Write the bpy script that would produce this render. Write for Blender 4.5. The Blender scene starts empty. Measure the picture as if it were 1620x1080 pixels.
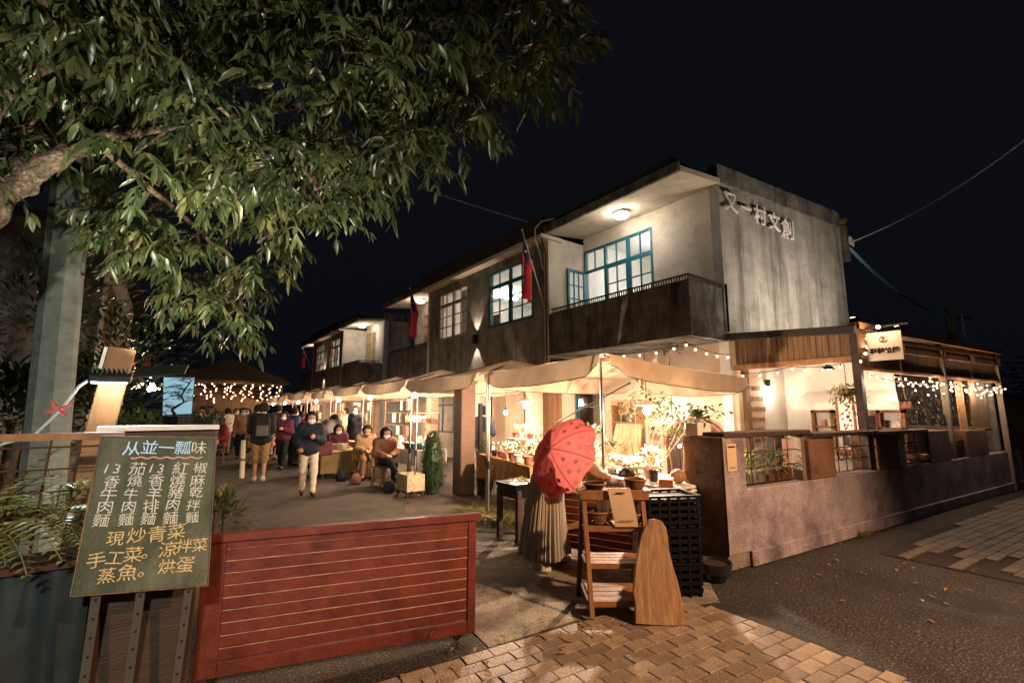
import bpy, math, random
import numpy as np
from mathutils import Matrix, Vector
random.seed(7); RNG = np.random.default_rng(11)
sc = bpy.context.scene
COL = sc.collection
R = math.radians
# ------------------------------------------------------------------ camera
CZ = 1.6; FPX = 740.0; PITCH = math.atan(110/740.0); YAW = R(36.3)
cd = bpy.data.cameras.new('camera'); cam = bpy.data.objects.new('camera', cd); COL.objects.link(cam)
cd.sensor_width = 36; cd.lens = FPX/1620*36; cd.clip_start = .05; cd.clip_end = 2000
cam.location = (0, 0, CZ); cam.rotation_euler = (math.pi/2+PITCH, 0, -YAW)
sc.camera = cam
# ------------------------------------------------------------------ night sky
w = bpy.data.worlds.new('World'); sc.world = w; w.use_nodes = True
nt = w.node_tree; nt.nodes.clear()
wo = nt.nodes.new('ShaderNodeOutputWorld'); bg = nt.nodes.new('ShaderNodeBackground')
sk = nt.nodes.new('ShaderNodeTexSky'); sk.sky_type = 'NISHITA'; sk.sun_disc = False
sk.sun_elevation = R(-5); sk.sun_rotation = R(200)
mx = nt.nodes.new('ShaderNodeMix'); mx.data_type = 'RGBA'; mx.blend_type = 'ADD'; mx.inputs[0].default_value = 1
mx.inputs[7].default_value = (.021, .025, .041, 1)
nt.links.new(sk.outputs[0], mx.inputs[6]); nt.links.new(mx.outputs[2], bg.inputs[0])
bg.inputs[1].default_value = .05
nt.links.new(bg.outputs[0], wo.inputs[0])
sl = bpy.data.lights.new('moon', 'SUN'); sl.energy = .012; sl.angle = R(.5); sl.color = (.7, .8, 1)
so = bpy.data.objects.new('moon', sl); COL.objects.link(so); so.rotation_euler = (R(35), R(-20), R(30))
sc.view_settings.view_transform = 'Standard'; sc.view_settings.look = 'None'
sc.view_settings.exposure = 1.55; sc.view_settings.gamma = 1; sc.view_settings.use_curve_mapping = False
sc.cycles.use_denoising = True; sc.cycles.max_bounces = 6; sc.cycles.diffuse_bounces = 3
sc.cycles.glossy_bounces = 3; sc.cycles.transparent_max_bounces = 12; sc.cycles.sample_clamp_indirect = 4
sc.cycles.caustics_reflective = False; sc.cycles.caustics_refractive = False
# ------------------------------------------------------------------ helpers
def pixray(u, v):
    p, y = PITCH, YAW
    f = Vector((math.sin(y)*math.cos(p), math.cos(y)*math.cos(p), math.sin(p)))
    r = Vector((math.cos(y), -math.sin(y), 0)); up = r.cross(f)
    return (f*FPX + r*(u-810) + up*(540-v)).normalized()
def at(u, v, d):                      # a point d metres away in the direction of photo pixel u, v
    return Vector((0, 0, CZ)) + pixray(u, v)*d
def onz(u, v, z=0.):
    r = pixray(u, v); return Vector((0, 0, CZ)) + r*((z-CZ)/r.z)
def onx(u, v, x):
    r = pixray(u, v); return Vector((0, 0, CZ)) + r*(x/r.x)
def wm(o):
    m = o.matrix_basis.copy()
    return wm(o.parent) @ m if o.parent else m
def tag(o, label=None, cat=None, group=None, kind=None):
    if label: o['label'] = label
    if cat: o['category'] = cat
    if group: o['group'] = group
    if kind: o['kind'] = kind
    return o
def thing(name, label, cat, loc=(0, 0, 0), rz=0, group=None):
    o = bpy.data.objects.new(name, None); COL.objects.link(o); o.empty_display_size = .1
    o.location = loc; o.rotation_euler = (0, 0, rz)
    return tag(o, label, cat, group)
def dup(o, parent=None, loc=None, rz=None, label=None, scale=None):
    c = o.copy(); COL.objects.link(c); c.parent = parent
    if loc is not None: c.location = loc
    if rz is not None: c.rotation_euler = (0, 0, rz)
    if scale is not None: c.scale = (scale,)*3 if not hasattr(scale, '__len__') else scale
    if label: c['label'] = label
    for ch in list(o.children):
        dup(ch, c)
    return c
class MB:
    def __init__(s): s.v = []; s.f = []
    def add(s, vs, fs):
        b = len(s.v); s.v += [tuple(p) for p in vs]; s.f += [tuple(i+b for i in q) for q in fs]; return s
    def box(s, lo, hi):
        (a, b, c), (d, e, f) = lo, hi
        return s.add([(a,b,c),(d,b,c),(d,e,c),(a,e,c),(a,b,f),(d,b,f),(d,e,f),(a,e,f)],
            [(3,2,1,0),(4,5,6,7),(0,1,5,4),(1,2,6,5),(2,3,7,6),(3,0,4,7)])
    def cbox(s, c, size, rz=0, rot=None):
        m = rot if rot is not None else Matrix.Rotation(rz, 3, 'Z')
        h = [x/2 for x in size]; vs = []
        for z in (-1, 1):
            for x, y in ((-1,-1),(1,-1),(1,1),(-1,1)):
                vs.append(Vector(c)+m @ Vector((x*h[0], y*h[1], z*h[2])))
        return s.add(vs, [(3,2,1,0),(4,5,6,7),(0,1,5,4),(1,2,6,5),(2,3,7,6),(3,0,4,7)])
    def beam(s, p, q, w, h, up=(0, 0, 1)):  # box from p to q, w across, h along up
        p, q = Vector(p), Vector(q); d = q-p; L = d.length; d.normalize()
        upv = Vector(up)
        if abs(d.dot(upv)) > .98: upv = Vector((1, 0, 0))
        x = d.cross(upv).normalized(); z = x.cross(d)
        m = Matrix((x, d, z)).transposed()
        return s.cbox((p+q)/2, (w, L, h), rot=m)
    def tube(s, pts, r, n=8, cap=True):
        pts = [Vector(p) for p in pts]; rs = r if hasattr(r, '__len__') else [r]*len(pts)
        vs = []; fs = []; ref = Vector((.13, .21, .97))
        for i, p in enumerate(pts):
            d = (pts[min(i+1, len(pts)-1)]-pts[max(i-1, 0)]).normalized()
            if abs(d.dot(ref)) > .95: ref = Vector((.97, .2, .1))
            x = d.cross(ref).normalized(); y = d.cross(x)
            for k in range(n):
                a = 2*math.pi*k/n; vs.append(p+(x*math.cos(a)+y*math.sin(a))*rs[i])
        for i in range(len(pts)-1):
            for k in range(n):
                fs.append((i*n+k, i*n+(k+1)%n, (i+1)*n+(k+1)%n, (i+1)*n+k))
        if cap:
            fs.append(tuple(range(n))[::-1]); fs.append(tuple((len(pts)-1)*n+k for k in range(n)))
        return s.add(vs, fs)
    def lathe(s, prof, c=(0, 0, 0), n=16, ripple=0, rn=8, sx=1, sy=1):
        vs = []; fs = []
        for r, z in prof:
            for k in range(n):
                a = 2*math.pi*k/n; rr = r*(1+ripple*math.cos(rn*a))
                vs.append((c[0]+rr*math.cos(a)*sx, c[1]+rr*math.sin(a)*sy, c[2]+z))
        for i in range(len(prof)-1):
            for k in range(n):
                fs.append((i*n+k, i*n+(k+1)%n, (i+1)*n+(k+1)%n, (i+1)*n+k))
        if prof[0][0] > 1e-4: fs.append(tuple(range(n))[::-1])
        if prof[-1][0] > 1e-4: fs.append(tuple((len(prof)-1)*n+k for k in range(n)))
        return s.add(vs, fs)
    def ball(s, c, r, n=10, m=6, sz=1):
        return s.lathe([(max(r*math.sin(math.pi*i/m), 1e-5), -r*sz*math.cos(math.pi*i/m)) for i in range(m+1)], c, n)
    def prism(s, poly, z0, z1):         # xy polygon extruded
        n = len(poly); vs = [(x, y, z0) for x, y in poly]+[(x, y, z1) for x, y in poly]
        fs = [tuple(range(n))[::-1], tuple(range(n, 2*n))]+[(i, (i+1)%n, (i+1)%n+n, i+n) for i in range(n)]
        return s.add(vs, fs)
    def slab(s, pts, t):                # planar 3d polygon thickened along its normal
        pts = [Vector(p) for p in pts]; n = (pts[1]-pts[0]).cross(pts[2]-pts[0]).normalized()*t
        k = len(pts); vs = pts+[p+n for p in pts]
        return s.add(vs, [tuple(range(k))[::-1], tuple(range(k, 2*k))]+[(i, (i+1)%k, (i+1)%k+k, i+k) for i in range(k)])
    def grid(s, fn, nu, nv):
        vs = [fn(i/nu, j/nv) for j in range(nv+1) for i in range(nu+1)]
        return s.add(vs, [(j*(nu+1)+i, j*(nu+1)+i+1, (j+1)*(nu+1)+i+1, (j+1)*(nu+1)+i) for j in range(nv) for i in range(nu)])
    def leaf(s, p, d, up, L, W, droop=.25):
        p, d, up = Vector(p), Vector(d).normalized(), Vector(up)
        x = d.cross(up)
        if x.length < .05: x = d.cross(Vector((1, .1, 0)))
        x.normalize(); n = x.cross(d)
        def q(t, sd, f): return p+d*(L*t)+x*(W*sd)+n*(f*W-droop*L*t*t)
        return s.add([q(0,0,0), q(.35,-.5,.15), q(.35,0,0), q(.35,.5,.15), q(.7,-.38,.12), q(.7,0,0), q(.7,.38,.12), q(1,0,0)],
            [(0,2,1),(0,3,2),(1,2,5,4),(2,3,6,5),(4,5,7),(5,6,7)])
    def build(s, name, mat, parent=None, smooth=False, bevel=0, local=False, kind=None):
        me = bpy.data.meshes.new(name)
        vs = s.v; loc = (0, 0, 0)
        if parent is not None and not local:
            m = wm(parent).inverted(); vs = [m @ Vector(p) for p in vs]
        elif parent is None and not local and vs:
            a = np.array([tuple(p) for p in vs]); lo, hi = a.min(0), a.max(0)
            loc = ((lo[0]+hi[0])/2, (lo[1]+hi[1])/2, lo[2]); vs = (a-np.array(loc)).tolist()
        me.from_pydata([tuple(p) for p in vs], [], s.f); me.update()
        if smooth: me.polygons.foreach_set('use_smooth', [True]*len(me.polygons))
        me.materials.append(mat)
        o = bpy.data.objects.new(name, me); COL.objects.link(o); o.parent = parent; o.location = loc
        if bevel:
            b = o.modifiers.new('bevel', 'BEVEL'); b.width = bevel; b.segments = 1; b.limit_method = 'ANGLE'
        if kind: o['kind'] = kind
        return o
def npmesh(name, v, f, mat, parent=None, smooth=True, loc=(0, 0, 0)):
    """fast mesh from numpy arrays; f is (n,k)"""
    me = bpy.data.meshes.new(name); v = np.asarray(v, dtype=np.float32); f = np.asarray(f, dtype=np.int32)
    me.vertices.add(len(v)); me.vertices.foreach_set('co', v.ravel())
    k = f.shape[1]; me.loops.add(f.size); me.loops.foreach_set('vertex_index', f.ravel())
    me.polygons.add(len(f)); me.polygons.foreach_set('loop_start', np.arange(0, f.size, k, dtype=np.int32))
    me.polygons.foreach_set('loop_total', np.full(len(f), k, dtype=np.int32))
    me.update(calc_edges=True); me.validate()
    if smooth: me.polygons.foreach_set('use_smooth', np.ones(len(me.polygons), dtype=bool))
    me.materials.append(mat)
    o = bpy.data.objects.new(name, me); COL.objects.link(o); o.parent = parent; o.location = loc
    return o
# ------------------------------------------------------------------ materials
M = {}
def hexc(h):
    c = [int(h[i:i+2], 16)/255 for i in (0, 2, 4)]
    return [x/12.92 if x <= .04045 else ((x+.055)/1.055)**2.4 for x in c]
def pm(name, c1, c2=None, scale=6, rough=.75, bump=0, bscale=40, metal=0, stretch=(1, 1, 1), stain=None, sscale=2, samt=.6,
       sstretch=(1, 1, 1), spec=.4, emit=0, ecol=None, sheen=0, trans=0, c3=None, alpha=1, vor=0, grit=0, gscale=90):
    m = bpy.data.materials.new(name); m.use_nodes = True; t = m.node_tree; N = t.nodes; L = t.links
    b = N['Principled BSDF']; c1 = tuple(c1)+(1,); c2 = tuple(c2)+(1,) if c2 else None
    tc = N.new('ShaderNodeTexCoord'); mp = N.new('ShaderNodeMapping'); mp.inputs['Scale'].default_value = stretch
    L.new(tc.outputs['Object'], mp.inputs[0])
    out = None
    if c2:
        n = N.new('ShaderNodeTexNoise'); n.inputs['Scale'].default_value = scale; n.inputs['Detail'].default_value = 8; n.inputs['Roughness'].default_value = .65
        L.new(mp.outputs[0], n.inputs['Vector'])
        r = N.new('ShaderNodeValToRGB'); r.color_ramp.elements[0].position = .32; r.color_ramp.elements[1].position = .68
        r.color_ramp.elements[0].color = c1; r.color_ramp.elements[1].color = c2
        if c3:
            e = r.color_ramp.elements.new(.52); e.color = tuple(c3)+(1,)
        L.new(n.outputs[0], r.inputs[0]); out = r.outputs[0]
    if stain:
        mp2 = N.new('ShaderNodeMapping'); mp2.inputs['Scale'].default_value = sstretch; L.new(tc.outputs['Object'], mp2.inputs[0])
        n2 = N.new('ShaderNodeTexNoise'); n2.inputs['Scale'].default_value = sscale; n2.inputs['Detail'].default_value = 6; n2.inputs['Roughness'].default_value = .7
        L.new(mp2.outputs[0], n2.inputs['Vector'])
        r2 = N.new('ShaderNodeValToRGB'); r2.color_ramp.elements[0].position = .45; r2.color_ramp.elements[1].position = .68
        r2.color_ramp.elements[0].color = (0,0,0,1); r2.color_ramp.elements[1].color = (samt,)*3+(1,)
        L.new(n2.outputs[0], r2.inputs[0])
        x = N.new('ShaderNodeMix'); x.data_type = 'RGBA'; L.new(r2.outputs[0], x.inputs[0])
        if out is not None: L.new(out, x.inputs[6])
        else: x.inputs[6].default_value = c1
        x.inputs[7].default_value = tuple(stain)+(1,); out = x.outputs[2]
    if grit:
        g1 = N.new('ShaderNodeTexNoise'); g1.inputs['Scale'].default_value = gscale; g1.inputs['Detail'].default_value = 3; L.new(tc.outputs['Object'], g1.inputs['Vector'])
        g2 = N.new('ShaderNodeMapRange'); g2.inputs[1].default_value = .3; g2.inputs[2].default_value = .7; g2.inputs[3].default_value = 1-grit; g2.inputs[4].default_value = 1+grit; L.new(g1.outputs[0], g2.inputs[0])
        gm = N.new('ShaderNodeMix'); gm.data_type = 'RGBA'; gm.blend_type = 'MULTIPLY'; gm.inputs[0].default_value = 1
        if out is not None: L.new(out, gm.inputs[6])
        else: gm.inputs[6].default_value = c1
        L.new(g2.outputs[0], gm.inputs[7]); out = gm.outputs[2]
    if out is not None: L.new(out, b.inputs['Base Color'])
    else: b.inputs['Base Color'].default_value = c1
    b.inputs['Roughness'].default_value = rough; b.inputs['Metallic'].default_value = metal
    b.inputs['Specular IOR Level'].default_value = spec
    if trans: b.inputs['Transmission Weight'].default_value = trans
    if sheen: b.inputs['Sheen Weight'].default_value = sheen
    if emit:
        b.inputs['Emission Color'].default_value = tuple(ecol or c1[:3])+(1,); b.inputs['Emission Strength'].default_value = emit
    if bump:
        if vor:
            nb = N.new('ShaderNodeTexVoronoi'); nb.inputs['Scale'].default_value = bscale
        else:
            nb = N.new('ShaderNodeTexNoise'); nb.inputs['Scale'].default_value = bscale; nb.inputs['Detail'].default_value = 5
        L.new(mp.outputs[0], nb.inputs['Vector'])
        bp = N.new('ShaderNodeBump'); bp.inputs['Strength'].default_value = min(1, bump); bp.inputs['Distance'].default_value = .02*max(1, bump)
        L.new(nb.outputs[0], bp.inputs['Height']); L.new(bp.outputs[0], b.inputs['Normal'])
    M[name] = m
    return m
def emis(name, col, s, sample=False):
    m = bpy.data.materials.new(name); m.use_nodes = True; t = m.node_tree; t.nodes.clear()
    e = t.nodes.new('ShaderNodeEmission'); o = t.nodes.new('ShaderNodeOutputMaterial'); e.inputs[0].default_value = tuple(col)+(1,); e.inputs[1].default_value = s
    t.links.new(e.outputs[0], o.inputs[0])
    if not sample: m.cycles.emission_sampling = 'NONE'
    M[name] = m; return m
def cloth(name, col, col2=None, rough=.9, tl=.35, scale=3):
    """fabric that lets some light through"""
    m = bpy.data.materials.new(name); m.use_nodes = True; t = m.node_tree; N = t.nodes; L = t.links; N.clear()
    o = N.new('ShaderNodeOutputMaterial'); d = N.new('ShaderNodeBsdfDiffuse'); tr = N.new('ShaderNodeBsdfTranslucent'); mi = N.new('ShaderNodeMixShader')
    mi.inputs[0].default_value = tl
    tc = N.new('ShaderNodeTexCoord'); n = N.new('ShaderNodeTexNoise'); n.inputs['Scale'].default_value = scale; n.inputs['Detail'].default_value = 7
    L.new(tc.outputs['Object'], n.inputs['Vector'])
    r = N.new('ShaderNodeValToRGB'); r.color_ramp.elements[0].position = .3; r.color_ramp.elements[1].position = .7
    r.color_ramp.elements[0].color = tuple(col)+(1,); r.color_ramp.elements[1].color = tuple(col2 or col)+(1,)
    L.new(n.outputs[0], r.inputs[0]); L.new(r.outputs[0], d.inputs[0]); L.new(r.outputs[0], tr.inputs[0])
    L.new(d.outputs[0], mi.inputs[1]); L.new(tr.outputs[0], mi.inputs[2]); L.new(mi.outputs[0], o.inputs[0])
    M[name] = m; return m
def glassmat(name, tint=(1, 1, 1), gl=.12):
    m = bpy.data.materials.new(name); m.use_nodes = True; t = m.node_tree; N = t.nodes; L = t.links; N.clear()
    o = N.new('ShaderNodeOutputMaterial'); a = N.new('ShaderNodeBsdfTransparent'); g = N.new('ShaderNodeBsdfGlossy'); mi = N.new('ShaderNodeMixShader')
    a.inputs[0].default_value = tuple(tint)+(1,); g.inputs['Roughness'].default_value = .05; mi.inputs[0].default_value = gl
    L.new(a.outputs[0], mi.inputs[1]); L.new(g.outputs[0], mi.inputs[2]); L.new(mi.outputs[0], o.inputs[0]); M[name] = m; return m
def leafmat(name, c1, c2, c3, tl=.25, rough=.33):
    m = bpy.data.materials.new(name); m.use_nodes = True; t = m.node_tree; N = t.nodes; L = t.links; b = N['Principled BSDF']
    tc = N.new('ShaderNodeTexCoord'); n = N.new('ShaderNodeTexNoise'); n.inputs['Scale'].default_value = 5; n.inputs['Detail'].default_value = 5
    L.new(tc.outputs['Object'], n.inputs['Vector'])
    r = N.new('ShaderNodeValToRGB'); e = r.color_ramp.elements; e[0].position = .33; e[1].position = .66; e[0].color = tuple(c1)+(1,); e[1].color = tuple(c3)+(1,)
    k = e.new(.5); k.color = tuple(c2)+(1,)
    L.new(n.outputs[0], r.inputs[0]); L.new(r.outputs[0], b.inputs['Base Color']); b.inputs['Roughness'].default_value = rough; b.inputs['Specular IOR Level'].default_value = .5
    tr = N.new('ShaderNodeBsdfTranslucent'); mi = N.new('ShaderNodeMixShader'); mi.inputs[0].default_value = tl; L.new(r.outputs[0], tr.inputs[0])
    L.new(b.outputs[0], mi.inputs[1]); L.new(tr.outputs[0], mi.inputs[2]); L.new(mi.outputs[0], N['Material Output'].inputs[0]); M[name] = m; return m
def point(name, loc, watts, col=(1, .7, .45), r=.04, parent=None):
    l = bpy.data.lights.new(name, 'POINT'); l.energy = watts; l.color = col; l.shadow_soft_size = r
    o = bpy.data.objects.new(name, l); COL.objects.link(o)
    o.parent = parent; o.location = (wm(parent).inverted() @ Vector(loc)) if parent else loc
    return o
def spot(name, loc, target, watts, col, ang=90, blend=.6, r=.05, parent=None):
    l = bpy.data.lights.new(name, 'SPOT'); l.energy = watts; l.color = col; l.shadow_soft_size = r; l.spot_size = R(ang); l.spot_blend = blend
    o = bpy.data.objects.new(name, l); COL.objects.link(o)
    q = (Vector(target)-Vector(loc)).to_track_quat('-Z', 'Y')
    m = Matrix.Translation(loc) @ q.to_matrix().to_4x4()
    if parent: m = wm(parent).inverted() @ m
    o.parent = parent; o.matrix_basis = m
    return o
def text(s, name, mat, M4, size, parent=None, ext=.002, align='CENTER', bold=0):
    c = bpy.data.curves.new(name, 'FONT'); c.body = s; c.size = size; c.align_x = align; c.extrude = ext; c.offset = bold; c.resolution_u = 2
    t = bpy.data.objects.new('tmp', c); me = bpy.data.meshes.new_from_object(t); bpy.data.objects.remove(t)
    me.materials.clear(); me.materials.append(mat)
    o = bpy.data.objects.new(name, me); COL.objects.link(o); o.parent = parent
    o.matrix_basis = (wm(parent).inverted() @ M4) if parent else M4
    return o
def frame4(o, x, z):                    # 4x4 with local x along x, local y along z (text plane)
    x = Vector(x).normalized(); y = Vector(z).normalized(); n = x.cross(y)
    m = Matrix((x, y, n)).transposed().to_4x4(); m.translation = Vector(o); return m
WARM = (1, .62, .36); PEACH = (1, .73, .52); COOL = (.72, .9, 1)
pm('concrete_dark', hexc('4a4743'), hexc('827d76'), 3, .9, .6, 30, stain=hexc('211f1e'), sscale=3, sstretch=(1, 1, .2), samt=.95, grit=.35)
pm('concrete_gable', hexc('85807a'), hexc('aaa59d'), 2.6, .9, .5, 25, stain=hexc('44423f'), sscale=2.6, sstretch=(1.5, 1.5, .13), samt=.8, grit=.3)
pm('concrete_mid', hexc('6a655e'), hexc('958e84'), 3, .9, .5, 30, stain=hexc('393632'), sscale=2.6, sstretch=(1, 1, .25), samt=.8, grit=.3)
pm('plaster_cream', hexc('b9ad9c'), hexc('cfc4b4'), 2.2, .9, .2, 30, stain=hexc('8d7f6e'), sscale=1.8, samt=.6, grit=.12)
pm('plaster_white', hexc('cfc8bd'), hexc('dfd8cd'), 2, .9, .15, 30, stain=hexc('a59c90'), sscale=1.4, samt=.4)
pm('plaster_peach', hexc('c3a88e'), hexc('d2bba4'), 2, .9, .15, 30, stain=hexc('9c8570'), sscale=1.6, samt=.4)
pm('room_white', hexc('dcdad4'), hexc('e6e4de'), 3, .8)
pm('teal_paint', hexc('165868'), hexc('1b6474'), 8, .5, .1, 60)
pm('ochre_paint', hexc('8d7048'), hexc('a58558'), 8, .55, .1, 60)
pm('roof_dark', hexc('2b2724'), hexc('3c3733'), 5, .9, .3, 30)
pm('steel', hexc('9a9690'), None, rough=.35, metal=.9)
pm('black_metal', hexc('151516'), hexc('202021'), 10, .5, metal=.3)
pm('rust_metal', hexc('3a2418'), hexc('5a3826'), 14, .8, .2, 60, metal=.2)
pm('wire_black', hexc('101012'), rough=.6)
pm('wire_white', hexc('b0b4b6'), rough=.6)
pm('wood_warm', hexc('7a5230'), hexc('9a6c42'), 5, .6, .25, 40, stretch=(1, 1, .12), stain=hexc('4b3019'), sscale=3, sstretch=(2, 2, .3), samt=.5)
pm('wood_slab', hexc('7f5d42'), hexc('ad8760'), 9, .65, .3, 30, stretch=(3, 3, .22), stain=hexc('5c3a20'), sscale=5, sstretch=(4, 4, .3), samt=.6)
pm('wood_plank', hexc('6d5138'), hexc('8b6a4a'), 6, .75, .3, 50, stretch=(3, 3, .2), stain=hexc('3d2c1d'), sscale=4, sstretch=(3, 3, .3), samt=.7)
pm('wood_dark', hexc('2f211a'), hexc('4a362a'), 6, .7, .3, 50, stretch=(.3, 2, 2))
pm('wood_grey', hexc('5b4f43'), hexc('766857'), 6, .8, .3, 50, stretch=(1, 1, .2))
pm('red_paint', hexc('662c22'), hexc('7c3a2b'), 5, .5, .2, 30, stain=hexc('3d1a17'), sscale=3, samt=.8, grit=.22, gscale=140)
pm('worn_line', hexc('a07a5c'), hexc('c49a76'), 30, .8)
pm('worn_wood', hexc('bd8a58'), hexc('d8a673'), 20, .7)
pm('terracotta', hexc('7f5240'), hexc('966752'), 8, .85, .2, 50)
pm('ceramic_white', hexc('cfc4b8'), hexc('ddd5ca'), 6, .35)
pm('ceramic_pink', hexc('c08a74'), hexc('cf9c86'), 6, .5)
pm('ceramic_dark', hexc('1c1b1d'), hexc('2c2a2c'), 6, .25)
pm('paper_tan', hexc('b89c80'), hexc('c6ab90'), 5, .8)
pm('ink', hexc('17120f'), rough=.9)
pm('ink_soft', hexc('5f5248'), rough=.9)
pm('soil', hexc('2b2019'), hexc('3d2f25'), 30, .95, .5, 60)
leafmat('leaf_tree', (.026, .044, .019), (.060, .078, .028), (.128, .122, .046))
leafmat('leaf_green', (.05, .09, .025), (.08, .13, .035), (.13, .16, .05))
leafmat('leaf_dark', (.025, .05, .022), (.04, .07, .03), (.06, .085, .035))
leafmat('leaf_olive', (.13, .15, .035), (.20, .19, .05), (.27, .24, .085))
leafmat('petal_white', (.6, .55, .48), (.7, .64, .55), (.5, .46, .38), .3, .7)
leafmat('petal_pink', (.55, .22, .22), (.65, .32, .30), (.72, .45, .40), .3, .7)
glassmat('pane_glass'); glassmat('plastic_sheet', (.75, .75, .75), .3)
emis('bulb_hot', (.8, .95, 1), 30); emis('bulb_warm', (1, .60, .32), 3.6); emis('bulb_dim', (1, .6, .33), 2.2); emis('tube_white', (.85, .95, 1), 14)
# ------------------------------------------------------------------ ground
pm('asphalt_lane', hexc('3b352e'), hexc('7d7060'), 40, .9, 1, 70, c3=hexc('554b40'), stain=hexc('2d2823'), sscale=1.3, samt=.85, grit=.65, gscale=75)
pm('asphalt_road', hexc('201d1c'), hexc('7a6c5d'), 48, .8, 1.5, 60, c3=hexc('342e2a'), stain=hexc('171515'), sscale=1.1, samt=.8, grit=.8, gscale=70)
pm('concrete_apron', hexc('736a5d'), hexc('978b79'), 5, .9, .6, 40, stain=hexc('3d3731'), sscale=2, samt=.9, grit=.4, gscale=60)
pm('dirt', hexc('2a231d'), hexc('40362c'), 8, .95, .6, 40)
pm('paver_bed', hexc('241e19'), hexc('332b24'), 30, .95, .3, 60)
for i, (a, b) in enumerate((('84725f', '9d8a74'), ('776659', '907e6b'), ('8c7a67', 'a4917a'), ('6d5e50', '87755f'))):
    pm('paver_%d' % i, hexc(a), hexc(b), 14, .42, .5, 60, stain=hexc('4a3e34'), sscale=7, samt=.75, grit=.3, gscale=110)
MB().add([(-400, -400, -.03), (400, -400, -.03), (400, 400, -.03), (-400, 400, -.03)], [(0, 1, 2, 3)]).build('ground', M['dirt'], kind='structure')
MB().add([(-2.2, 3.1, -.012), (4.9, 2.4, -.012), (9, 3.2, -.012), (9, 60, -.012), (-3.5, 60, -.012), (-2.6, 8, -.012)], [(0, 1, 2, 3, 4, 5)]).build('market_lane', M['asphalt_lane'], kind='structure')
MB().add([(-30, -40, -.008), (60, -40, -.008), (60, -1.6, -.008), (15, 1.9, -.008), (4.8, 2.85, -.008), (3.5, 3.0, -.008), (-30, 5.2, -.008)], [(0, 1, 2, 3, 4, 5, 6)]).build('road', M['asphalt_road'], kind='structure')
MB().add([(1.9, 2.6, -.003), (3.9, 2.35, -.003), (4.6, 2.95, -.003), (4.2, 4.1, -.003), (3.4, 4.75, -.003), (2.3, 4.6, -.003), (2.0, 3.4, -.003)], [(0, 1, 2, 3, 4, 5, 6)]).build('concrete_path', M['concrete_apron'], kind='structure')
# brick-shaped pavers laid in running rows
DX = Vector((.9963, -.086, 0)); DY = Vector((.086, .9963, 0))
side = MB().add([(-3.0, -1.5, .007), (3.74, -1.2, .007), (3.76, 1.2, .007), (3.9, 2.38, .007), (2.66, 2.84, .007), (.2, 2.99, .007), (-3, 3.2, .007)], [(0, 1, 2, 3, 4, 5, 6)]).build('sidewalk', M['paver_bed'], kind='structure')
pv = []
for r_ in range(-6, 18):
    for c_ in range(-22, 26):
        o_ = DX*(c_*.205+(r_ % 2)*.1025+random.uniform(-.004, .004)) + DY*(1.12+r_*.108+random.uniform(-.003, .003))
        x, y = o_.x, o_.y
        if x > 3.75+.02*y or x < -2.8 or y < -1.2: continue
        cut_ = min(1., max(.25, (3.72+.02*y-(x-.1))/.2))
        if x > 2.5 and y > 2.84-(x-2.66)*.37: continue
        # in view?
        p = o_-Vector((0, 0, CZ)); fw = p.dot(Vector((math.sin(YAW)*math.cos(PITCH), math.cos(YAW)*math.cos(PITCH), math.sin(PITCH))))
        vis = False
        if fw > .2:
            u = 810+FPX*(o_.x*math.cos(YAW)-o_.y*math.sin(YAW))/fw
            up_ = -math.sin(PITCH)*(o_.x*math.sin(YAW)+o_.y*math.cos(YAW))+math.cos(PITCH)*(-CZ)
            v = 540-FPX*up_/fw; vis = -40 < u < 1680 and v < 1130
        pv.append((not vis, p.length, o_+DX*(-.1025*(1-cut_)), cut_))
pv.sort(key=lambda t: t[:2])
def paver_mesh(i):
    mb = MB(); h = .016; L2, W2 = .0990, .0508; b = .0035
    j = lambda: random.uniform(-.003, .003)
    top = [(-L2+b+j(), -W2+b+j(), h), (L2-b+j(), -W2+b+j(), h), (L2-b+j(), W2-b+j(), h), (-L2+b+j(), W2-b+j(), h)]
    low = [(-L2, -W2, h-.003), (L2, -W2, h-.003), (L2, W2, h-.003), (-L2, W2, h-.003)]
    bot = [(x, y, -.004) for x, y, z in low]
    mb.add(top+low+bot, [(0, 1, 2, 3)]+[(4+k, 4+(k+1) % 4, (k+1) % 4, k) for k in range(4)]+[(8+k, 8+(k+1) % 4, 4+(k+1) % 4, 4+k) for k in range(4)])
    o = mb.build('paver', M['paver_%d' % (i % 4)], side, local=True)
    return o
pmesh = [paver_mesh(i) for i in range(8)]
rest = MB(); used = 0
for k, (nv, d_, o_, cut_) in enumerate(pv):
    rz = math.atan2(DX.y, DX.x)+random.uniform(-.012, .012)
    tilt = (random.uniform(-.007, .007), random.uniform(-.005, .005), rz); z = random.uniform(-.0015, .0015)
    loc = Vector((o_.x, o_.y, z))-side.location
    if k < 8: b = pmesh[k]
    elif k < 300:
        b = pmesh[random.randrange(8)].copy(); COL.objects.link(b); b.parent = side
    else:
        m = Matrix.Translation((o_.x, o_.y, z)) @ Matrix.Rotation(rz, 4, 'Z')
        me = pmesh[0].data; rest.add([m @ v.co for v in me.vertices], [tuple(p.vertices) for p in me.polygons]); continue
    b.location = loc; b.rotation_euler = tilt; b.scale = (cut_, 1, 1)
if rest.v: rest.build('paver_field', M['paver_1'], side, kind='stuff')
far = MB()
far_bed = MB().add([(6.6, .2, -.001), (14.5, -.6, -.001), (14.6, 1.72, -.001), (6.7, 2.05, -.001)], [(0, 1, 2, 3)]).build('far_sidewalk', M['paver_bed'], kind='structure')
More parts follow.
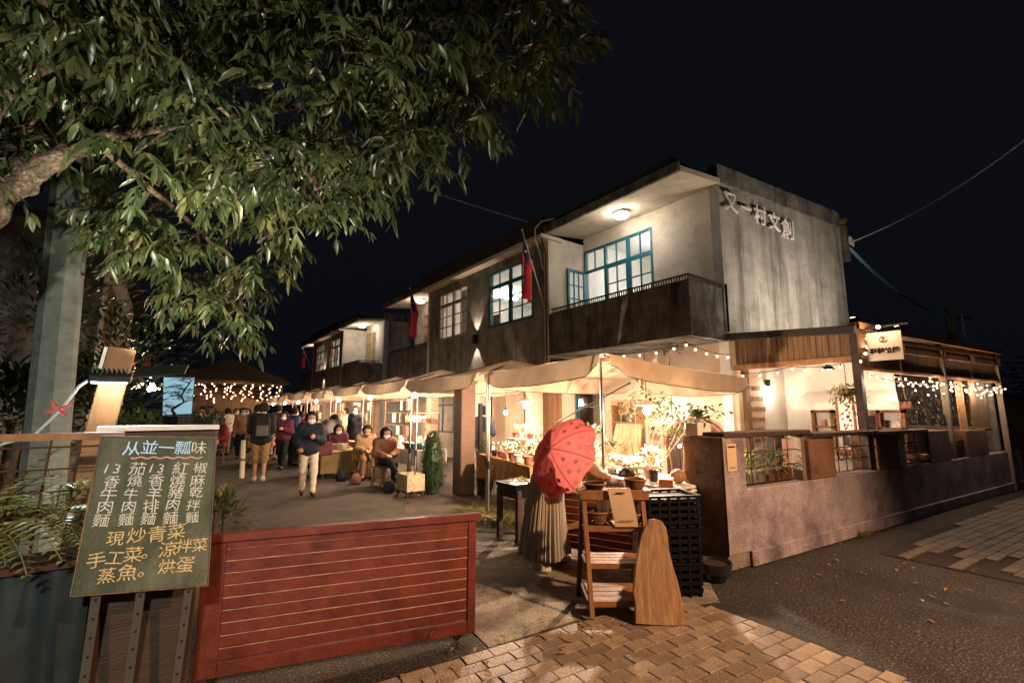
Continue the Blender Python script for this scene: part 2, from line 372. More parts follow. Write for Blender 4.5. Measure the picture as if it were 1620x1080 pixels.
for r_ in range(20):
    for c_ in range(38):
        c = DX*(6.6+c_*.205+(r_ % 2)*.1)+DY*(.9+r_*.108)
        if c.y > 1.95-(c.x-6.7)*.04 or c.x > 14.3: continue
        if c.x < 7.2+.5*math.sin(r_*1.7) : continue
        far.cbox((c.x+random.uniform(-.004, .004), c.y, .006+random.uniform(-.002, .002)), (.195, .098, .02), math.atan2(DX.y, DX.x)+random.uniform(-.015, .015))
far.build('paver_field', pm('paver_far', hexc('5a4e43'), hexc('75675a'), 9, .7, .4, 60, stain=hexc('3a322b'), sscale=2.5, samt=.9, grit=.3), far_bed, kind='stuff')
lv = MB()
for _ in range(170):
    a = random.random()
    if a < .45: p = (random.uniform(2.0, 4.4), random.uniform(2.6, 4.4), .02)
    elif a < .7: p = (random.uniform(.6, 3.7), random.uniform(2.5, 3.0), .03)
    else: p = (random.uniform(4.5, 9), random.uniform(1.2, 2.5), .012)
    t = random.uniform(0, 6.28); lv.leaf(p, (math.cos(t), math.sin(t), .15), (0, 0, 1), random.uniform(.03, .075), random.uniform(.012, .03), .3)
tag(lv.build('fallen_leaves', pm('dry_leaf', hexc('6d4a2c'), hexc('a07a4a'), 20, .8)), 'dry brown leaves scattered over the path and pavement', 'leaves', kind='stuff')
# ------------------------------------------------------------------ two-storey concrete houses
GD = Vector((math.cos(R(6.3)), -math.sin(R(6.3)), 0))          # direction of the end wall
def wallbox(mb, x0, x1, y0, y1, z0, z1, holes=()):
    """wall sheet of thickness x0..x1 with rectangular holes (ya, yb, za, zb)"""
    ys = sorted({y0, y1, *[h[0] for h in holes], *[h[1] for h in holes]}); zs = sorted({z0, z1, *[h[2] for h in holes], *[h[3] for h in holes]})
    for a, b in zip(ys, ys[1:]):
        for c, d in zip(zs, zs[1:]):
            if any(a >= h[0]-1e-6 and b <= h[1]+1e-6 and c >= h[2]-1e-6 and d <= h[3]+1e-6 for h in holes): continue
            mb.box((x0, a, c), (x1, b, d))
    return mb
def window(parent, X, y0, y1, z0, z1, mat, bays=2, tr=.26, cols=2, rows=3, skip=(), tcols=2, name='window', glass='pane_glass'):
    t = .05; fr = MB(); d0, d1 = X-.03, X+.05
    fr.box((d0-.02, y0-.0, z0-.05), (d1, y1, z0)); fr.box((d0, y0, z1-t), (d1, y1, z1))
    fr.box((d0, y0, z0), (d1, y0+t, z1-t)); fr.box((d0, y1-t, z0), (d1, y1, z1-t))
    zt = z1-(z1-z0)*tr
    if tr: fr.box((d0+.005, y0+t, zt-.03), (d1-.005, y1-t, zt+.03))
    bw = (y1-y0)/bays; panes = []
    for b in range(bays):
        a, c = y0+b*bw, y0+(b+1)*bw
        if b: fr.box((d0+.002, a-.03, z0), (d1-.002, a+.03, z1-t))
        def grid(ya, yb, za, zb, nc, nr):
            cw, rh = (yb-ya)/nc, (zb-za)/nr
            for i in range(1, nc): fr.box((X-.012, ya+i*cw-.012, za), (X+.022, ya+i*cw+.012, zb))
            for j in range(1, nr): fr.box((X-.010, ya, za+j*rh-.012), (X+.020, yb, za+j*rh+.012))
            for i in range(nc):
                for j in range(nr): panes.append((ya+i*cw, ya+(i+1)*cw, za+j*rh, za+(j+1)*rh))
        if tr: grid(a+t, c-t, zt+.03, z1-t, tcols, 1)
        if b not in skip:
            s = .035; top = zt-.03 if tr else z1-t
            fr.box((X-.02, a+t*.6, z0), (X+.03, a+t*.6+s, top)); fr.box((X-.02, c-t*.6-s, z0), (X+.03, c-t*.6, top))
            fr.box((X-.018, a+t*.6+s, z0), (X+.028, c-t*.6-s, z0+s)); fr.box((X-.018, a+t*.6+s, top-s), (X+.028, c-t*.6-s, top))
            grid(a+t*.6+s, c-t*.6-s, z0+s, top-s, cols, rows)
    w_ = fr.build(name, mat, parent)
    for ya, yb, za, zb in panes:
        MB().box((X+.003, ya, za), (X+.007, yb, zb)).build('pane', M[glass], w_)
    return w_
def ceiling_lamp(parent, c, watts):
    MB().lathe([(.001, 0), (.15, 0), (.17, -.02), (.17, -.03)], c, 16).build('lamp_base', M['ceramic_white'], parent)
    MB().lathe([(.16, 0), (.15, -.05), (.10, -.085), (.001, -.10)], (c[0], c[1], c[2]-.03), 16).build('lamp_shade', M['tube_white'], parent, smooth=True)
    point('lamp_light', (c[0], c[1], c[2]-.2), watts, (1, .82, .60), .12, parent)
def house(label, Y0, Y1, Y2, Y3, gl, wmats, lampw, roomw, open_leaf=False):
    """loggia Y0..Y1, room front Y1..Y2, loggia Y2..Y3; street front at x=7"""
    h = thing('concrete_house', label, 'house', (7, (Y0+Y3)/2, 0)); XB = 8.18
    ge = lambda s, off=0: Vector((8.15, Y0+off, 0))+GD*s
    # end wall facing the camera, with parapet band
    a, b = ge(0), ge(gl)
    n = Vector((-GD.y, GD.x, 0))
    def gw(mb, s0, s1, z0, z1, t0=0, t1=.2):
        p, q = ge(s0), ge(s1)
        return mb.prism([(p.x+n.x*t0, p.y+n.y*t0), (q.x+n.x*t0, q.y+n.y*t0), (q.x+n.x*t1, q.y+n.y*t1), (p.x+n.x*t1, p.y+n.y*t1)], z0, z1)
    gw(MB(), 0, gl, 2.9, 5.93).build('end_wall', M['concrete_gable'], h); gw(MB(), 0, gl, 0, 2.9).build('lower_end_wall', M['plaster_white'], h)
    gw(MB(), -.03, gl-.02, 5.93, 6.29, -.035, .2).build('parapet', M['concrete_dark'], h)
    # loggia back wall and window
    for k, (ya, yb) in enumerate(((Y0+.2, Y1), (Y2, Y3))):
        if k == 0:
            wy0, wy1 = Y1-(Y1-Y0)*.57, Y1-.02
            wallbox(MB(), XB, XB+.15, ya, yb, 0 if k else 2.9, 5.9, [(wy0, wy1, 3.75, 5.56)]).build('back_wall', M['plaster_cream'], h)
            window(h, XB+.02, wy0, wy1, 3.75, 5.56, wmats[0], bays=3, tr=.3, cols=2, rows=3, skip=(2,) if open_leaf else ())
            if open_leaf:
                lf = MB(); y = Y1-.05; xa, xb = XB-.62, XB-.02; za, zb = 3.9, 5.02
                for (p, q) in (((xa, za), (xa+.06, zb)), ((xb-.06, za), (xb, zb)), ((xa+.06, za), (xb-.06, za+.06)), ((xa+.06, zb-.06), (xb-.06, zb))):
                    lf.box((p[0], y-.02, p[1]), (q[0], y+.02, q[1]))
                for i in (1, 2): x = xa+.06+(xb-xa-.12)*i/3; lf.box((x-.01, y-.012, za+.06), (x+.01, y+.012, zb-.06))
                for j in (1, 2): z = za+.06+(zb-za-.12)*j/3; lf.box((xa+.06, y-.010, z-.01), (xb-.06, y+.010, z+.01))
                lo = lf.build('casement', wmats[0], h); MB().box((xa+.06, y+.014, za+.06), (xb-.06, y+.017, zb-.06)).build('pane', M['room_white'], lo)
        else:
            MB().box((XB, ya, 0), (XB+.15, yb, 5.9)).build('back_wall', M['plaster_cream'], h)
            window(h, XB-.05, Y2+.5, Y3-1.0, 3.8, 5.4, wmats[1], bays=2)
        # loggia floor, parapet wall, rail
        MB().box((7.13, ya, 2.86), (XB, yb, 3.0)).build('balcony_floor', M['concrete_dark'], h)
        z0, z1 = (2.86, 3.82)
        pw = MB().box((7, (Y0 if k == 0 else Y2), z0), (7.13, (Y1 if k == 0 else Y3), z1)); pw.build('balcony_front', M['concrete_dark'], h)
        ye = Y0 if k == 0 else Y3-.13
        MB().box((7.13, ye, z0), (XB-.02, ye+.13, z1)).build('balcony_side', M['concrete_gable' if k else 'concrete_dark'], h)
        rl = MB(); y = (Y0 if k == 0 else Y2); ylen = (Y1-Y0 if k == 0 else Y3-Y2)
        rl.box((7.03, y+.02, z1+.10), (7.06, y+ylen-.02, z1+.125)); rl.box((7.035, y+.02, z1+.01), (7.055, y+ylen-.02, z1+.025))
        nb = int(ylen/.055)
        for i in range(nb): yy = y+.03+i*(ylen-.06)/nb; rl.box((7.04, yy, z1+.025), (7.052, yy+.016, z1+.10))
        if k == 0:
            rl.box((7.06, y+.02, z1+.10), (XB-.05, y+.05, z1+.125)); rl.box((7.06, y+.025, z1+.01), (XB-.05, y+.045, z1+.025))
            for i in range(19): xx = 7.08+i*.056; rl.box((xx, y+.03, z1+.025), (xx+.016, y+.042, z1+.10))
        rl.build('railing', M['rust_metal'], h)
        # roof over the loggia, soffit rising to the back
        ra, rb = (Y0-.04, Y1) if k == 0 else (Y2, Y3+.1)
        MB().slab([(6.86, ra, 5.74), (6.86, rb, 5.74), (XB, rb, 5.90), (XB, ra, 5.90)][::-1], .1).build('loggia_roof', M['plaster_cream'], h)
        MB().box((6.80, ra-.015, 5.72), (6.86, rb, 5.90)).build('eave', M['concrete_dark'], h)
        ceiling_lamp(h, (7.5, (ya+yb)/2-.1, 5.79), lampw)
    # loggia inner side walls
    MB().box((7.0, Y1, 2.86), (XB+.15, Y1+.16, 5.74)).build('inner_wall', M['plaster_cream'], h)
    MB().box((7.0, Y2-.16, 2.86), (XB+.15, Y2, 5.74)).build('inner_wall', M['plaster_cream'], h)
    # room front with two windows
    L = (Y2-Y1)/6.35; wy = [(Y1+.56*L, Y1+2.56*L), (Y1+3.7*L, Y1+5.5*L)]
    wallbox(MB(), 7.0, 7.16, Y1+.16, Y2-.16, 2.68, 5.62, [(a_, b_, 3.86, 5.40) for a_, b_ in wy]).build('front_wall', M['concrete_mid'], h)
    MB().box((7.0, Y1+.16, 2.5), (XB, Y2-.16, 2.67)).build('porch_ceiling', M['plaster_peach'], h)
    MB().box((6.74, Y1-.06, 5.63), (7.4, Y2+.06, 5.72)).build('eave_slab', M['plaster_cream'], h)
    MB().box((6.72, Y1-.08, 5.724), (6.86, Y2+.08, 6.15)).build('parapet', M['roof_dark'], h)
    MB().box((6.862, Y0+.1, 5.99), (12.2, Y3, 6.06)).build('roof', M['roof_dark'], h)
    for (a_, b_), m_ in zip(wy, wmats[2:]):
        window(h, 7.03, a_, b_, 3.88, 5.38, m_, bays=2, tr=.27, cols=2, rows=3)
    # rooms behind the glass
    rm = MB(); ra, rb = Y1+.17, Y2-.17
    rm.box((11.2, ra, 3.0), (11.3, rb, 5.6)); rm.box((7.17, ra, 2.9), (11.2, rb, 3.0)); rm.box((7.17, ra, 5.6), (11.3, rb, 5.625)); rm.box((8.4, ra, 3.0), (11.2, ra+.05, 5.6)); rm.box((8.4, rb-.05, 3.0), (11.2, rb, 5.6))
    rm.build('room_wall', M['room_white'], h)
    rm = MB(); rm.box((11.2, Y0+.25, 3.0), (11.3, Y1+.1, 5.9)); rm.box((XB+.16, Y0+.3, 2.9), (11.2, Y1+.1, 3.0)); rm.box((XB+.16, Y1+.10, 3.0), (11.2, Y1+.14, 5.9)); rm.box((XB+.16, Y0+.25, 5.9), (11.3, Y1+.14, 5.93))
    rm.build('room_wall', M['room_white'], h)
    for (x, y, z, wt) in ((9, Y1+1.6*L, 5.35, roomw), (9, Y1+4.6*L, 5.35, roomw*.75), (9.6, (Y0+Y1)/2+.3, 5.45, roomw*.8)):
        MB().box((x-.5, y-.06, z+.04), (x+.5, y+.06, z+.09)).build('tube_lamp', M['tube_white'], h)
        point('room_light', (x, y, z-.12), wt, (1, .9, .76), .15, h)
    # back and far end
    MB().box((12.2, Y0+.6, 0), (12.35, Y3, 6.0)).build('rear_wall', M['concrete_dark'], h)
    MB().box((XB+.15, Y3-.15, 0), (12.2, Y3, 5.98)).build('far_end_wall', M['concrete_dark'], h)
    return h
H1 = house('nearest two-storey grey concrete house with white lettering on its end wall', 4.45, 8.08, 14.4, 18.0, 4.48,
           [M['teal_paint'], M['ochre_paint'], M['teal_paint'], M['ochre_paint']], 13, 24, True)
H2 = house('farther grey concrete house down the lane with warm lit windows', 21.45, 24.0, 30.0, 33.0, 4.48,
           [M['ochre_paint'], M['ochre_paint'], M['ochre_paint'], M['ochre_paint']], 16, 9)
# gable lettering
letter = pm('letter_white', hexc('d8d2d4'), hexc('e2dcde'), 5, .5)
lt = []
for i, (ch, s, z, sc_) in enumerate((('又', .28, 5.56, .44), ('一', .74, 5.56, .36), ('村', 1.20, 5.50, .42), ('文', 1.68, 5.46, .42), ('創', 2.16, 5.38, .46))):
    p = Vector((8.15, 4.45, 0))+GD*s; n_ = Vector((GD.y, -GD.x, 0))
    m_ = frame4(Vector((p.x, p.y, z-.15))+n_*.06, GD, (GD.x*.03, GD.y*.03, 1))
    o = text(ch, 'sign_letter', letter, m_, sc_, H1, ext=.012, bold=.004)
    MB().tube([Vector((p.x, p.y, z+.05)), Vector((p.x, p.y, z+.05))+n_*.06], .01, 6).build('bracket', M['steel'], H1)
# wall sconce throwing light up and down between the windows
def sconce(parent, y, z):
    MB().box((6.86, y-.05, z-.13), (6.99, y+.05, z+.13)).build('wall_lamp', M['black_metal'], parent, bevel=.01)
    spot('wall_lamp_up', (6.90, y, z+.15), (6.99, y, z+1.2), 26, (1, .8, .55), 70, .5, .02, parent)
    spot('wall_lamp_down', (6.90, y, z-.15), (6.99, y, z-1.2), 26, (1, .8, .55), 70, .5, .02, parent)
sconce(H1, 11.2, 3.62); sconce(H2, 27.2, 3.62)
# cables and drain pipe at the joint of the near house
MB().tube([(6.95, 8.12, 2.7), (6.95, 8.12, 4.2), (6.94, 8.10, 5.3), (6.78, 8.08, 5.65), (6.72, 8.05, 5.85)], .02, 6).build('drain_pipe', M['rust_metal'], H1)
MB().tube([(6.93, 8.2, 4.9), (6.9, 8.25, 5.3), (6.7, 8.2, 5.6), (6.66, 8.15, 5.85), (6.70, 7.95, 5.97), (6.76, 7.6, 5.93)], .018, 6).build('cable', M['wire_white'], H1)
MB().tube([Vector((8.10, 4.40, 3.02)), Vector((8.10, 4.40, 3.9))], .022, 8).build('drain_pipe', M['black_metal'], H1)
# tuft and service bracket at the far roof corner
e = Vector((8.15, 4.45, 0))+GD*4.5
br = MB().box((e.x-.02, e.y-.12, 5.1), (e.x+.12, e.y+.1, 5.95)); br.build('service_bracket', M['concrete_dark'], H1)
rs = MB()
for k in range(9):
    a = k*.7; c = Vector((e.x+.12, e.y-.05, 5.62)); rs.tube([c, c+Vector((.12*math.cos(a)+.08, -.08, .10*math.sin(a))), c+Vector((.2, -.1, .08*math.sin(a+1)-.05))], .014, 5)
rs.build('insulator', M['ceramic_white'], H1)
tf = MB()
for k in range(70):
    a = random.uniform(0, 6.28); tf.leaf((e.x+random.uniform(-.05, .1), e.y, 5.95), (math.cos(a)*.6, math.sin(a)*.6, random.uniform(.4, 1.2)), (0, 0, 1), random.uniform(.12, .32), .02, .2)
tag(tf.build('roof_weed', M['leaf_olive']), 'wild tuft of grass growing on the roof corner', 'plant')
# things seen in the rooms
pm('canvas_teal', hexc('1f7f8e'), hexc('78b3a8'), 3, .7, c3=hexc('b98d4a')); pm('canvas_dark', hexc('2c3238'), hexc('5a5048'), 4, .7)
for (lab, x, y, z, w_, hh, m_) in (('teal landscape canvas leaning inside the blue upstairs window', 8.9, 9.35, 3.95, .75, .6, 'canvas_teal'), ('small dark canvas propped inside the blue upstairs window', 9.6, 10.9, 3.9, .5, .55, 'canvas_dark'), ('dark canvas standing inside the ochre upstairs window', 8.8, 13.1, 3.9, .8, .9, 'canvas_dark')):
    t = thing('painting', lab, 'painting', (x, y, z)); MB().box((x, y-w_/2, z), (x+.03, y+w_/2, z+hh)).build('canvas', M[m_], t)
    f = MB(); f.box((x-.02, y-w_/2-.04, z-.04), (x+.03, y-w_/2, z+hh+.04)); f.box((x-.02, y+w_/2, z-.04), (x+.03, y+w_/2+.04, z+hh+.04)); f.box((x-.02, y-w_/2, z+hh), (x+.03, y+w_/2, z+hh+.04)); f.box((x-.02, y-w_/2, z-.04), (x+.03, y+w_/2, z)); f.build('frame', M['wood_warm'], t)
    s = MB(); s.beam((x+.02, y-.2, 3.0), (x+.03, y-.1, z+hh), .04, .03); s.beam((x+.02, y+.2, 3.0), (x+.03, y+.1, z+hh), .04, .03); s.beam((x+.5, y, 3.0), (x+.05, y, z+hh), .04, .03); s.build('easel', M['wood_warm'], t)
for y in (8.75, 12.35):
    t = MB().grid(lambda u, v: (7.35+.04*math.sin(u*22), y+u*.42, 3.6+v*1.8), 24, 2).build('curtain', M['room_white'], smooth=True)
    tag(t, 'white curtain drawn aside in the %s upstairs window' % ('blue' if y < 10 else 'ochre'), 'curtain')
# ------------------------------------------------------------------ ground floor fronts under the porch
gf = thing('ground_floor_front', 'peach plastered ground floor front behind the near stalls', 'wall', (8.2, 10, 0))
pw = MB(); wallbox(pw, 8.2, 8.34, 4.36, 18, 0, 2.86, [(7.55, 8.5, 1.15, 2.3), (9.0, 10.6, 0, 2.25), (12.2, 13.2, 0, 2.2), (14.6, 16.2, .9, 2.2)]); pw.build('wall', M['plaster_peach'], gf)
tw = MB(); yy0, yy1 = 7.55, 8.5
window(gf, 8.2, yy0, yy1, 1.15, 2.3, M['teal_paint'], bays=1, tr=0, cols=1, rows=2, name='teal_window')
window(gf, 8.2, 14.6, 16.2, .9, 2.2, M['teal_paint'], bays=2, tr=.3, cols=1, rows=2, name='teal_window')
for i in range(8):
    MB().box((8.22, 9.0+i*.2+.004, 0), (8.26, 9.2+i*.2-.004, 2.25)).build('door_plank', M['wood_warm'], gf)
for i in range(5): MB().box((8.22, 12.2+i*.2+.004, 0), (8.26, 12.4+i*.2-.004, 2.2)).build('door_plank', M['wood_dark'], gf)
# arched niche window
ar = MB(); n = 16; yc, rr, zb = 5.25, .66, .62
pts = [(yc+rr*math.cos(math.pi*k/n), zb+.30+rr*.8*math.sin(math.pi*k/n)) for k in range(n+1)]+[(yc-rr, 0.1), (yc+rr, 0.1)]
ar.add([(8.196, p, q) for p, q in pts]+[(8.19, p, q) for p, q in pts], [tuple(range(len(pts)))[::-1], tuple(range(len(pts), 2*len(pts)))])
ar.build('arch_panel', M['wood_dark'], gf)
for k in range(n):
    (a0, b0), (a1, b1) = pts[k], pts[k+1]
    MB().beam((8.17, a0, b0), (8.17, a1, b1), .06, .06, (1, 0, 0)).build('arch_stone', M['terracotta'], gf)
for y in (8.9, 11.3, 14.3): MB().box((7.05, y-.16, 0), (7.35, y+.16, 2.5)).build('porch_column', M['plaster_peach'], gf, bevel=.01)
gf2 = thing('ground_floor_front', 'ground floor wall of the farther house behind distant stalls', 'wall', (8.2, 27, 0))
MB().box((8.2, 21.6, 0), (8.34, 33, 2.86)).build('wall', M['plaster_peach'], gf2)
for y in (24.2, 27, 30): MB().box((7.05, y-.16, 0), (7.35, y+.16, 2.6)).build('porch_column', M['plaster_peach'], gf2)
# ------------------------------------------------------------------ flags hanging from slanted poles
pm('flag_red', hexc('cf2f34'), hexc('b8262c'), 4, .8); pm('flag_blue', hexc('16224e'), hexc('111a3e'), 4, .8)
def flag(label, base, tip, L=1.05, Wd=.52):
    base, tip = Vector(base), Vector(tip)
    t = thing('flag', label, 'flag', base, group='flags hanging along the house fronts')
    MB().tube([base, tip], .014, 8).build('pole', M['steel'], t); MB().ball(tip, .03).build('finial', M['worn_wood'], t, smooth=True)
    d = (base-tip).normalized(); s0 = tip+d*.06
    def fn(u, v):
        p = s0+d*(u*Wd*(1-.25*v)); fold = .05*math.sin(u*9+v*2)*(.3+v)
        return p+Vector((fold, .05*math.sin(u*6+1)*(.4+v), -v*L*(1-.28*u)+.0))
    MB().grid(lambda u, v: fn(u, .3+.7*v), 10, 12).build('cloth', M['flag_red'], t, smooth=True)
    MB().grid(lambda u, v: fn(u*.62, .3*v), 8, 5).build('canton', M['flag_blue'], t, smooth=True)
    MB().grid(lambda u, v: fn(.62+u*.38, .3*v), 5, 5).build('cloth_edge', M['flag_red'], t, smooth=True)
    for k in range(1):
        c = fn(.3, .16)+Vector((-.012, -.02, 0)); MB().ball(c, .03, 8, 5).build('emblem', M['letter_white'] if 'letter_white' in M else letter, t)
flag('red and blue flag on the pole beside the big balcony', onx(862, 488, 6.98), onx(826, 364, 6.25), 1.5, .8)
flag('red flag with dark blue corner beside the ochre window', onx(676, 541, 6.98), onx(649, 455, 6.2), 1.5, .85)
flag('small distant red flag in front of the far warm windows', onx(519, 575, 6.98), onx(524, 524, 6.3), 1.2)
flag('farthest small red flag at the end of the row of houses', onx(494, 585, 6.98), onx(478, 549, 6.2), 1.2)
# ------------------------------------------------------------------ cafe annexe with plank fascia
an = thing('cafe_annexe', 'low cafe annexe with plank fascia and rows of warm string lights', 'building', (8.2, 3.5, 0))
P0 = Vector((8.2, 2.55, 0)); ad = lambda s, off=0., z=0.: P0+GD*s+Vector((-GD.y, GD.x, 0))*off+Vector((0, 0, z))
# street-facing fascia: vertical planks between rails, roof edge dropping to the right
ya, yb = 4.40, 2.55
npl = 22
for i in range(npl):
    y0 = yb+(ya-yb)*i/npl+.003; y1 = yb+(ya-yb)*(i+1)/npl-.003; zt = 2.86+.14*(i+.5)/npl
    x = 8.2+random.uniform(-.004, .004)
    MB().box((x, y0, 2.42), (x+.025, y1, zt)).build('plank', M['wood_plank'], an)
MB().box((8.17, yb-.02, 2.32), (8.24, ya, 2.42)).build('fascia_rail', M['wood_warm'], an, bevel=.006)
MB().slab([(8.10, ya+.05, 2.99), (8.10, yb-.06, 2.85), (8.22, yb-.06, 2.85), (8.22, ya+.05, 2.99)][::-1], .11).build('roof_edge', M['roof_dark'], an)
MB().slab([(8.22, 4.36, 3.00), (8.22, yb, 2.88), (14.2, 1.9, 2.88), (12.6, 3.95, 3.0)][::-1], .06).build('roof', M['roof_dark'], an)
MB().box((8.16, yb-.06, .0), (8.28, yb+.04, 2.9)).build('corner_post', M['wood_dark'], an)
# right side: framed boards under a sloping coping
sp = MB()
for s0, s1 in ((.0, 1.45), (1.5, 3.1), (3.15, 4.5), (4.55, 6.1)):
    p, q = ad(s0), ad(s1)
    MB().prism([(p.x, p.y), (q.x, q.y), (q.x, q.y+.03), (p.x, p.y+.03)], 2.24, 2.78).build('side_board', M['wood_plank'], an)
    f = MB()
    f.beam(ad(s0+.04, -.03, 2.71), ad(s1-.04, -.03, 2.71), .03, .05); f.beam(ad(s0+.04, -.03, 2.56), ad(s1-.04, -.03, 2.56), .03, .04)
    f.beam(ad(s0+.05, -.03, 2.58), ad(s0+.05, -.03, 2.70), .05, .03); f.beam(ad(s1-.05, -.03, 2.58), ad(s1-.05, -.03, 2.70), .05, .03); f.build('frame', M['wood_warm'], an)
MB().beam(ad(0, -.02, 2.86), ad(6.2, -.02, 2.84), .16, .10).build('coping', M['wood_warm'], an)
MB().beam(ad(0, -.01, 2.22), ad(6.1, -.01, 2.20), .07, .04).build('lower_rail', M['wood_warm'], an)
for s in (3.1, 5.95): MB().beam(ad(s, .0, 0), ad(s, 0, 2.8), .09, .09).build('post', M['wood_grey'], an)
# white wall with menu board, set back inside
MB().box((9.8, 2.55, 0), (9.9, 5.35, 2.85)).build('white_wall', M['plaster_white'], an)
MB().box((8.36, 5.2, 0), (9.8, 5.3, 2.85)).build('side_wall', M['plaster_white'], an)
MB().box((8.36, 4.30, 0), (8.5, 4.43, 2.86)).build('wall_post', M['wood_plank'], an)
ANX = .6
# counter hatch with little white awning on the white wall
k = thing('serving_hatch', 'white serving hatch with small awning and wooden shelves', 'kiosk', (9.700, 3.2, 0))
MB().slab([(9.380, 2.40, 1.72), (9.380, 3.98, 1.72), (9.780, 3.86, 1.93), (9.780, 2.52, 1.93)][::-1], .03).build('awning', M['ceramic_white'], k)
MB().box((9.370, 2.40, 1.62), (9.400, 3.98, 1.74)).build('awning_skirt', M['ceramic_white'], k)
for (y0, y1) in ((3.44, 3.80), (2.42, 2.80)):
    f = MB(); f.box((9.680, y0, 1.0), (9.790, y0+.05, 1.62)); f.box((9.680, y1-.05, 1.0), (9.790, y1, 1.62)); f.box((9.680, y0, 1.57), (9.790, y1, 1.63)); f.box((9.680, y0, 1.30), (9.790, y1, 1.33)); f.box((9.680, y0, .97), (9.790, y1, 1.0)); f.build('shelf_frame', M['wood_warm'], k)
    MB().box((9.785, y0+.05, 1.0), (9.795, y1-.05, 1.57)).build('backing', M['room_white'], k)
for i in range(6):
    y = (3.54, 3.62, 3.7, 2.52, 2.6, 2.69)[i]; z = 1.33 if i % 2 else 1.0
    MB().lathe([(.03, 0), (.038, .02), (.034, .10), (.03, .12)], (9.730, y, z), 10).build('jar', M[('ceramic_white', 'ceramic_pink', 'ceramic_dark')[i % 3]], k)
MB().box((9.770, 2.86, 1.0), (9.790, 3.36, 1.52)).build('blackboard', M['ceramic_dark'], k)
MB().box((9.550, 2.2, .86), (9.800, 4.0, .93)).build('counter', M['wood_warm'], k)
# menu sheet on the lower end wall
ew = lambda s_, off, z: Vector((8.15, 4.45, z))+GD*s_+Vector((GD.y, -GD.x, 0))*off
mb_ = thing('menu_sheet', 'tall tan paper menu on the white wall beside the canopy', 'menu', ew(.62, .02, .98))
MB().slab([ew(.36, .01, .98), ew(.90, .01, .98), ew(.90, .01, 2.25), ew(.36, .01, 2.25)], .012).build('sheet', M['paper_tan'], mb_)
for i, s_ in enumerate(('大碗紅茶', '奶霜大紅袍', '蜜香烏龍拿鐵', '金萱冷泡茶', '漢方奶茶')):
    text(s_, 'menu_line', M['ink_soft'], frame4(ew(.64, .028, 1.98-i*.19), GD, (0, 0, 1)), .10, mb_, .001)
text('鞋鞋拾陸', 'menu_line', M['ink'], frame4(ew(.70, .028, 1.04), GD, (0, 0, 1)), .085, mb_, .001)
# hanging square sign
sg = thing('hanging_sign', 'square cream shop sign with brushed black characters', 'sign', ad(.9, -.5, 2.3))
c = onx(1399, 547, 8.35); uy = Vector((.05, -1, 0)).normalized()
q = [c+uy*(-.205)+Vector((0, 0, -.205)), c+uy*.205+Vector((0, 0, -.205)), c+uy*.205+Vector((0, 0, .205)), c+uy*(-.205)+Vector((0, 0, .205))]
MB().slab(q, -.03).build('panel', pm('sign_cream', hexc('d6c6b2'), hexc('e0d2c0'), 3, .8), sg)
text('鞋鞋拾陸', 'characters', M['ink'], frame4(c+Vector((-.006, 0, -.10)), uy, (0, 0, 1)), .088, sg, .001, bold=.004)
em = MB()
for kk in range(2): em.tube([c+uy*(.05*math.cos(a))+Vector((-.006, 0, .10+.045*math.sin(a)*(1-.25*kk))) for a in [R(x) for x in range(20+kk*60, 330+kk*30, 20)]], .004, 5)
em.tube([c+uy*(.015*math.cos(a))+Vector((-.006, 0, .10+.02*math.sin(a))) for a in [R(x) for x in range(0, 300, 30)]], .008, 5)
em.build('emblem', M['ink_soft'], sg)
MB().tube([c+Vector((.0, .55, .27)), c+Vector((0, -.3, .30))], .015, 6).build('bracket_arm', M['black_metal'], sg)
MB().tube([c+Vector((0, .2, .23)), c+Vector((0, .2, .28))], .008, 5).build('hook', M['black_metal'], sg); MB().tube([c+Vector((0, -.2, .23)), c+Vector((0, -.2, .29))], .008, 5).build('hook', M['black_metal'], sg)
MB().ball(c+Vector((-.10, .02, .27)), .03).build('lamp', M['bulb_warm'], sg); point('sign_light', c+Vector((-.16, .02, .28)), 3.5, WARM, .03, sg)
# plastic sheet, blind, far wall
pb = MB(); pb.grid(lambda u, v: (13.0+.03*math.sin(u*40+v*3)+.025*math.sin(u*93+v*7)+.02*math.sin(v*9+u*15), 2.12+u*1.5, 1.30+v*.72), 70, 14)
tag(pb.build('plastic_curtain', M['plastic_sheet'], smooth=False), 'crinkled clear plastic sheet hung behind the cafe seats', 'curtain')
MB().box((14.1, 2.0, 0), (14.2, 4.0, 2.86)).build('inner_back_wall', M['concrete_dark'], an)
MB().beam((13.0, 2.05, 1.27), (13.0, 3.8, 1.27), .06, .06).build('curtain_rail', M['wood_grey'], an)
MB().box((13.03, 2.05, 0), (13.11, 3.8, 1.24)).build('half_wall', M['plaster_peach'], an)
bl = thing('bamboo_blind', 'hanging bamboo blind at the right end of the cafe', 'blind', ad(4.5, .05, 1.2))
for i in range(60):
    z = 1.28+i*.0155; MB().beam(ad(4.42, .05, z), ad(5.25, .05, z), .012, .011).build('slat', M['wood_plank'], bl)
MB().tube([ad(4.38, .05, 1.25), ad(5.3, .05, 1.25)], .03, 8).build('bottom_roll', M['wood_dark'], bl)
fb = thing('bamboo_blind', 'narrow pale bamboo blind beside the wider dark one', 'blind', ad(4.1, .1, 1.2))
for i in range(60): z = 1.26+i*.0155; MB().beam(ad(4.0, .12, z), ad(4.36, .12, z), .012, .011).build('slat', M['worn_wood'], fb)
tb = thing('tablet', 'glowing pale blue tablet screen standing on the wall', 'tablet', ad(3.1, .1, 1.3))
MB().slab([ad(3.0, .02, 1.36), ad(3.3, .02, 1.36), ad(3.3, .04, 1.54), ad(3.0, .04, 1.54)], .015).build('case', M['black_metal'], tb)
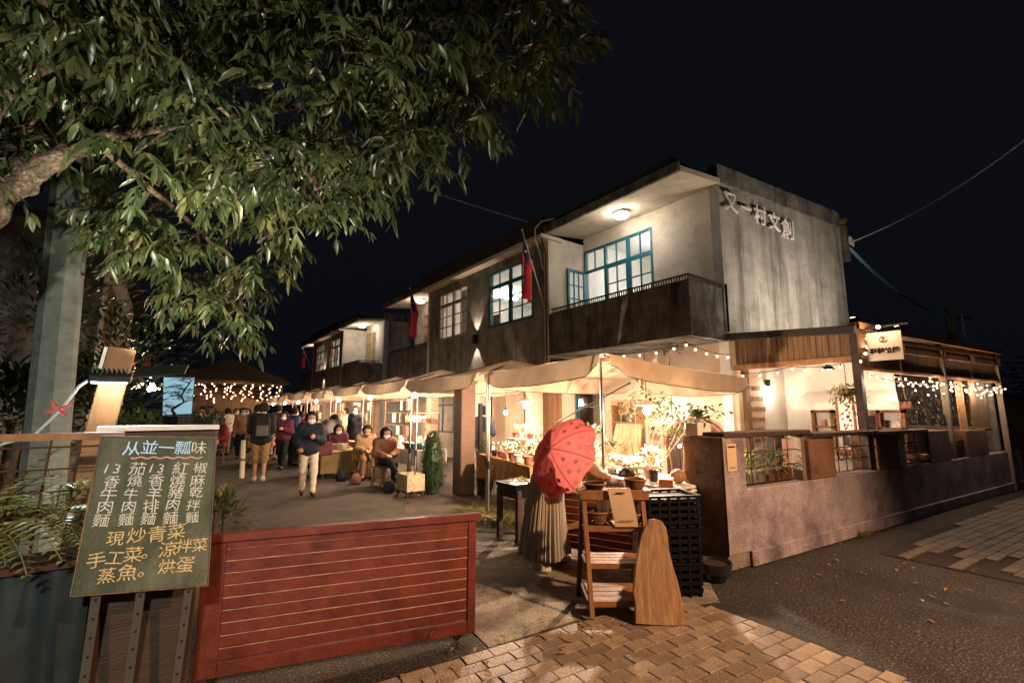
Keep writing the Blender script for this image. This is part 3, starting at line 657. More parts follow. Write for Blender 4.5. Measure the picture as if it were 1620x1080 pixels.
MB().slab([ad(3.02, .016, 1.375), ad(3.28, .016, 1.375), ad(3.28, .036, 1.525), ad(3.02, .036, 1.525)], -.002).build('screen', emis('screen_blue', (.45, .8, 1), 1.6), tb)
MB().slab([ad(3.08, .05, 1.29), ad(3.22, .05, 1.29), ad(3.22, .06, 1.37), ad(3.08, .06, 1.37)], .02).build('stand', M['black_metal'], tb)
# pink glowing lantern sign inside
ls = thing('lantern_sign', 'pink lit paper lantern sign with dark brush strokes', 'sign', ad(1.0, .9, 1.0))
LP = ad(1.05, .6); pinkm = pm('lantern_pink', hexc('d99b86'), hexc('e0a896'), 4, .8, emit=.55, ecol=(1, .42, .30))
MB().cbox((LP.x, LP.y, 1.50), (.26, .26, .62), -.3).build('box', pinkm, ls); f = MB()
for sx in (-1, 1):
    for sy in (-1, 1): v_ = Matrix.Rotation(-.3, 3, 'Z') @ Vector((sx*.14, sy*.14, 0)); f.cbox((LP.x+v_.x, LP.y+v_.y, 1.5), (.03, .03, .68), -.3)
f.build('frame', M['wood_warm'], ls); st_ = MB()
fx = Matrix.Rotation(-.3, 3, 'Z') @ Vector((-.132, 0, 0)); fy = Matrix.Rotation(-.3, 3, 'Z') @ Vector((0, -1, 0))
for j in range(7): st_.tube([Vector((LP.x, LP.y, 1.70-j*.06))+fx+fy*(.05*math.sin(j*2.1)), Vector((LP.x, LP.y, 1.66-j*.06))+fx+fy*(.06*math.cos(j*1.7))], .012, 5)
st_.build('brush_strokes', M['ink'], ls)
MB().box((LP.x-.05, LP.y-.05, 0), (LP.x+.05, LP.y+.05, 1.19)).build('stand', M['wood_dark'], ls)
# hanging fern basket and shell lamp
hb = thing('hanging_plant', 'trailing leafy plant hanging at the cafe corner', 'plant', (8.35, 2.75, 1.6))
MB().lathe([(.02, 0), (.10, .02), (.12, .12)], (8.35, 2.75, 1.82), 10).build('basket', M['wood_dark'], hb); MB().tube([(8.35, 2.75, 1.92), (8.35, 2.75, 2.32)], .006, 5).build('cord', M['wire_black'], hb)
fo = MB()
for i in range(260):
    a = random.uniform(0, 6.28); rr = random.random()**.5*.26; z = 1.95-rr*rr*4*random.random()+random.uniform(-.1, .1)
    if random.random() < .25: z -= random.uniform(0, .55)
    fo.leaf((8.35+rr*math.cos(a), 2.75+rr*math.sin(a)*.9, z), (math.cos(a), math.sin(a), -.6), (0, 0, 1), random.uniform(.05, .08), .035)
fo.build('foliage', M['leaf_olive'], hb)
sh = thing('hanging_planter', 'pinkish bowl planter hanging under the fairy lights', 'planter', ad(1.7, .1, 1.6))
c_ = ad(1.75, .12, 1.72); MB().lathe([(.03, -.12), (.12, -.08), (.16, .02), (.15, .03)], c_, 14).build('bowl', M['ceramic_pink'], sh); MB().tube([c_+Vector((.12, 0, .0)), c_+Vector((0, 0, .5))], .005, 5).build('cord', M['worn_wood'], sh)
fo = MB()
for i in range(120):
    a = random.uniform(0, 6.28); fo.leaf(c_+Vector((.1*math.cos(a), .1*math.sin(a), .03)), (math.cos(a), math.sin(a), random.uniform(-.2, 1)), (0, 0, 1), random.uniform(.08, .16), .03)
fo.build('foliage', M['leaf_dark'], sh)
# far fence and the wall beyond
fw_ = thing('board_fence', 'brown board fence beyond the cafe at far right', 'fence', (17, 1.5, 0))
for i in range(30):
    p = Vector((13.9, 2.35, 0))+GD*(i*.2); MB().prism([(p.x, p.y), (p.x+.19, p.y-.021), (p.x+.19, p.y+.01), (p.x, p.y+.03)], 0, 2.0+random.uniform(-.02, .02)).build('board', M['wood_plank'], fw_)
MB().beam(Vector((13.9, 2.33, 1.98)), Vector((13.9, 2.33, 1.98))+GD*6, .06, .1).build('top_rail', M['wood_dark'], fw_)
# ------------------------------------------------------------------ low street wall with piers and iron grilles
WD = Vector((.996, -.086, 0)); WN = Vector((-.086, -.996, 0)); W0 = Vector((4.71, 2.72, 0))
pm('wall_mauve', hexc('85777a'), hexc('a39599'), 3, .9, .6, 45, stain=hexc('4c3f42'), sscale=2, samt=.9, grit=.3)
pm('pier_ochre', hexc('6f6255'), hexc('8d7f6f'), 4, .9, .6, 40, stain=hexc('3a322b'), sscale=2.5, samt=.9, grit=.3)
pm('pier_brown', hexc('6a4a39'), hexc('86604a'), 5, .9, .6, 40, stain=hexc('38281f'), sscale=2.5, samt=.85, grit=.3)
lw = thing('street_wall', 'low plastered wall with piers, iron grilles and plank caps', 'wall', W0)
wp = lambda s, t=0., z=0.: W0+WD*s-WN*t+Vector((0, 0, z))
def wbox(s0, s1, t0, t1, z0, z1):
    return MB().prism([tuple(wp(s0, t0).xy), tuple(wp(s1, t0).xy), tuple(wp(s1, t1).xy), tuple(wp(s0, t1).xy)], z0, z1)
wbox(.36, 10.3, 0, .22, 0, .77).build('base_wall', M['wall_mauve'], lw, bevel=.01)
wbox(.36, 10.2, -.035, 0, 0, .16).build('plinth', M['wall_mauve'], lw, bevel=.01)
wbox(0, .36, 0, .5, 0, 1.33).build('gate_pier', M['pier_ochre'], lw, bevel=.012)
wbox(.0, .36, -.012, -.002, 0.16, 1.33).build('pier_face', M['wall_mauve'], lw)
for s0, s1, zt, m_ in ((1.72, 2.33, 1.25, 'pier_brown'), (3.55, 4.45, 1.26, 'pier_brown'), (5.42, 6.33, 1.28, 'pier_brown'), (7.2, 8.3, 1.25, 'pier_brown')):
    wbox(s0, s1, .0, .34, .77, zt).build('pier', M[m_], lw, bevel=.012)
wbox(4.2, 4.45, -.012, -.002, .78, 1.26).build('pier_face', M['wall_mauve'], lw)
wbox(6.34, 7.19, .06, .12, .77, 1.08).build('wood_panel', M['wood_dark'], lw)
# plank caps
for s0, s1, z in ((.02, 1.75, 1.345), (1.80, 3.60, 1.30), (3.62, 5.4, 1.285)):
    for j in range(2): MB().beam(wp(s0+.02*j, .05+.15*j, z), wp(s1-.03*j, .05+.15*j, z), .14, .055).build('cap_plank', M['wood_dark'], lw, bevel=.006)
def grille(s0, s1, z0, z1, nv, nh):
    g = MB(); t = .10
    for i in range(nv+1): s = s0+(s1-s0)*i/nv; g.tube([wp(s, t, z0), wp(s, t, z1)], .007, 6)
    for j in range(nh+1): z = z0+(z1-z0)*j/nh; g.tube([wp(s0, t, z), wp(s1, t, z)], .007, 6)
    # scroll work
    for q in range(3):
        c = s0+(s1-s0)*(.3+.22*q); zc = z0+(z1-z0)*.45
        g.tube([wp(c+.13*(1-k/18)*math.cos(k*.6+q), t, zc+.13*(1-k/18)*math.sin(k*.6+q)) for k in range(17)], .006, 5)
    g.build('iron_grille', M['rust_metal'], lw)
grille(.40, 1.66, .80, 1.31, 5, 3); grille(2.40, 3.50, .80, 1.27, 5, 3); grille(4.52, 5.36, .80, 1.25, 4, 3)
wbox(1.60, 1.68, .04, .16, .78, 1.31).build('frame_post', M['wood_grey'], lw); wbox(2.34, 2.40, .04, .16, .78, 1.27).build('frame_post', M['wood_dark'], lw); wbox(5.34, 5.41, .04, .16, .78, 1.25).build('frame_post', M['wood_grey'], lw)
for (s, lab) in ((.13, 'tan paper notice taped on the gate pier'),):
    nt_ = thing('paper_notice', lab, 'notice', wp(s, -.02, 1.0)); wbox(.05, .21, -.020, -.016, .98, 1.26).build('sheet', M['paper_tan'], nt_)
    wbox(.07, .19, -.023, -.021, 1.22, 1.235).build('heading', M['ink'], nt_); wbox(.08, .18, -.023, -.021, 1.01, 1.018).build('text_line', M['ink_soft'], nt_)
# planters behind the first grille, on the wall top
def bush(parent, c, r, n, mat, L=.07, W=.025, flat=.8, name='foliage', up=.5):
    m = MB()
    for _ in range(n):
        a = random.uniform(0, 6.28); e_ = random.uniform(-.3, 1.4); q = Vector((math.cos(a)*math.cos(e_), math.sin(a)*math.cos(e_), math.sin(e_)*flat))
        p = Vector(c)+q*r*random.random()**.45
        m.leaf(p, q+Vector((random.uniform(-.5, .5), random.uniform(-.5, .5), up*random.random())), (0, 0, 1), L*random.uniform(.7, 1.3), W*random.uniform(.8, 1.2), .35)
    return m.build(name, mat, parent, kind='stuff')
for s, lab, m_ in ((.72, 'grey trough planter with spiky plant behind first iron grille', 'leaf_olive'), (1.28, 'brown trough planter with leafy plant behind first grille', 'leaf_green')):
    t = thing('trough_planter', lab, 'planter', wp(s, .14, .775)); wbox(s-.25, s+.25, .13, .30, .775, .92).build('trough', M['concrete_dark' if s < 1 else 'rust_metal'], t); bush(t, wp(s, .2, .95), .16, 160, M[m_], .12, .02)
t = thing('planter_box', 'small cream planter box with leafy plant on the gate pier', 'planter', wp(.1, .35, 1.33)); c_ = wp(.08, .34, 1.33)
MB().box((c_.x-.13, c_.y-.08, 1.335), (c_.x+.13, c_.y+.08, 1.47)).build('box', M['ceramic_white'], t, bevel=.006); bush(t, (c_.x+.02, c_.y, 1.50), .11, 110, M['leaf_green'], .07, .035)
t = thing('bowl_planter', 'dark bowl of dry soil on the ground by the gate pier', 'planter', (4.32, 2.74, 0))
MB().lathe([(.10, 0), (.15, .08), (.17, .17), (.155, .17), (.14, .13), (.001, .13)], (4.40, 2.70, .0), 20).build('bowl', M['ceramic_dark'], t, smooth=False); MB().lathe([(.001, .145), (.14, .14)], (4.40, 2.70, 0), 14).build('soil', M['soil'], t)
wd = MB()
for _ in range(60): a = random.uniform(0, 6.28); wd.leaf((wp(2.75).x+random.uniform(-.2, .2), wp(2.75).y-.06+random.uniform(-.05, .04), 0), (math.cos(a), math.sin(a), 1.3), (0, 0, 1), random.uniform(.06, .16), .012)
tag(wd.build('weed', M['leaf_olive']), 'tuft of weeds at the foot of the street wall', 'plant')
# ------------------------------------------------------------------ string lights
def string(label, pts, nb, sag=.05, r=.022, mat='bulb_warm', watts=0, nl=0, drop=.05, col=PEACH, jit=0):
    pts = [Vector(p) for p in pts]; t = thing('string_light', label, 'string light', pts[0]); path = []
    for a, b in zip(pts, pts[1:]):
        for k in range(9): f = k/8; path.append(a.lerp(b, f)-Vector((0, 0, sag*4*f*(1-f))))
    MB().tube(path, .005, 5).build('cord', M['wire_black'], t)
    mb0 = None
    for i in range(nb):
        f = (i+.5)/nb*(len(path)-1); k = min(int(f), len(path)-2); p = path[k].lerp(path[k+1], f-k)-Vector((0, 0, drop))
        if mb0 is None:
            o = MB().lathe([(.35*r, .9*r), (.9*r, .3*r), (r, -.2*r), (.7*r, -.8*r), (.01*r, -1.1*r)], (0, 0, 0), 8).build('bulb', M[mat], t, local=True, smooth=True)
            so_ = MB().tube([(0, 0, r*.8), (0, 0, drop)], r*.4, 6).build('socket', M['wire_black'], o, local=True); mb0 = o
        else: o = dup(mb0, t)
        o.location = p-pts[0]+Vector((random.uniform(-jit, jit), random.uniform(-jit, jit)*.5, random.uniform(-jit, jit)*1.4))
    for i in range(nl):
        f = (i+.5)/nl*(len(path)-1); k = min(int(f), len(path)-2); p = path[k].lerp(path[k+1], f-k)-Vector((0, 0, drop+.04))
        point('string_glow', p, watts, col, .03, t)
    return t
string('string of warm bulbs under the big balcony', [(7.1, 7.9, 2.50), (7.06, 6.2, 2.72), (7.06, 4.6, 2.76), (8.1, 4.36, 2.6)], 14, .06, .022, watts=2.2, nl=3)
string('string of warm bulbs along the plank fascia', [(8.12, 4.36, 2.28), (8.12, 3.4, 2.32), (8.12, 2.6, 2.33)], 7, .05, .020, watts=1.8, nl=3)
string('string of warm bulbs climbing the cafe corner', [(8.1, 2.5, 2.32), ad(.25, -.06, 2.55), ad(.30, -.06, 2.8), ad(.9, -.06, 2.84)], 6, .01, .022, watts=1.2, nl=1)
string('dense warm fairy lights on the cafe side, left half', [ad(.1, -.08, 2.16), ad(1.2, -.08, 2.06), ad(2.6, -.08, 2.10)], 24, .03, .013, watts=5, nl=3, drop=.02, jit=.05)
string('dense warm fairy lights on the cafe side, right half', [ad(2.2, -.10, 2.14), ad(4.2, -.10, 2.08), ad(5.9, -.10, 2.06)], 34, .05, .014, watts=7, nl=4, drop=.02, jit=.07)
string('second row of fairy lights on the cafe side', [ad(1.6, .0, 2.10), ad(3.6, .0, 2.10), ad(5.7, .0, 2.02)], 26, .08, .014, drop=.05, jit=.07)
# wall spot lamp by the menu and lamp inside cafe
sp_ = thing('wall_spot', 'small bright spot lamp on the white wall beside the menu', 'lamp', ew(1.02, .06, 2.1)); MB().cbox(ew(1.02, .06, 2.12), (.06, .06, .14)).build('can', M['black_metal'], sp_); MB().ball(ew(1.02, .06, 2.03), .03).build('bulb', M['bulb_hot'], sp_)
point('spot_light', ew(1.03, .12, 1.97), 6, (1, .80, .60), .03, sp_)
cl_ = thing('cafe_lamp', 'bright lamp hanging inside the cafe over the counter', 'lamp', (8.7, 3.0, 2.3)); MB().tube([(8.72, 3.1, 2.35), (8.72, 3.1, 2.9)], .006, 5).build('cord', M['wire_black'], cl_); MB().lathe([(.02, .1), (.10, .0), (.095, 0)], (8.72, 3.1, 2.27), 12).build('shade', M['black_metal'], cl_); MB().ball((8.72, 3.1, 2.29), .03).build('bulb', M['bulb_warm'], cl_); point('cafe_light', (8.72, 3.1, 2.2), 7, PEACH, .04, cl_)
cl2 = thing('cafe_lamp', 'second lamp added deep inside the cafe to brighten it', 'lamp', (11.2, 2.9, 2.3)); MB().tube([(11.2, 2.9, 2.3), (11.2, 2.9, 2.86)], .006, 5).build('cord', M['wire_black'], cl2); MB().lathe([(.02, .1), (.10, .0), (.095, 0)], (11.2, 2.9, 2.24), 12).build('shade', M['black_metal'], cl2); MB().ball((11.2, 2.9, 2.25), .03).build('bulb', M['bulb_warm'], cl2); point('cafe_light', (11.2, 2.9, 2.15), 16, PEACH, .04, cl2)  # added lamp, brightens the interior behind the wall openings
# ------------------------------------------------------------------ red gate leaf
GA = Vector((.27, 3.55, 0)); GB = Vector((1.94, 3.10, 0)); gd = (GB-GA).normalized(); gn = Vector((gd.y, -gd.x, 0))
GL = (GB-GA).length
gt = thing('red_gate', 'low dark red plank gate standing across the lane entrance', 'gate', (GA+GB)/2)
gp = lambda s, z, o=0.: GA+gd*s+gn*o+Vector((0, 0, z))
def gbox(s0, s1, z0, z1, o0, o1, name, mat, parent=None, bevel=.004):
    a, b, c, d = gp(s0, 0, o0), gp(s1, 0, o0), gp(s1, 0, o1), gp(s0, 0, o1)
    return MB().prism([tuple(a.xy), tuple(d.xy), tuple(c.xy), tuple(b.xy)], z0, z1).build(name, M[mat], parent or gt, bevel=bevel)
gbox(0, .12, .03, .84, -.02, .02, 'stile', 'red_paint'); gbox(GL-.06, GL, .03, .80, -.02, .02, 'stile', 'red_paint')
gbox(-.01, GL+.03, .80, .85, -.035, .035, 'top_rail', 'red_paint'); gbox(.12, GL-.06, .755, .80, -.018, .018, 'rail', 'red_paint'); gbox(.12, GL-.06, .03, .115, -.018, .022, 'rail', 'red_paint')
nb = 9
for i in range(nb):
    z0 = .115+i*(.64/nb); z1 = z0+.64/nb
    gbox(.12, GL-.06, z0+.004, z1-.004, -.012, .010+random.uniform(-.001, .001), 'plank', 'red_paint', bevel=.003)
    m = MB(); k = 14     # worn pale edge left bare along each plank joint
    for j in range(k):
        pass
    hs = [random.uniform(.0016, .0042)*(1 if i % 3 else .8) for _ in range(41)]
    def we(u, v, z1=z1, hs=hs): j_ = int(round(u*40)); return gp(.125+(GL-.19)*u, z1+(v-.5)*2*hs[j_], .0115+.004*math.sin(math.pi*v))
    m.grid(we, 40, 3).build('worn_edge', M['worn_line'], gt)
MB().tube([gp(1.42, .10, .03), gp(1.40, .07, .035), gp(1.39, .05, .03)], .004, 5).build('hook', M['steel'], gt)
for s in (.10, 1.60):
    MB().lathe([(.03, -.012), (.03, .012)], (0, 0, 0), 10).build('caster', M['black_metal'], gt, local=True).matrix_basis = wm(gt).inverted() @ (Matrix.Translation(gp(s, .022)) @ Matrix.Rotation(R(90), 4, 'X'))
# second red leaf folded open behind the shelves
g2 = thing('red_gate', 'second dark red gate leaf folded back behind the wooden shelf', 'gate', (3.9, 3.6, 0))
A2, B2 = Vector((3.62, 4.55, 0)), Vector((4.15, 3.15, 0)); d2 = (B2-A2).normalized()
for i in range(8):
    z = .12+i*.075; MB().beam(A2+Vector((0, 0, z)), B2+Vector((0, 0, z)), .022, .068).build('plank', M['red_paint'], g2)
    MB().beam(A2+Vector((-.013, 0, z+.036)), B2+Vector((-.013, 0, z+.036)), .004, .005).build('worn_edge', M['worn_wood'], g2)
for p in (A2, B2): MB().beam(p+Vector((0, 0, .03)), p+Vector((0, 0, .76)), .05, .06).build('stile', M['red_paint'], g2)
MB().beam(A2+Vector((0, 0, .735)), B2+Vector((0, 0, .735)), .05, .06).build('top_rail', M['red_paint'], g2); MB().beam(A2+Vector((-.03, 0, .15)), B2+Vector((-.03, 0, .62)), .02, .06).build('brace', M['worn_wood'], g2)
# ------------------------------------------------------------------ chalkboard menu
pm('board_green', hexc('3a3f30'), hexc('4b4e3b'), 5, .85, .15, 60, stain=hexc('6b6856'), sscale=5, sstretch=(1, 1, .45), samt=.85, grit=.25, gscale=200)
pm('chalk', hexc('ebe6da'), hexc('bdb5a5'), 60, .95, stain=hexc('55543f'), sscale=90, samt=.9); pm('chalk_yellow', hexc('e6c691'), hexc('cfae78'), 60, .95, stain=hexc('585038'), sscale=90, samt=.9); pm('chalk_cool_lit', hexc('c4dcf2'), hexc('a8c8ea'), 60, .95); pm('chalk_pink', hexc('d9a596'), rough=.9)
D0 = 3.02
tl, tr_, bl_, brr = [Vector((0, 0, CZ))+pixray(u, v)*(D0/pixray(u, v).y) for u, v in ((160, 690), (343, 692), (114, 937), (328, 921))]
tl.y += .02; tr_.y += .02; bl_.y -= .05; brr.y -= .05
cb = thing('chalkboard', 'green chalkboard menu with handwritten white and yellow characters', 'chalkboard', (tl+tr_)/2-Vector((0, 0, .7)))
MB().slab([tl, bl_, brr, tr_], -.018).build('board', M['board_green'], cb, bevel=.004)
e_ = MB(); 
for a, b in ((tl, tr_), (tl, bl_), (bl_, brr), (brr, tr_)):
    for j in range(10):
        p, q = a.lerp(b, j/10), a.lerp(b, (j+1)/10); e_.beam(p+Vector((0, .004, 0)), q+Vector((0, .004, 0)), random.uniform(.016, .021), random.uniform(.003, .007))
e_.build('worn_edge', M['wood_plank'], cb)
def bd(u, v):   # u across 0..1, v down 0..1 on the board face
    return (tl.lerp(tr_, u)).lerp(bl_.lerp(brr, u), v)
nx = ((tr_-tl).normalized()); dz = (tl-bl_).normalized(); bn = nx.cross(dz).normalized()
if bn.y > 0: bn = -bn
def chalkchar(ch, u, v, size, mat, rot=0., slant=.08):
    p = bd(u, v)+bn*.004
    x = (bd(min(u+.02, 1.2), v)-bd(u, v)).normalized(); z = (bd(u, v-.02)-bd(u, v+.02)).normalized()
    x2 = x*math.cos(rot)+z*math.sin(rot); z2 = z*math.cos(rot)-x*math.sin(rot)+x*slant
    m4 = Matrix((x2, z2, x.cross(z))).transposed().to_4x4(); m4.translation = p-x2*size*.5-z2*size*.38
    text(ch, 'chalk_character', M[mat], m4, size, cb, .0008, 'LEFT', 0)
rj = lambda a=.07: random.uniform(-a, a)
for i, ch in enumerate('从並一瓢味'): chalkchar(ch, .26+i*.145, .075+rj(.004), .074, 'chalk_cool_lit' if i < 4 else 'chalk', rj(.05))  # bluish title characters: the lamp's cool light is put into the chalk colour
MB().tube([bd(.26+.62*k/24, .145+.006*math.sin(k*1.5))+bn*.004 for k in range(25)], .0035, 5).build('chalk_line', M['chalk_pink'], cb)
for c_, s in enumerate(('13香牛肉麵', '茄燒牛肉麵', '13香羊排麵', '紅燒豬肉麵', '椒麻乾拌麵')):
    it = [s[:2]]+list(s[2:]) if s.startswith('13') else list(s)
    for r_, ch in enumerate(it):
        u = .155+c_*.177-r_*.010; v = .215+r_*.083
        if len(ch) == 2:
            chalkchar('1', u-.035, v, .064, 'chalk', -.15); chalkchar('3', u+.045, v, .062, 'chalk', -.05)
        else: chalkchar(ch, u+rj(.006), v+rj(.004), .064*random.uniform(.92, 1.1), 'chalk', rj(.1))
for row, (s, u0, v, du) in enumerate((('現炒青菜', .24, .665, .155), ('手工菜。涼拌菜', .13, .79, .130), ('蒸魚。烘蛋', .22, .895, .145))):
    for i, ch in enumerate(s): chalkchar(ch, u0+i*du, v+rj(.006)-i*.010, .075*random.uniform(.9, 1.1), 'chalk_yellow', rj(.12))
# board stand: slotted angle irons, dark box and sheet metal planter front
st = thing('board_stand', 'dark timber box with slotted steel brackets carrying the chalkboard', 'stand', (-.05, 3.2, 0))
MB().box((-.20, 3.18, 0), (.22, 3.40, .86)).build('box', M['wood_dark'], st, bevel=.01)
for u0, u1 in ((150, 112), (217, 208), (296, 291)):
    a = onz(u0, 935, 0); p = bd((u0-114)/214, .99)+Vector((0, .03, 0)); q = Vector((p.x-.02, 3.10, .02)); m = MB(); m.beam(p, q, .035, .004, (0, -1, 0)); m.beam(p+Vector((-.017, .018, 0)), q+Vector((-.017, .018, 0)), .004, .035, (0, -1, 0)); m.build('angle_iron', M['steel'], st)
    hb_ = MB()
    for k in range(9): c = p.lerp(q, (k+.5)/9)+Vector((0, -.004, 0)); hb_.lathe([(.006, -.001), (.006, .001)], (0, 0, 0), 8); hb_.v[-16:] = [(c.x+x, c.y+z, c.z+y) for x, y, z in hb_.v[-16:]]
    hb_.build('slots', M['ink'], st)
sm = thing('metal_planter', 'blue-grey sheet metal planter front below the fern mesh', 'planter', (-.6, 3.4, 0))
pm('sheet_metal', hexc('2c3335'), hexc('3a4243'), 3, .5, .1, 12, metal=.4, stain=hexc('1c1d1d'), sscale=2, samt=.7)
m = MB(); m.grid(lambda u, v: (-1.75+u*1.53, 3.22+.012*math.sin(u*60), .0+v*.86), 120, 1); m.build('sheet', M['sheet_metal'], sm, smooth=True)
MB().box((-1.78, 3.24, .0), (-.215, 3.75, .80)).build('trough', M['black_metal'], sm); MB().box((-1.76, 3.25, .805), (-.22, 3.74, .83)).build('soil', M['soil'], sm)
MB().beam((-1.78, 3.21, .87), (-.2, 3.21, .87), .05, .03).build('rim', M['rust_metal'], sm)
mf = thing('mesh_panel', 'rusty welded wire mesh panel with ferns growing through', 'fence', (-.8, 3.22, .87))
g = MB()
for i in range(15): x = -1.75+i*.108; g.tube([(x, 3.20, .87), (x+.02, 3.22, 1.46)], .006, 6)
for j in range(6): g.tube([(-1.78, 3.195+.004*j, .9+j*.105), (-.20, 3.195+.004*j, .9+j*.105)], .005, 6)
g.build('wire', M['rust_metal'], mf); MB().beam((-1.8, 3.22, 1.475), (-.16, 3.22, 1.475), .04, .035).build('top_rail', M['wood_warm'], mf)
def fern(loc, n, L, label):
    t = thing('fern', label, 'fern', loc); m = MB()
    for k in range(n):
        a = random.uniform(0, 6.28) if k % 3 else random.uniform(3.6, 5.6); el = random.uniform(.35, 1.3); l = L*random.uniform(.6, 1.15); p = Vector(loc); pts = []
        d = Vector((math.cos(a)*math.cos(el), math.sin(a)*math.cos(el), math.sin(el)))
        for s in range(15): pts.append(p.copy()); p = p+d*(l/14); d = (d+Vector((0, 0, -.10))).normalized()
        m.tube(pts, .003, 4)
        for s in range(1, 15):
            dd = (pts[min(s+1, 14)]-pts[s-1]).normalized(); sd = dd.cross(Vector((0, 0, 1)))
            if sd.length < .01: continue
            sd.normalize(); w_ = .055*math.sin(math.pi*(s+1.5)/17)*l/.35
            for sg_ in (-1, 1): m.leaf(pts[s], sd*sg_+dd*.35, Vector((0, 0, 1)), w_, .024, .15)
    m.build('fronds', M['leaf_olive'], t, kind='stuff')
for x, y, n, L, lab in ((-.62, 3.30, 24, .5, 'fern bursting through the mesh panel left of the chalkboard'), (-.95, 3.32, 22, .5, 'fern at the left edge behind the wire mesh'), (-.40, 3.34, 16, .40, 'smaller fern close to the chalkboard side'), (-1.4, 3.4, 10, .42, 'fern farthest left in the metal planter')): fern((x, y, 1.02), n, L, lab)
t = thing('broadleaf_plant', 'broad leaved plant between ferns behind the mesh', 'plant', (-.75, 3.5, .83)); m = MB()
for k in range(14): a = k*.9; m.leaf((-.75, 3.5, .83+.02*k), (math.cos(a)*.6, math.sin(a)*.6, .9), (0, 0, 1), .26, .08, .35)
m.build('leaves', M['leaf_green'], t)
# slim leafy shrub right of the chalkboard, inside the gate
for (u, v, z, lab) in ((352, 800, .25, 'low yellowish shrub just behind the red gate'), (335, 815, .2, 'low dark shrub beside the chalkboard foot')):
    p = onz(u, v+40, z); t = thing('shrub', lab, 'shrub', (p.x, p.y, 0)); bush(t, (p.x, p.y, .35), .32, 170, M['leaf_olive' if v < 810 else 'leaf_dark'], .12, .03, 1.1); MB().tube([(p.x, p.y, 0), (p.x, p.y, .5)], .012, 5).build('stem', M['wood_dark'], t)
# ------------------------------------------------------------------ concrete utility pole, leaning post with floodlight
pm('pole_concrete', hexc('6f7670'), hexc('828a84'), 4, .85, .3, 30, stain=hexc('4a4f4b'), sscale=4, sstretch=(1, 1, 3), samt=.5)
pq0, pq1 = [Vector((0, 0, CZ))+pixray(u, v)*(6.0/pixray(u, v).y) for u, v in ((76, 680), (114, 290))]; PB = pq0+(pq0-pq1)*(pq0.z/(pq1.z-pq0.z)); ptop = pq0+(pq1-pq0)*((8-pq0.z)/(pq1.z-pq0.z))
up_ = thing('utility_pole', 'thick grey concrete utility pole left of the lane entrance', 'pole', PB)
MB().tube([PB, PB.lerp(ptop, .5), ptop], [.165, .145, .125], 8).build('shaft', M['pole_concrete'], up_)
for z in (2.9, 4.2): MB().tube([PB.lerp(ptop, z/8)+Vector((-.16, -.05, 0)), PB.lerp(ptop, z/8)+Vector((.16, -.05, 0))], .012, 6).build('step_bolt', M['rust_metal'], up_)
lpost = thing('leaning_post', 'leaning timber post with black floodlight and white cable', 'post', (-.36, 3.75, 0))
pa, pb_ = Vector((-.345, 3.72, 1.1)), Vector((-.24, 3.70, 1.98)); MB().beam(pa, pb_, .13, .05, (0, -1, 0)).build('board', M['wood_warm'], lpost, bevel=.004); MB().beam(pa.lerp(pb_, .85)+Vector((-.075, .0, 0)), pb_+Vector((-.075, 0, 0)), .016, .06, (0, -1, 0)).build('edge_strip', M['ceramic_white'], lpost)
fl_ = thing('floodlight', 'black floodlight clamped on the leaning post above the chalkboard', 'lamp', (-.28, 3.62, 1.76))
MB().cbox((-.27, 3.60, 1.795), (.19, .14, .045), .1, rot=Matrix.Rotation(R(12), 3, 'X')).build('housing', M['black_metal'], fl_, bevel=.006)
fins = MB()
for k in range(8): fins.cbox((-.35+k*.022, 3.60, 1.83), (.006, .12, .03))
fins.build('cooling_fin', M['black_metal'], fl_)
MB().cbox((-.27, 3.585, 1.770), (.16, .11, .006), rot=Matrix.Rotation(R(12), 3, 'X')).build('lens', M['tube_white'], fl_)
MB().slab([(-.17, 3.56, 1.79), (.08, 3.50, 1.82), (.10, 3.66, 1.89), (-.16, 3.67, 1.86)], .01).build('hood', M['black_metal'], fl_)
spot('flood_beam', (-.27, 3.57, 1.74), (.02, 3.05, 1.25), 16, COOL, 120, .7, .05, fl_); spot('added_tree_beam', (-.10, 3.42, 1.92), (.5, 4.6, 4.2), 85, (1, .97, .70), 120, .8, .06, fl_)  # second spot is added above the housing to brighten the tree leaves
cbl = MB().tube([(-.34, 3.6, 1.80), (-.40, 3.58, 1.74), (-.47, 3.6, 1.60), (-.56, 3.62, 1.47), (-.75, 3.65, 1.40), (-1.1, 3.7, 1.42)], .008, 6); cbl.build('cable', M['wire_white'], fl_)
rb = MB(); c = Vector((-.475, 3.585, 1.615))
for a in (.3, 2.2, 3.6, 5.4): rb.leaf(c, (math.cos(a), -.2, math.sin(a)), (0, -1, 0), .06, .018)
rb.build('ribbon', pm('ribbon_red', hexc('b5403c'), rough=.7), fl_)
ps = thing('white_planter_rim', 'white painted ledge glowing behind the chalkboard top', 'ledge', (0, 3.5, 1.3)); MB().box((-.29, 3.42, 1.49), (.28, 3.62, 1.515)).build('top', M['ceramic_white'], ps); MB().box((-.27, 3.45, .86), (.26, 3.60, 1.488)).build('body', M['wood_dark'], ps)
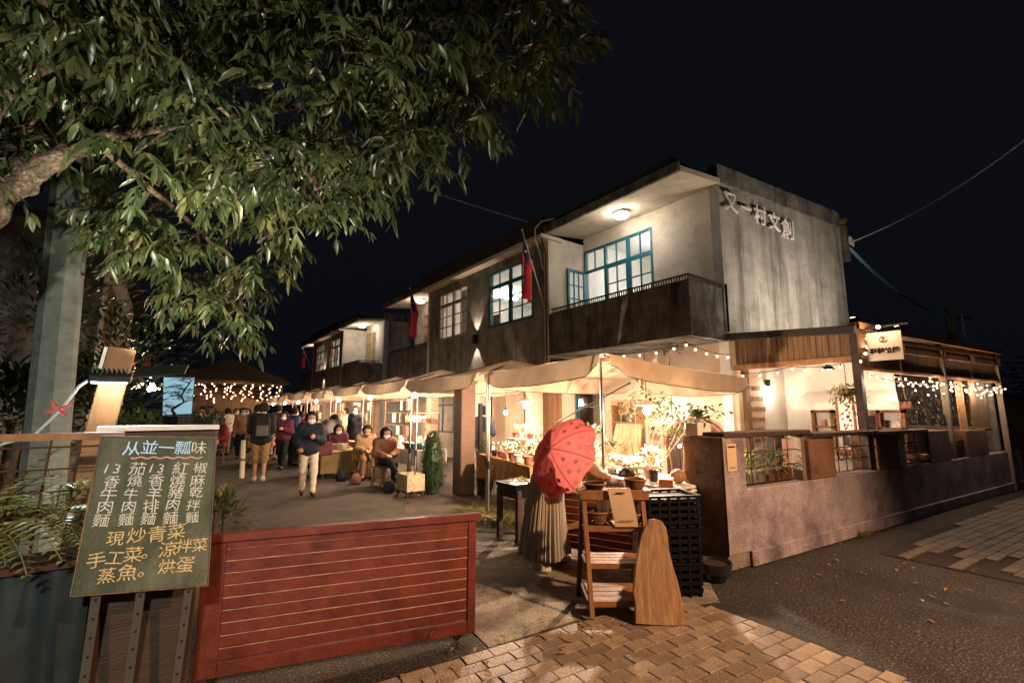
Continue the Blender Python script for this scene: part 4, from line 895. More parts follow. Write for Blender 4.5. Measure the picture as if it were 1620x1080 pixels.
# ------------------------------------------------------------------ big tree
pm('bark', hexc('4c3e34'), hexc('93806e'), 12, .95, 3, 16, c3=hexc('6b584a'), stain=hexc('211a16'), sscale=14, samt=.95, grit=.5, gscale=50)
TB = Vector((-1.55, 4.6, 0))
tr = thing('broadleaf_tree', 'large spreading tree with drooping compound leaves over the lane', 'tree', TB)
def limb(pts, r0, r1, n=10, name=None):
    # smooth polyline
    P = [Vector(p) for p in pts]; out = []
    for i in range(len(P)-1):
        p0, p1, p2, p3 = P[max(i-1, 0)], P[i], P[i+1], P[min(i+2, len(P)-1)]
        for k in range(6):
            t = k/6; out.append(.5*((2*p1)+(p2-p0)*t+(2*p0-5*p1+4*p2-p3)*t*t+(3*p1-p0-3*p2+p3)*t**3))
    out.append(P[-1]); m = len(out)
    out = [p+Vector((random.uniform(-1, 1), random.uniform(-1, 1), random.uniform(-1, 1)))*.02*(r0/.2) for p in out]
    return out, [r0+(r1-r0)*i/(m-1) for i in range(m)]
trunk = [TB+Vector((-.5, 0, 0)), at(-130, 640, 4.9), at(-85, 480, 4.75), at(-55, 400, 4.6), at(-8, 320, 4.5), at(70, 258, 4.5), at(160, 220, 4.6), at(235, 200, 4.9)]
pth, rr = limb(trunk, .24, .05); tm = MB(); tm.tube(pth, [max(.012, .175-.150*(i/len(rr))**.85)*random.uniform(.93, 1.07) for i in range(len(rr))], 18)
tm.build('trunk', M['bark'], tr, smooth=True)
limbs = [pth]
LM = [([at(-40, 380, 4.62), at(-60, 250, 4.7), at(20, 120, 4.9), at(60, 0, 5.4), at(120, -120, 6)], .085, .03),
      ([at(45, 300, 4.5), at(30, 210, 5.2), at(140, 110, 5.8), at(300, 40, 5.9), at(480, -20, 5.9)], .055, .02),
      ([at(190, 212, 4.6), at(330, 190, 5.0), at(480, 165, 5.2), at(640, 110, 5.3), at(800, 40, 5.4)], .038, .014),
      ([at(262, 190, 4.9), at(380, 240, 5.3), at(500, 260, 5.6), at(620, 255, 5.9)], .05, .015),
      ([at(150, 225, 4.55), at(240, 300, 4.9), at(330, 380, 5.4), at(400, 470, 5.8)], .028, .012),
      ([at(300, 40, 5.9), at(480, 60, 5.5), at(660, 30, 5.2), at(800, 0, 5.0), at(870, -30, 5.0)], .05, .02),
      ([at(20, 120, 4.9), at(200, 60, 5.4), at(400, -30, 5.8), at(640, -120, 6.2)], .06, .02)]
lbm = MB()
for pts, r0, r1 in LM:
    p_, r_ = limb(pts, r0, r1); lbm.tube(p_, r_, 8); limbs.append(p_)
allp = [p for l in limbs for p in l]
# leaf clumps fill the crown; outline follows the crown's drooping rim
poly = [(-150, -250), (905, -250), (890, 30), (870, 95), (810, 135), (765, 175), (700, 228), (645, 270), (590, 325), (520, 330), (465, 370), (435, 430), (405, 480), (365, 520), (300, 490), (250, 440), (200, 385), (150, 310), (100, 270), (60, 230), (-150, 310)]
def inside(x, y):
    c = False; n = len(poly)
    for i in range(n):
        x1, y1 = poly[i]; x2, y2 = poly[(i+1) % n]
        if (y1 > y) != (y2 > y) and x < (x2-x1)*(y-y1)/(y2-y1)+x1: c = not c
    return c
clumps = []; tries = 0
while len(clumps) < 460 and tries < 9000:
    tries += 1
    u, v = random.uniform(-150, 960), random.uniform(-250, 560)
    if not inside(u, v): continue
    d = random.uniform(3.7, 6.6) if u < 520 else random.uniform(3.6, 5.8)
    if v > 330: d = random.uniform(4.6, 6.6)
    if u < 210 and 90 < v: d = random.uniform(5.5, 7.0)
    if u < 190 and 190 < v: d = random.uniform(7.2, 8.2)
    p = at(u, v, d)
    if min((p-q).length for q in clumps) < .11 if clumps else False: continue
    clumps.append(p)
for i in range(len(poly)):            # rim clumps so the outline droops
    (x1, y1), (x2, y2) = poly[i], poly[(i+1) % len(poly)]
    if min(y1, y2) < -20 or max(x1, x2) < 60: continue
    k = max(1, int(math.hypot(x2-x1, y2-y1)/42))
    for j in range(k):
        f = (j+random.random())/k; clumps.append(at(x1+(x2-x1)*f+random.uniform(-25, 8), y1+(y2-y1)*f+random.uniform(-28, 6), random.uniform(4.2, 5.8)))
tw = MB()
LV = []; LF = []; nv = 0
base_f = np.array([(0, 2, 1, 1), (0, 3, 2, 2), (1, 2, 5, 4), (2, 3, 6, 5), (4, 5, 7, 7), (5, 6, 7, 7)])
tri = np.array([(0, 2, 1), (0, 3, 2), (1, 2, 5), (1, 5, 4), (2, 3, 6), (2, 6, 5), (4, 5, 7), (5, 6, 7)])
Ps = []; Ds = []; Ls = []; Ws = []
conn = [p for p in allp]
for c in sorted(clumps, key=lambda c: min((a-c).length for a in allp)):      # each clump branches off the nearest wood
    q = min(conn, key=lambda a: (a-c).length); conn.append(c); conn.append((q+c)/2)
    if (q-c).length > .03:
        mid = (q+c)/2+Vector((random.uniform(-.04, .04), random.uniform(-.04, .04), .10*(q-c).length)); tw.tube([q, mid, c], [.012, .009, .005], 5)
    for k in range(random.randint(5, 8)):
        a = random.uniform(0, 6.28); el = random.uniform(-.5, .75); d = Vector((math.cos(a)*math.cos(el), math.sin(a)*math.cos(el), math.sin(el)))
        p = c.copy(); l = random.uniform(.24, .44); n_ = 6; ls_ = random.uniform(.65, 1.3); seg = l/n_
        for s in range(n_):
            p = p+d*seg; d = (d+Vector((random.uniform(-.12, .12), random.uniform(-.12, .12), -.17))).normalized()
            side_ = d.cross(Vector((0, 0, 1)))
            if side_.length < .05: side_ = Vector((math.cos(a+1.57), math.sin(a+1.57), 0))
            side_.normalize()
            if s == 0: continue
            for sg_ in ((-1, 1) if s < n_-1 else (-1, 0, 1)):
                if random.random() < .08: continue
                dd = side_*sg_*.8+d*.75+Vector((random.uniform(-.35, .35), random.uniform(-.35, .35), -.45+random.uniform(-.4, .3)))
                Ps.append(p); Ds.append(dd.normalized()); Ls.append(random.uniform(.09, .17)*ls_); Ws.append(random.uniform(.026, .044)*ls_)
lbm.build('limb', M['bark'], tr, smooth=True); tw.build('twigs', M['bark'], tr, kind='stuff')
P = np.array(Ps); D = np.array(Ds); Lg = np.array(Ls)[:, None]; Wg = np.array(Ws)[:, None]
ref = RNG.normal(0, .35, P.shape)+np.array([0, 0, 1.]); Xv = np.cross(D, ref); Xv /= np.linalg.norm(Xv, axis=1, keepdims=True)+1e-9; Nn = np.cross(Xv, D)
prof = [(0, 0, 0), (.32, -.5, .18), (.32, 0, 0), (.32, .5, .18), (.7, -.4, .14), (.7, 0, 0), (.7, .4, .14), (1, 0, 0)]
dr = RNG.uniform(-.05, .5, (len(P), 1))
V = np.stack([P+D*Lg*t+Xv*Wg*s+Nn*(Wg*f)-Nn*(dr*Lg*t*t) for t, s, f in prof], 1)
F = (np.arange(len(P))[:, None, None]*8+tri[None]).reshape(-1, 3)
npmesh('crown', V.reshape(-1, 3)-np.array(TB), F, M['leaf_tree'], tr, smooth=False)['kind'] = 'stuff'
print('leaflets', len(P), 'clumps', len(clumps))
# ------------------------------------------------------------------ canopies
cloth('canvas_tan', hexc('b39c84'), hexc('c6b098'), tl=.10); pm('rib_dark', hexc('3b2f26'), rough=.6)
cloth('cloth_brown', hexc('8a6647'), hexc('9a7654'), tl=.1, scale=2); cloth('cloth_white', hexc('cfc6ba'), hexc('dcd4ca'), tl=.15); cloth('cloth_beige', hexc('a89478'), hexc('b8a488'), tl=.1)
def canopy(label, cs, zs, peak, drop=.25, poles=(), sag=.05, lamp=None, group=None, gap=.05):
    """cs: four ground corners in order, zs: edge heights, drop: valance depth"""
    C = [Vector((x, y, z)) for (x, y), z in zip(cs, zs)]; cen = sum(C, Vector())/4; cen.z = peak
    t = thing('market_canopy', label, 'canopy', (cen.x, cen.y, 0), group=group)
    for i in range(4):
        a, b = C[i], C[(i+1) % 4]
        def roof(u, v, a=a, b=b):
            e = a.lerp(b, u); p = e.lerp(cen, v); p.z -= sag*math.sin(math.pi*v)*1.2+.02*math.sin(math.pi*u)-.010*math.sin(u*31+v*9)*math.sin(math.pi*v)-.008*math.sin(u*13-v*21); return p
        MB().grid(roof, 28, 14).build('roof_panel', M['canvas_tan'], t, smooth=True)
        out = (b-a).cross(Vector((0, 0, 1))).normalized()
        if out.dot((a+b)/2-cen) < 0: out = -out
        L = (b-a).length; g0 = gap/L
        def flap(u, v, a=a, b=b, out=out):
            uu = g0+u*(1-2*g0); p = a.lerp(b, uu); edge = 1-.42*math.exp(-((u)/.06)**2)-.42*math.exp(-((1-u)/.06)**2)
            p.z -= .02*math.sin(math.pi*u)+v*drop*edge*(1+.10*math.sin(math.pi*u)); p += out*(.012+.05*v+.016*math.sin(u*17+i)*v+.010*math.sin(u*47+2*i)*v*v+.006*math.sin(u*71+v*5)); return p
        MB().grid(flap, 52, 6).build('valance', M['canvas_tan'], t, smooth=True)
        hem = MB().tube([flap(k/52, 1.0) for k in range(53)], .006, 4); hem.build('hem', M['rib_dark'], t)
        MB().tube([a-Vector((0, 0, .03)), cen-Vector((0, 0, .06))], .012, 6).build('rib', M['rib_dark'], t)
    for (x, y, zt) in poles:
        MB().tube([(x, y, .02), (x, y, zt)], .019, 10).build('pole', M['steel'], t); MB().tube([(x, y, .75), (x, y, .86)], .028, 10).build('clamp', M['black_metal'], t); MB().lathe([(.12, 0), (.12, .03), (.03, .04)], (x, y, 0), 12).build('pole_foot', M['rust_metal'], t)
    return t
def hanging_lamp(label, p, watts, zt=2.2, shade=True, col=PEACH, r=.035, mat='bulb_hot', scale=1.):
    p = Vector(p); t = thing('hanging_lamp', label, 'lamp', p); s = scale
    MB().tube([p+Vector((0, 0, .10*s)), (p.x, p.y, zt)], .005, 5).build('cord', M['wire_black'], t)
    MB().tube([p+Vector((0, 0, .05*s)), p+Vector((0, 0, .11*s))], .018*s, 8).build('socket', M['black_metal'], t)
    if shade: MB().lathe([(.02, .12), (.05, .10), (.145, .055), (.15, .045), (.14, .05), (.05, .09)], (p.x, p.y, p.z+.01), 20).build('shade', M['ceramic_white'], t, smooth=True)
    MB().lathe([(.014*s, .06*s), (.022*s, .04*s), (.045*s, 0), (.048*s, -.02*s), (.032*s, -.052*s), (.001, -.062*s)], p, 12).build('bulb', M[mat], t, smooth=True)
    point('lamp_light', p-Vector((0, 0, .10)), watts, col, r, t)
    return t
canopy('nearest tan market canopy with its corner toward the camera', [(4.22, 3.86), (7.55, 3.85), (7.5, 6.0), (4.02, 6.12)], [2.29, 2.13, 2.2, 2.20], 2.44, .25, [(4.30, 4.0, 2.25), (3.97, 6.0, 2.12)])
canopy('second tan market canopy next to the pillar', [(3.98, 6.28), (7.0, 6.2), (7.0, 8.6), (3.78, 8.62)], [2.20, 2.3, 2.3, 2.18], 2.6, .22, [(3.95, 8.5, 2.15), (4.2, 6.4, 2.15)])
hanging_lamp('bright hanging bulb with enamel shade over the flower table', onx(1023, 648, 5.05), 170, 2.35)
hanging_lamp('bright hanging bulb with shade over the brown cloth table', onx(832, 640, 5.0), 150, 2.4)
hanging_lamp('small lamp hanging over the pot shelf', onx(800, 652, 6.0), 16, 2.3, False, scale=.8); hanging_lamp('second small lamp deeper inside the pot stall', onx(843, 660, 6.6), 14, 2.3, False, scale=.8)
for k in range(9):
    y0 = 8.95+k*2.95; lab = ('third', 'fourth', 'fifth', 'sixth', 'seventh', 'eighth', 'ninth', 'tenth', 'last')[k]+' tan canopy in the row down the lane'
    canopy(lab, [(3.95+.1*(k % 2), y0), (6.9, y0), (6.9, y0+2.7), (3.95+.12*(k % 3), y0+2.7)], [2.22+.04*(k % 2)]*4, 2.62, .2, [(4.1, y0+.15, 2.2), (4.1, y0+2.55, 2.2)] if k < 4 else [])
    hanging_lamp('glowing bulb under the '+lab.split(' tan')[0]+' canopy of the lane', (4.65, y0+1.2, 1.98), (80, 70, 60, 52, 46, 40, 36, 32, 30)[k], 2.4, False, scale=1.2)
    if k < 2: hanging_lamp('second glowing bulb deep under the '+lab.split(' tan')[0]+' canopy', (6.0, y0+1.6, 1.9), 40, 2.4, False, scale=1.1)
string('warm lights draped along the canopy ridge beside the houses', [(6.85, 8.7, 2.55), (6.8, 12, 2.62), (6.8, 16, 2.6), (6.8, 22, 2.6), (6.8, 30, 2.6)], 60, .06, .028, drop=.02)
# ------------------------------------------------------------------ tables
def quadtable(label, q, z, cloth_m, drop, th=.03, legs=True, wob=.02, name='stall_table', skirt=True):
    q = [Vector((x, y, z)) for x, y in q]; cen = sum(q, Vector())/4; t = thing(name, label, 'table', (cen.x, cen.y, 0))
    MB().slab([p-Vector((0, 0, th+.002)) for p in q], th*(1 if (q[1]-q[0]).cross(q[2]-q[0]).z > 0 else -1)).build('table_top', M['wood_warm'], t)
    MB().grid(lambda u, v: q[0].lerp(q[1], u).lerp(q[3].lerp(q[2], u), v)+Vector((0, 0, .006+.002*math.sin(u*20)*math.sin(v*13))), 10, 6).build('table_cloth', M[cloth_m], t, smooth=True)
    if skirt:
        for i in range(4):
            a, b = q[i], q[(i+1) % 4]; out = (b-a).cross(Vector((0, 0, 1))).normalized()
            if out.dot((a+b)/2-cen) < 0: out = -out
            L = (b-a).length; n = max(12, int(L*26))
            def sk(u, v, a=a, b=b, out=out, L=L, i=i): return a.lerp(b, u)+Vector((0, 0, .006-v*drop*(1+.06*math.sin(u*7+i))))+out*(.004+.02*v+wob*v*math.sin(u*L*22+i*2)+wob*.5*v*math.sin(u*L*9))
            MB().grid(sk, n, 5).build('cloth_skirt', M[cloth_m], t, smooth=True)
    if legs:
        for p in q: c = p.lerp(cen, .12); MB().box((c.x-.02, c.y-.02, 0), (c.x+.02, c.y+.02, z-th)).build('leg', M['wood_dark'], t)
    return t
T2 = quadtable('white cloth flower table with wire mesh front beside the gate pier', [(4.24, 3.08), (4.72, 4.95), (5.5, 4.85), (5.0, 3.05)], .80, 'cloth_white', .06)
T1 = quadtable('table with brown cloth and small potted flowers', [(4.29, 5.42), (4.84, 7.66), (5.7, 7.5), (5.2, 5.3)], .80, 'cloth_brown', .42)
mg = MB(); a, b = Vector((4.25, 3.1, 0)), Vector((4.71, 4.9, 0)); o_ = Vector((-.045, .012, 0))
for i in range(34): p = a.lerp(b, i/33)+o_; mg.tube([p+Vector((0, 0, .34)), p+Vector((0, 0, .77))], .0035, 4)
for j in range(9): mg.tube([a+o_+Vector((0, 0, .34+j*.053)), b+o_+Vector((0, 0, .34+j*.053))], .0035, 4)
mg.build('wire_mesh', M['black_metal'], T2); MB().grid(lambda u, v: a.lerp(b, u)+Vector((-.02, .005, .30+v*.45)), 8, 3).build('front_cloth', M['cloth_beige'], T2)
MB().box((4.2, 3.04, .62), (4.95, 3.09, .78)).build('end_board', M['wood_dark'], T2)
rs_ = thing('pot_riser', 'pale wooden riser shelf carrying pots on the brown cloth table', 'shelf', (5.1, 6.5, .8))
MB().box((4.98, 6.1, 1.10), (5.22, 6.95, 1.125)).build('board', M['ceramic_white'], rs_)
for y in (6.13, 6.92): MB().box((4.99, y-.02, .81), (5.21, y+.02, 1.10)).build('side', M['ceramic_white'], rs_)
# ------------------------------------------------------------------ pots and plants
def pot_plant(label, p, pot='terracotta', plant='petal_white', s=1., tall=1., leafm='leaf_green', group=None):
    p = Vector(p); t = thing('potted_plant', label, 'potted plant', p, group=group)
    MB().lathe([(.035*s, 0), (.042*s, .01*s), (.055*s, .075*s*tall), (.06*s, .09*s*tall), (.05*s, .09*s*tall), (.001, .075*s*tall)], p, 12).build('pot', M[pot], t)
    bush(t, p+Vector((0, 0, .12*s*tall)), .085*s, 46, M[leafm], .05*s, .02*s)
    if plant: bush(t, p+Vector((0, 0, .145*s*tall)), .085*s, 40, M[plant], .026*s, .022*s, name='flowers')
    return t
def q2(u, v): return (Vector((4.24, 3.08, .81)).lerp(Vector((4.72, 4.95, .81)), u)).lerp(Vector((5.0, 3.05, .81)).lerp(Vector((5.5, 4.85, .81)), u), v)
def q1(u, v): return (Vector((4.29, 5.42, .81)).lerp(Vector((4.84, 7.66, .81)), u)).lerp(Vector((5.2, 5.3, .81)).lerp(Vector((5.7, 7.5, .81)), u), v)
for i, (u, v, pot, pl, s, lab) in enumerate((( .12, .12, 'terracotta', 'petal_white', 1.15, 'nearest terracotta pot of white flowers at the brown table edge'), (.27, .10, 'ceramic_white', None, 1.1, 'pale cup pot with leafy sprig on the brown table'), (.40, .14, 'terracotta', 'petal_white', 1.2, 'round terracotta pot of white flowers mid brown table'), (.52, .12, 'ceramic_pink', 'petal_white', 1.1, 'pinkish pot of pale flowers on the brown table'), (.64, .16, 'terracotta', 'petal_pink', 1.05, 'terracotta pot with pink blooms near the canopy pole'), (.76, .14, 'ceramic_dark', None, .95, 'small dark pot with green sprig near the canopy pole'), (.3, .45, 'terracotta', 'petal_white', 1.2, 'terracotta pot behind the front row on the brown table'), (.55, .42, 'ceramic_white', 'petal_white', 1.2, 'white pot under the riser shelf'))): pot_plant(lab, q1(u, v), pot, pl, s*1.15, leafm='leaf_green')
for i, (y, pot, lab) in enumerate(((6.2, 'ceramic_white', 'white pot at the right end of the riser shelf'), (6.42, 'ceramic_pink', 'pink pot second on the riser shelf'), (6.64, 'ceramic_white', 'white flower pot third on the riser shelf'), (6.84, 'terracotta', 'terracotta pot at the left end of the riser shelf'))): pot_plant(lab, (5.1, y, 1.127), pot, 'petal_white', 1.1)
for i, (u, v, lab) in enumerate(((.9, .25, 'slim white bottle vase at the far end of brown table'), (.86, .4, 'second slim white bottle vase on brown table'))):
    p = q1(u, v); t = thing('bottle_vase', lab, 'vase', p); MB().lathe([(.03, 0), (.04, .03), (.038, .12), (.014, .17), (.013, .22), (.017, .225)], p, 12).build('body', M['ceramic_white'], t, smooth=True); MB().tube([p+Vector((0, 0, .2)), p+Vector((.01, .02, .3))], .003, 4).build('stem', M['wood_dark'], t)
# hydrangea bouquet, bowls, jug, cactus, boxes on the white table
t = thing('bouquet', 'large pink and cream flower bouquet on the white table', 'flowers', q2(.55, .45))
for k in range(9):
    c = q2(.50+.03*(k % 3)*2, .35+.12*(k//3))+Vector((0, 0, .10+.03*(k % 2))); bush(t, c, .075, 70, M['petal_pink' if k % 3 else 'petal_white'], .035, .03, 1, 'flower_head')
bush(t, q2(.53, .5)+Vector((0, 0, .05)), .17, 120, M['leaf_olive'], .09, .04, .6); MB().lathe([(.05, 0), (.07, .05), (.06, .09)], q2(.53, .5), 12).build('wrap', M['cloth_beige'], t)
pot_plant('white bowl of pale flowers at the front of white table', q2(.62, .2), 'ceramic_white', 'petal_white', 1.25, .7); pot_plant('blush pot of white blossoms on the white table', q2(.34, .5), 'ceramic_pink', 'petal_white', 1.8, .9); pot_plant('dark pot with spiky cactus at white table front', q2(.22, .28), 'ceramic_dark', None, 1.1, 1.3, 'leaf_olive'); pot_plant('pink pot with tall green tuft beside the leaning panel', q2(.86, .7), 'ceramic_pink', None, 1.7, 1.2, 'leaf_dark'); pot_plant('clay pot with upright foliage near the canopy pole', q2(.90, .3), 'terracotta', 'petal_white', 1.7, 1.); pot_plant('tall arrangement of white flowers left of the canopy pole', q2(1.0, .5)+Vector((0, .05, 0)), 'ceramic_white', 'petal_white', 2.5, 1.2); pot_plant('white flower tub at the far end of white table', q2(.97, .15), 'ceramic_white', 'petal_pink', 1.5)
t = thing('wrapped_bundle', 'black glossy wrapped bundle lying on the white table', 'bundle', q2(.45, .16)); c = q2(.46, .2)
MB().grid(lambda u, v: c+Vector(((.5-u)*.10*math.sin(math.pi*v)**.5, (v-.5)*.26, .10*math.sin(math.pi*v)*math.sin(math.pi*u)+.012*math.sin(u*30+v*12))), 12, 14).build('film', pm('black_film', hexc('0d0d10'), rough=.15), t); MB().ball(c+Vector((0, 0, .03)), .05).build('core', M['ceramic_dark'], t)
t = thing('gourd_vase', 'round brown gourd vase with two thin upright handles', 'vase', q2(.09, .5)); p = q2(.09, .5)
MB().lathe([(.03, 0), (.075, .03), (.09, .075), (.075, .12), (.03, .145), (.025, .15)], p, 16).build('body', M['wood_slab'], t, smooth=True)
for sx in (-.05, .05): MB().tube([p+Vector((sx*.6, -sx, .12)), p+Vector((sx, -sx*1.2, .32)), p+Vector((sx*.8, -sx, .44))], .006, 5).build('handle', M['worn_wood'], t)
bush(t, p+Vector((0, 0, .5)), .11, 70, M['leaf_olive'], .10, .025, name='sprig')
for (u, v, sz, lab) in ((.06, .15, (.20, .14, .07), 'reddish wooden box at the near corner of white table'), (.03, .85, (.12, .10, .07), 'small brown box at the table end by the pier')):
    p = q2(u, v); t = thing('wooden_box', lab, 'box', p); MB().cbox((p.x, p.y, p.z+sz[2]/2), sz, .6).build('body', M['terracotta'], t, bevel=.004); MB().cbox((p.x, p.y, p.z+sz[2]+.006), (sz[0]+.008, sz[1]+.008, .012), .6).build('lid', M['worn_wood'], t, bevel=.002)
t = thing('scroll_stand', 'black iron stand with curled top behind the white table', 'stand', (5.35, 3.9, 0)); MB().tube([(5.4, 4.0, 0), (5.4, 4.0, 1.12)]+[(5.4, 4.0+.05-.05*math.cos(a)*(1-a/9), 1.12+.05*math.sin(a)*(1-a/9)) for a in [x*.4 for x in range(14)]], .008, 6).build('rod', M['black_metal'], t); MB().lathe([(.12, 0), (.1, .02), (.02, .03)], (5.4, 4.0, 0), 12).build('foot', M['black_metal'], t)
t = thing('wood_panel', 'speckled wooden panel leaning behind the white table', 'panel', (6.3, 5.4, 0)); 
MB().slab([(6.15, 5.75, .3), (6.15, 5.05, .3), (6.40, 5.05, 1.38), (6.40, 5.60, 1.38)], .03).build('panel', M['wood_slab'], t); MB().beam((6.45, 5.3, 0), (6.45, 5.3, 1.2), .05, .05).build('prop', M['wood_dark'], t); MB().box((6.0, 5.0, .26), (6.5, 5.8, .30)).build('ledge', M['wood_dark'], t)
for i, (u, v, lab) in enumerate(((1033, 690, 'left wall-hung pot under the arch glow'), (1053, 686, 'right wall-hung pot under the arch glow'))): p = onx(u, v, 8.05); pot_plant(lab, p-Vector((0, 0, .05)), 'terracotta', None, 1.2, 1, 'leaf_dark')
gl = thing('glow_lamp', 'hidden bright lamp washing the plaster behind the flower stall', 'lamp', (7.8, 5.9, 1.2)); p = onx(1062, 668, 7.9); MB().ball(p, .03).build('bulb', M['bulb_hot'], gl); MB().tube([p, p+Vector((.28, 0, .05))], .008, 5).build('arm', M['black_metal'], gl); point('glow_light', p-Vector((.08, 0, 0)), 18, (1, .82, .66), .03, gl)
gl = thing('glow_lamp', 'low lamp glowing behind the pots at the arch', 'lamp', (7.8, 5.2, 1.0)); p = onx(1075, 705, 7.6); MB().ball(p, .03).build('bulb', M['bulb_hot'], gl); MB().tube([p, (p.x, p.y, 0)], .008, 5).build('stem', M['black_metal'], gl); point('glow_light', p, 16, (1, .82, .66), .03, gl)
t = thing('notice_board', 'salmon notice card with black brush characters on the wall', 'notice', onx(985, 645, 8.1)); c = onx(982, 643, 8.15); MB().box((8.14, c.y-.27, c.z-.16), (8.17, c.y+.27, c.z+.14)).build('card', pm('card_salmon', hexc('c98e6a'), hexc('d39a77'), 3, .8), t)
text('一起。', 'characters', M['ink'], frame4((8.135, c.y, c.z-.06), (0, -1, 0), (0, 0, 1)), .2, t, .001)
# cabinet with little things left of the card
t = thing('shelf_cabinet', 'open shelf with small jars behind the canopy pole', 'shelf', (8.0, 7.0, 0)); 
for z in (.6, 1.0, 1.35): MB().box((7.95, 6.45, z), (8.18, 7.1, z+.03)).build('board', M['wood_warm'], t)
for y in (6.44, 7.1): MB().box((7.95, y-.02, 0), (8.18, y+.02, 1.7)).build('side', M['wood_warm'], t)
for k in range(8): MB().lathe([(.04, 0), (.05, .05), (.03, .12), (.02, .14)], (8.06, 6.52+.07*k, (.63, 1.03, 1.38)[k % 3]), 10).build('jar', M[('teal_paint', 'ceramic_dark', 'ceramic_white', 'flag_red')[k % 4]], t)
# potted tree with several bare stems
t = thing('potted_tree', 'slender multi-stemmed tree with dark glossy leaves above the flowers', 'tree', (5.9, 4.75, 0)); b0 = Vector((5.75, 4.60, .3)); MB().lathe([(.14, 0), (.17, .03), (.21, .32), (.19, .32), (.001, .30)], (5.75, 4.6, 0), 16).build('pot', M['terracotta'], t)
cr = MB()
for k, (u, v) in enumerate(((1005, 640), (1035, 632), (1062, 645), (1085, 652), (1022, 622), (1108, 650), (1045, 655), (990, 655))):
    tip = onx(u, v, 5.75+.1*((k % 4)-1.5)); md = b0.lerp(tip, .55)+Vector((.03*math.sin(k*2), .05*math.cos(k), .05)); MB().tube([b0, b0.lerp(md, .5)+Vector((.02, .02, 0)), md, tip], [.014, .010, .007, .004], 6).build('stem', M['wood_plank'], t)
    for _ in range(34):
        a = random.uniform(0, 6.28); q = tip+Vector((random.gauss(0, .14), random.gauss(0, .14), random.gauss(.0, .06))); cr.leaf(q, (math.cos(a), math.sin(a), random.uniform(-.5, .1)), (0, 0, 1), random.uniform(.07, .12), .045, .3)
cr.build('crown', M['leaf_dark'], t)
sp2 = thing('sprig_plant', 'dark leafy sprig rising above the canopy edge', 'plant', (7.6, 5.3, 0)); m = MB(); c = onx(1058, 552, 7.6)
MB().tube([(7.6, c.y, 0), (7.6, c.y, 1.6), c], [.015, .012, .006], 6).build('stem', M['wood_dark'], sp2); MB().lathe([(.10, 0), (.15, .3), (.13, .3)], (7.6, c.y, 0), 12).build('pot', M['ceramic_dark'], sp2)
for _ in range(60): a = random.uniform(0, 6.28); m.leaf(c+Vector((0, random.gauss(0, .16), random.gauss(0, .06))), (math.cos(a)*.5, math.sin(a), random.uniform(-.3, .4)), (0, 0, 1), .12, .04)
m.build('leaves', M['leaf_dark'], sp2)
t = thing('black_pole', 'slanted black boom pole under the near canopy', 'pole', (5.2, 6.0, 1.2)); a, b = onx(880, 668, 5.4), onx(992, 608, 5.4); MB().tube([a, b], .012, 8).build('rod', M['black_metal'], t); MB().tube([b, b+(b-a).normalized()*.06], .018, 8).build('tip', M['black_metal'], t); MB().tube([a, (a.x, a.y, 0)], .014, 8).build('stand', M['black_metal'], t)
# ------------------------------------------------------------------ foreground pieces
CR = Vector((.806, -.592, 0)); CD = Vector((.592, .806, 0))
sh_ = thing('ladder_shelf', 'wooden A-frame ladder shelf with baskets in front of stall', 'shelf', (3.0, 2.7, 0)); S0 = Vector((2.795, 2.76, .02))
sp3 = lambda w_, d, z: S0+CR*w_+CD*d+Vector((0, 0, z))
for w_ in (0, .47):
    MB().beam(sp3(w_, 0, 0), sp3(w_+(.0 if w_ else -.02), .20, .90), .036, .045, (CR.y, -CR.x, 0)).build('front_leg', M['wood_warm'], sh_, bevel=.003); MB().beam(sp3(w_-.04, .46, 0), sp3(w_-.02, .24, .90), .036, .04).build('rear_leg', M['wood_dark'], sh_, bevel=.003)
    for z, d0, d1 in ((.10, .03, .44), (.36, .08, .40), (.62, .135, .35)): MB().beam(sp3(w_-.02, d0, z), sp3(w_-.02, d1, z), .022, .03).build('side_rail', M['wood_dark'], sh_)
for z, d0, d1 in ((.11, .03, .42), (.37, .09, .38), (.64, .14, .34)):
    n_ = 4
    for k in range(n_): d = d0+(d1-d0)*(k+.5)/n_; MB().beam(sp3(.0, d, z), sp3(.47, d, z), (d1-d0)/n_-.008, .016).build('shelf_board', M['wood_warm'], sh_, bevel=.002)
    MB().beam(sp3(0, d0-.01, z-.012), sp3(.47, d0-.01, z-.012), .018, .042).build('apron', M['wood_warm'], sh_, bevel=.002)
MB().beam(sp3(-.07, .22, .915), sp3(.54, .22, .915), .14, .028).build('top_board', M['wood_warm'], sh_, bevel=.003); MB().beam(sp3(-.05, .16, .875), sp3(.52, .16, .875), .02, .05).build('top_rail', M['wood_warm'], sh_, bevel=.003)
pm('wicker', hexc('5e3d22'), hexc('8a5f38'), 30, .7, 1, 60, stretch=(1, 1, 4))
def basket(label, c, r, h, m_='wicker', fill=None):
    t = thing('basket', label, 'basket', c); pr = [(r*.7, 0)]
    for k in range(1, 9): pr.append((r*(.7+.3*(k/8)**.7)*(1+(.02 if k % 2 else -.005)), h*k/8))
    pr += [(r*.93, h*.98), (r*.65, h*.2), (.001, h*.15)]; MB().lathe(pr, c, 22).build('weave', M[m_], t); MB().tube([Vector(c)+Vector((r*math.cos(a), r*math.sin(a), h)) for a in [k*.2856 for k in range(23)]], .008, 6).build('rim', M['wood_warm'], t)
    if fill: bush(t, Vector(c)+Vector((0, 0, h*.4)), r*.6, 40, M[fill], .09, .012, .3, 'contents')
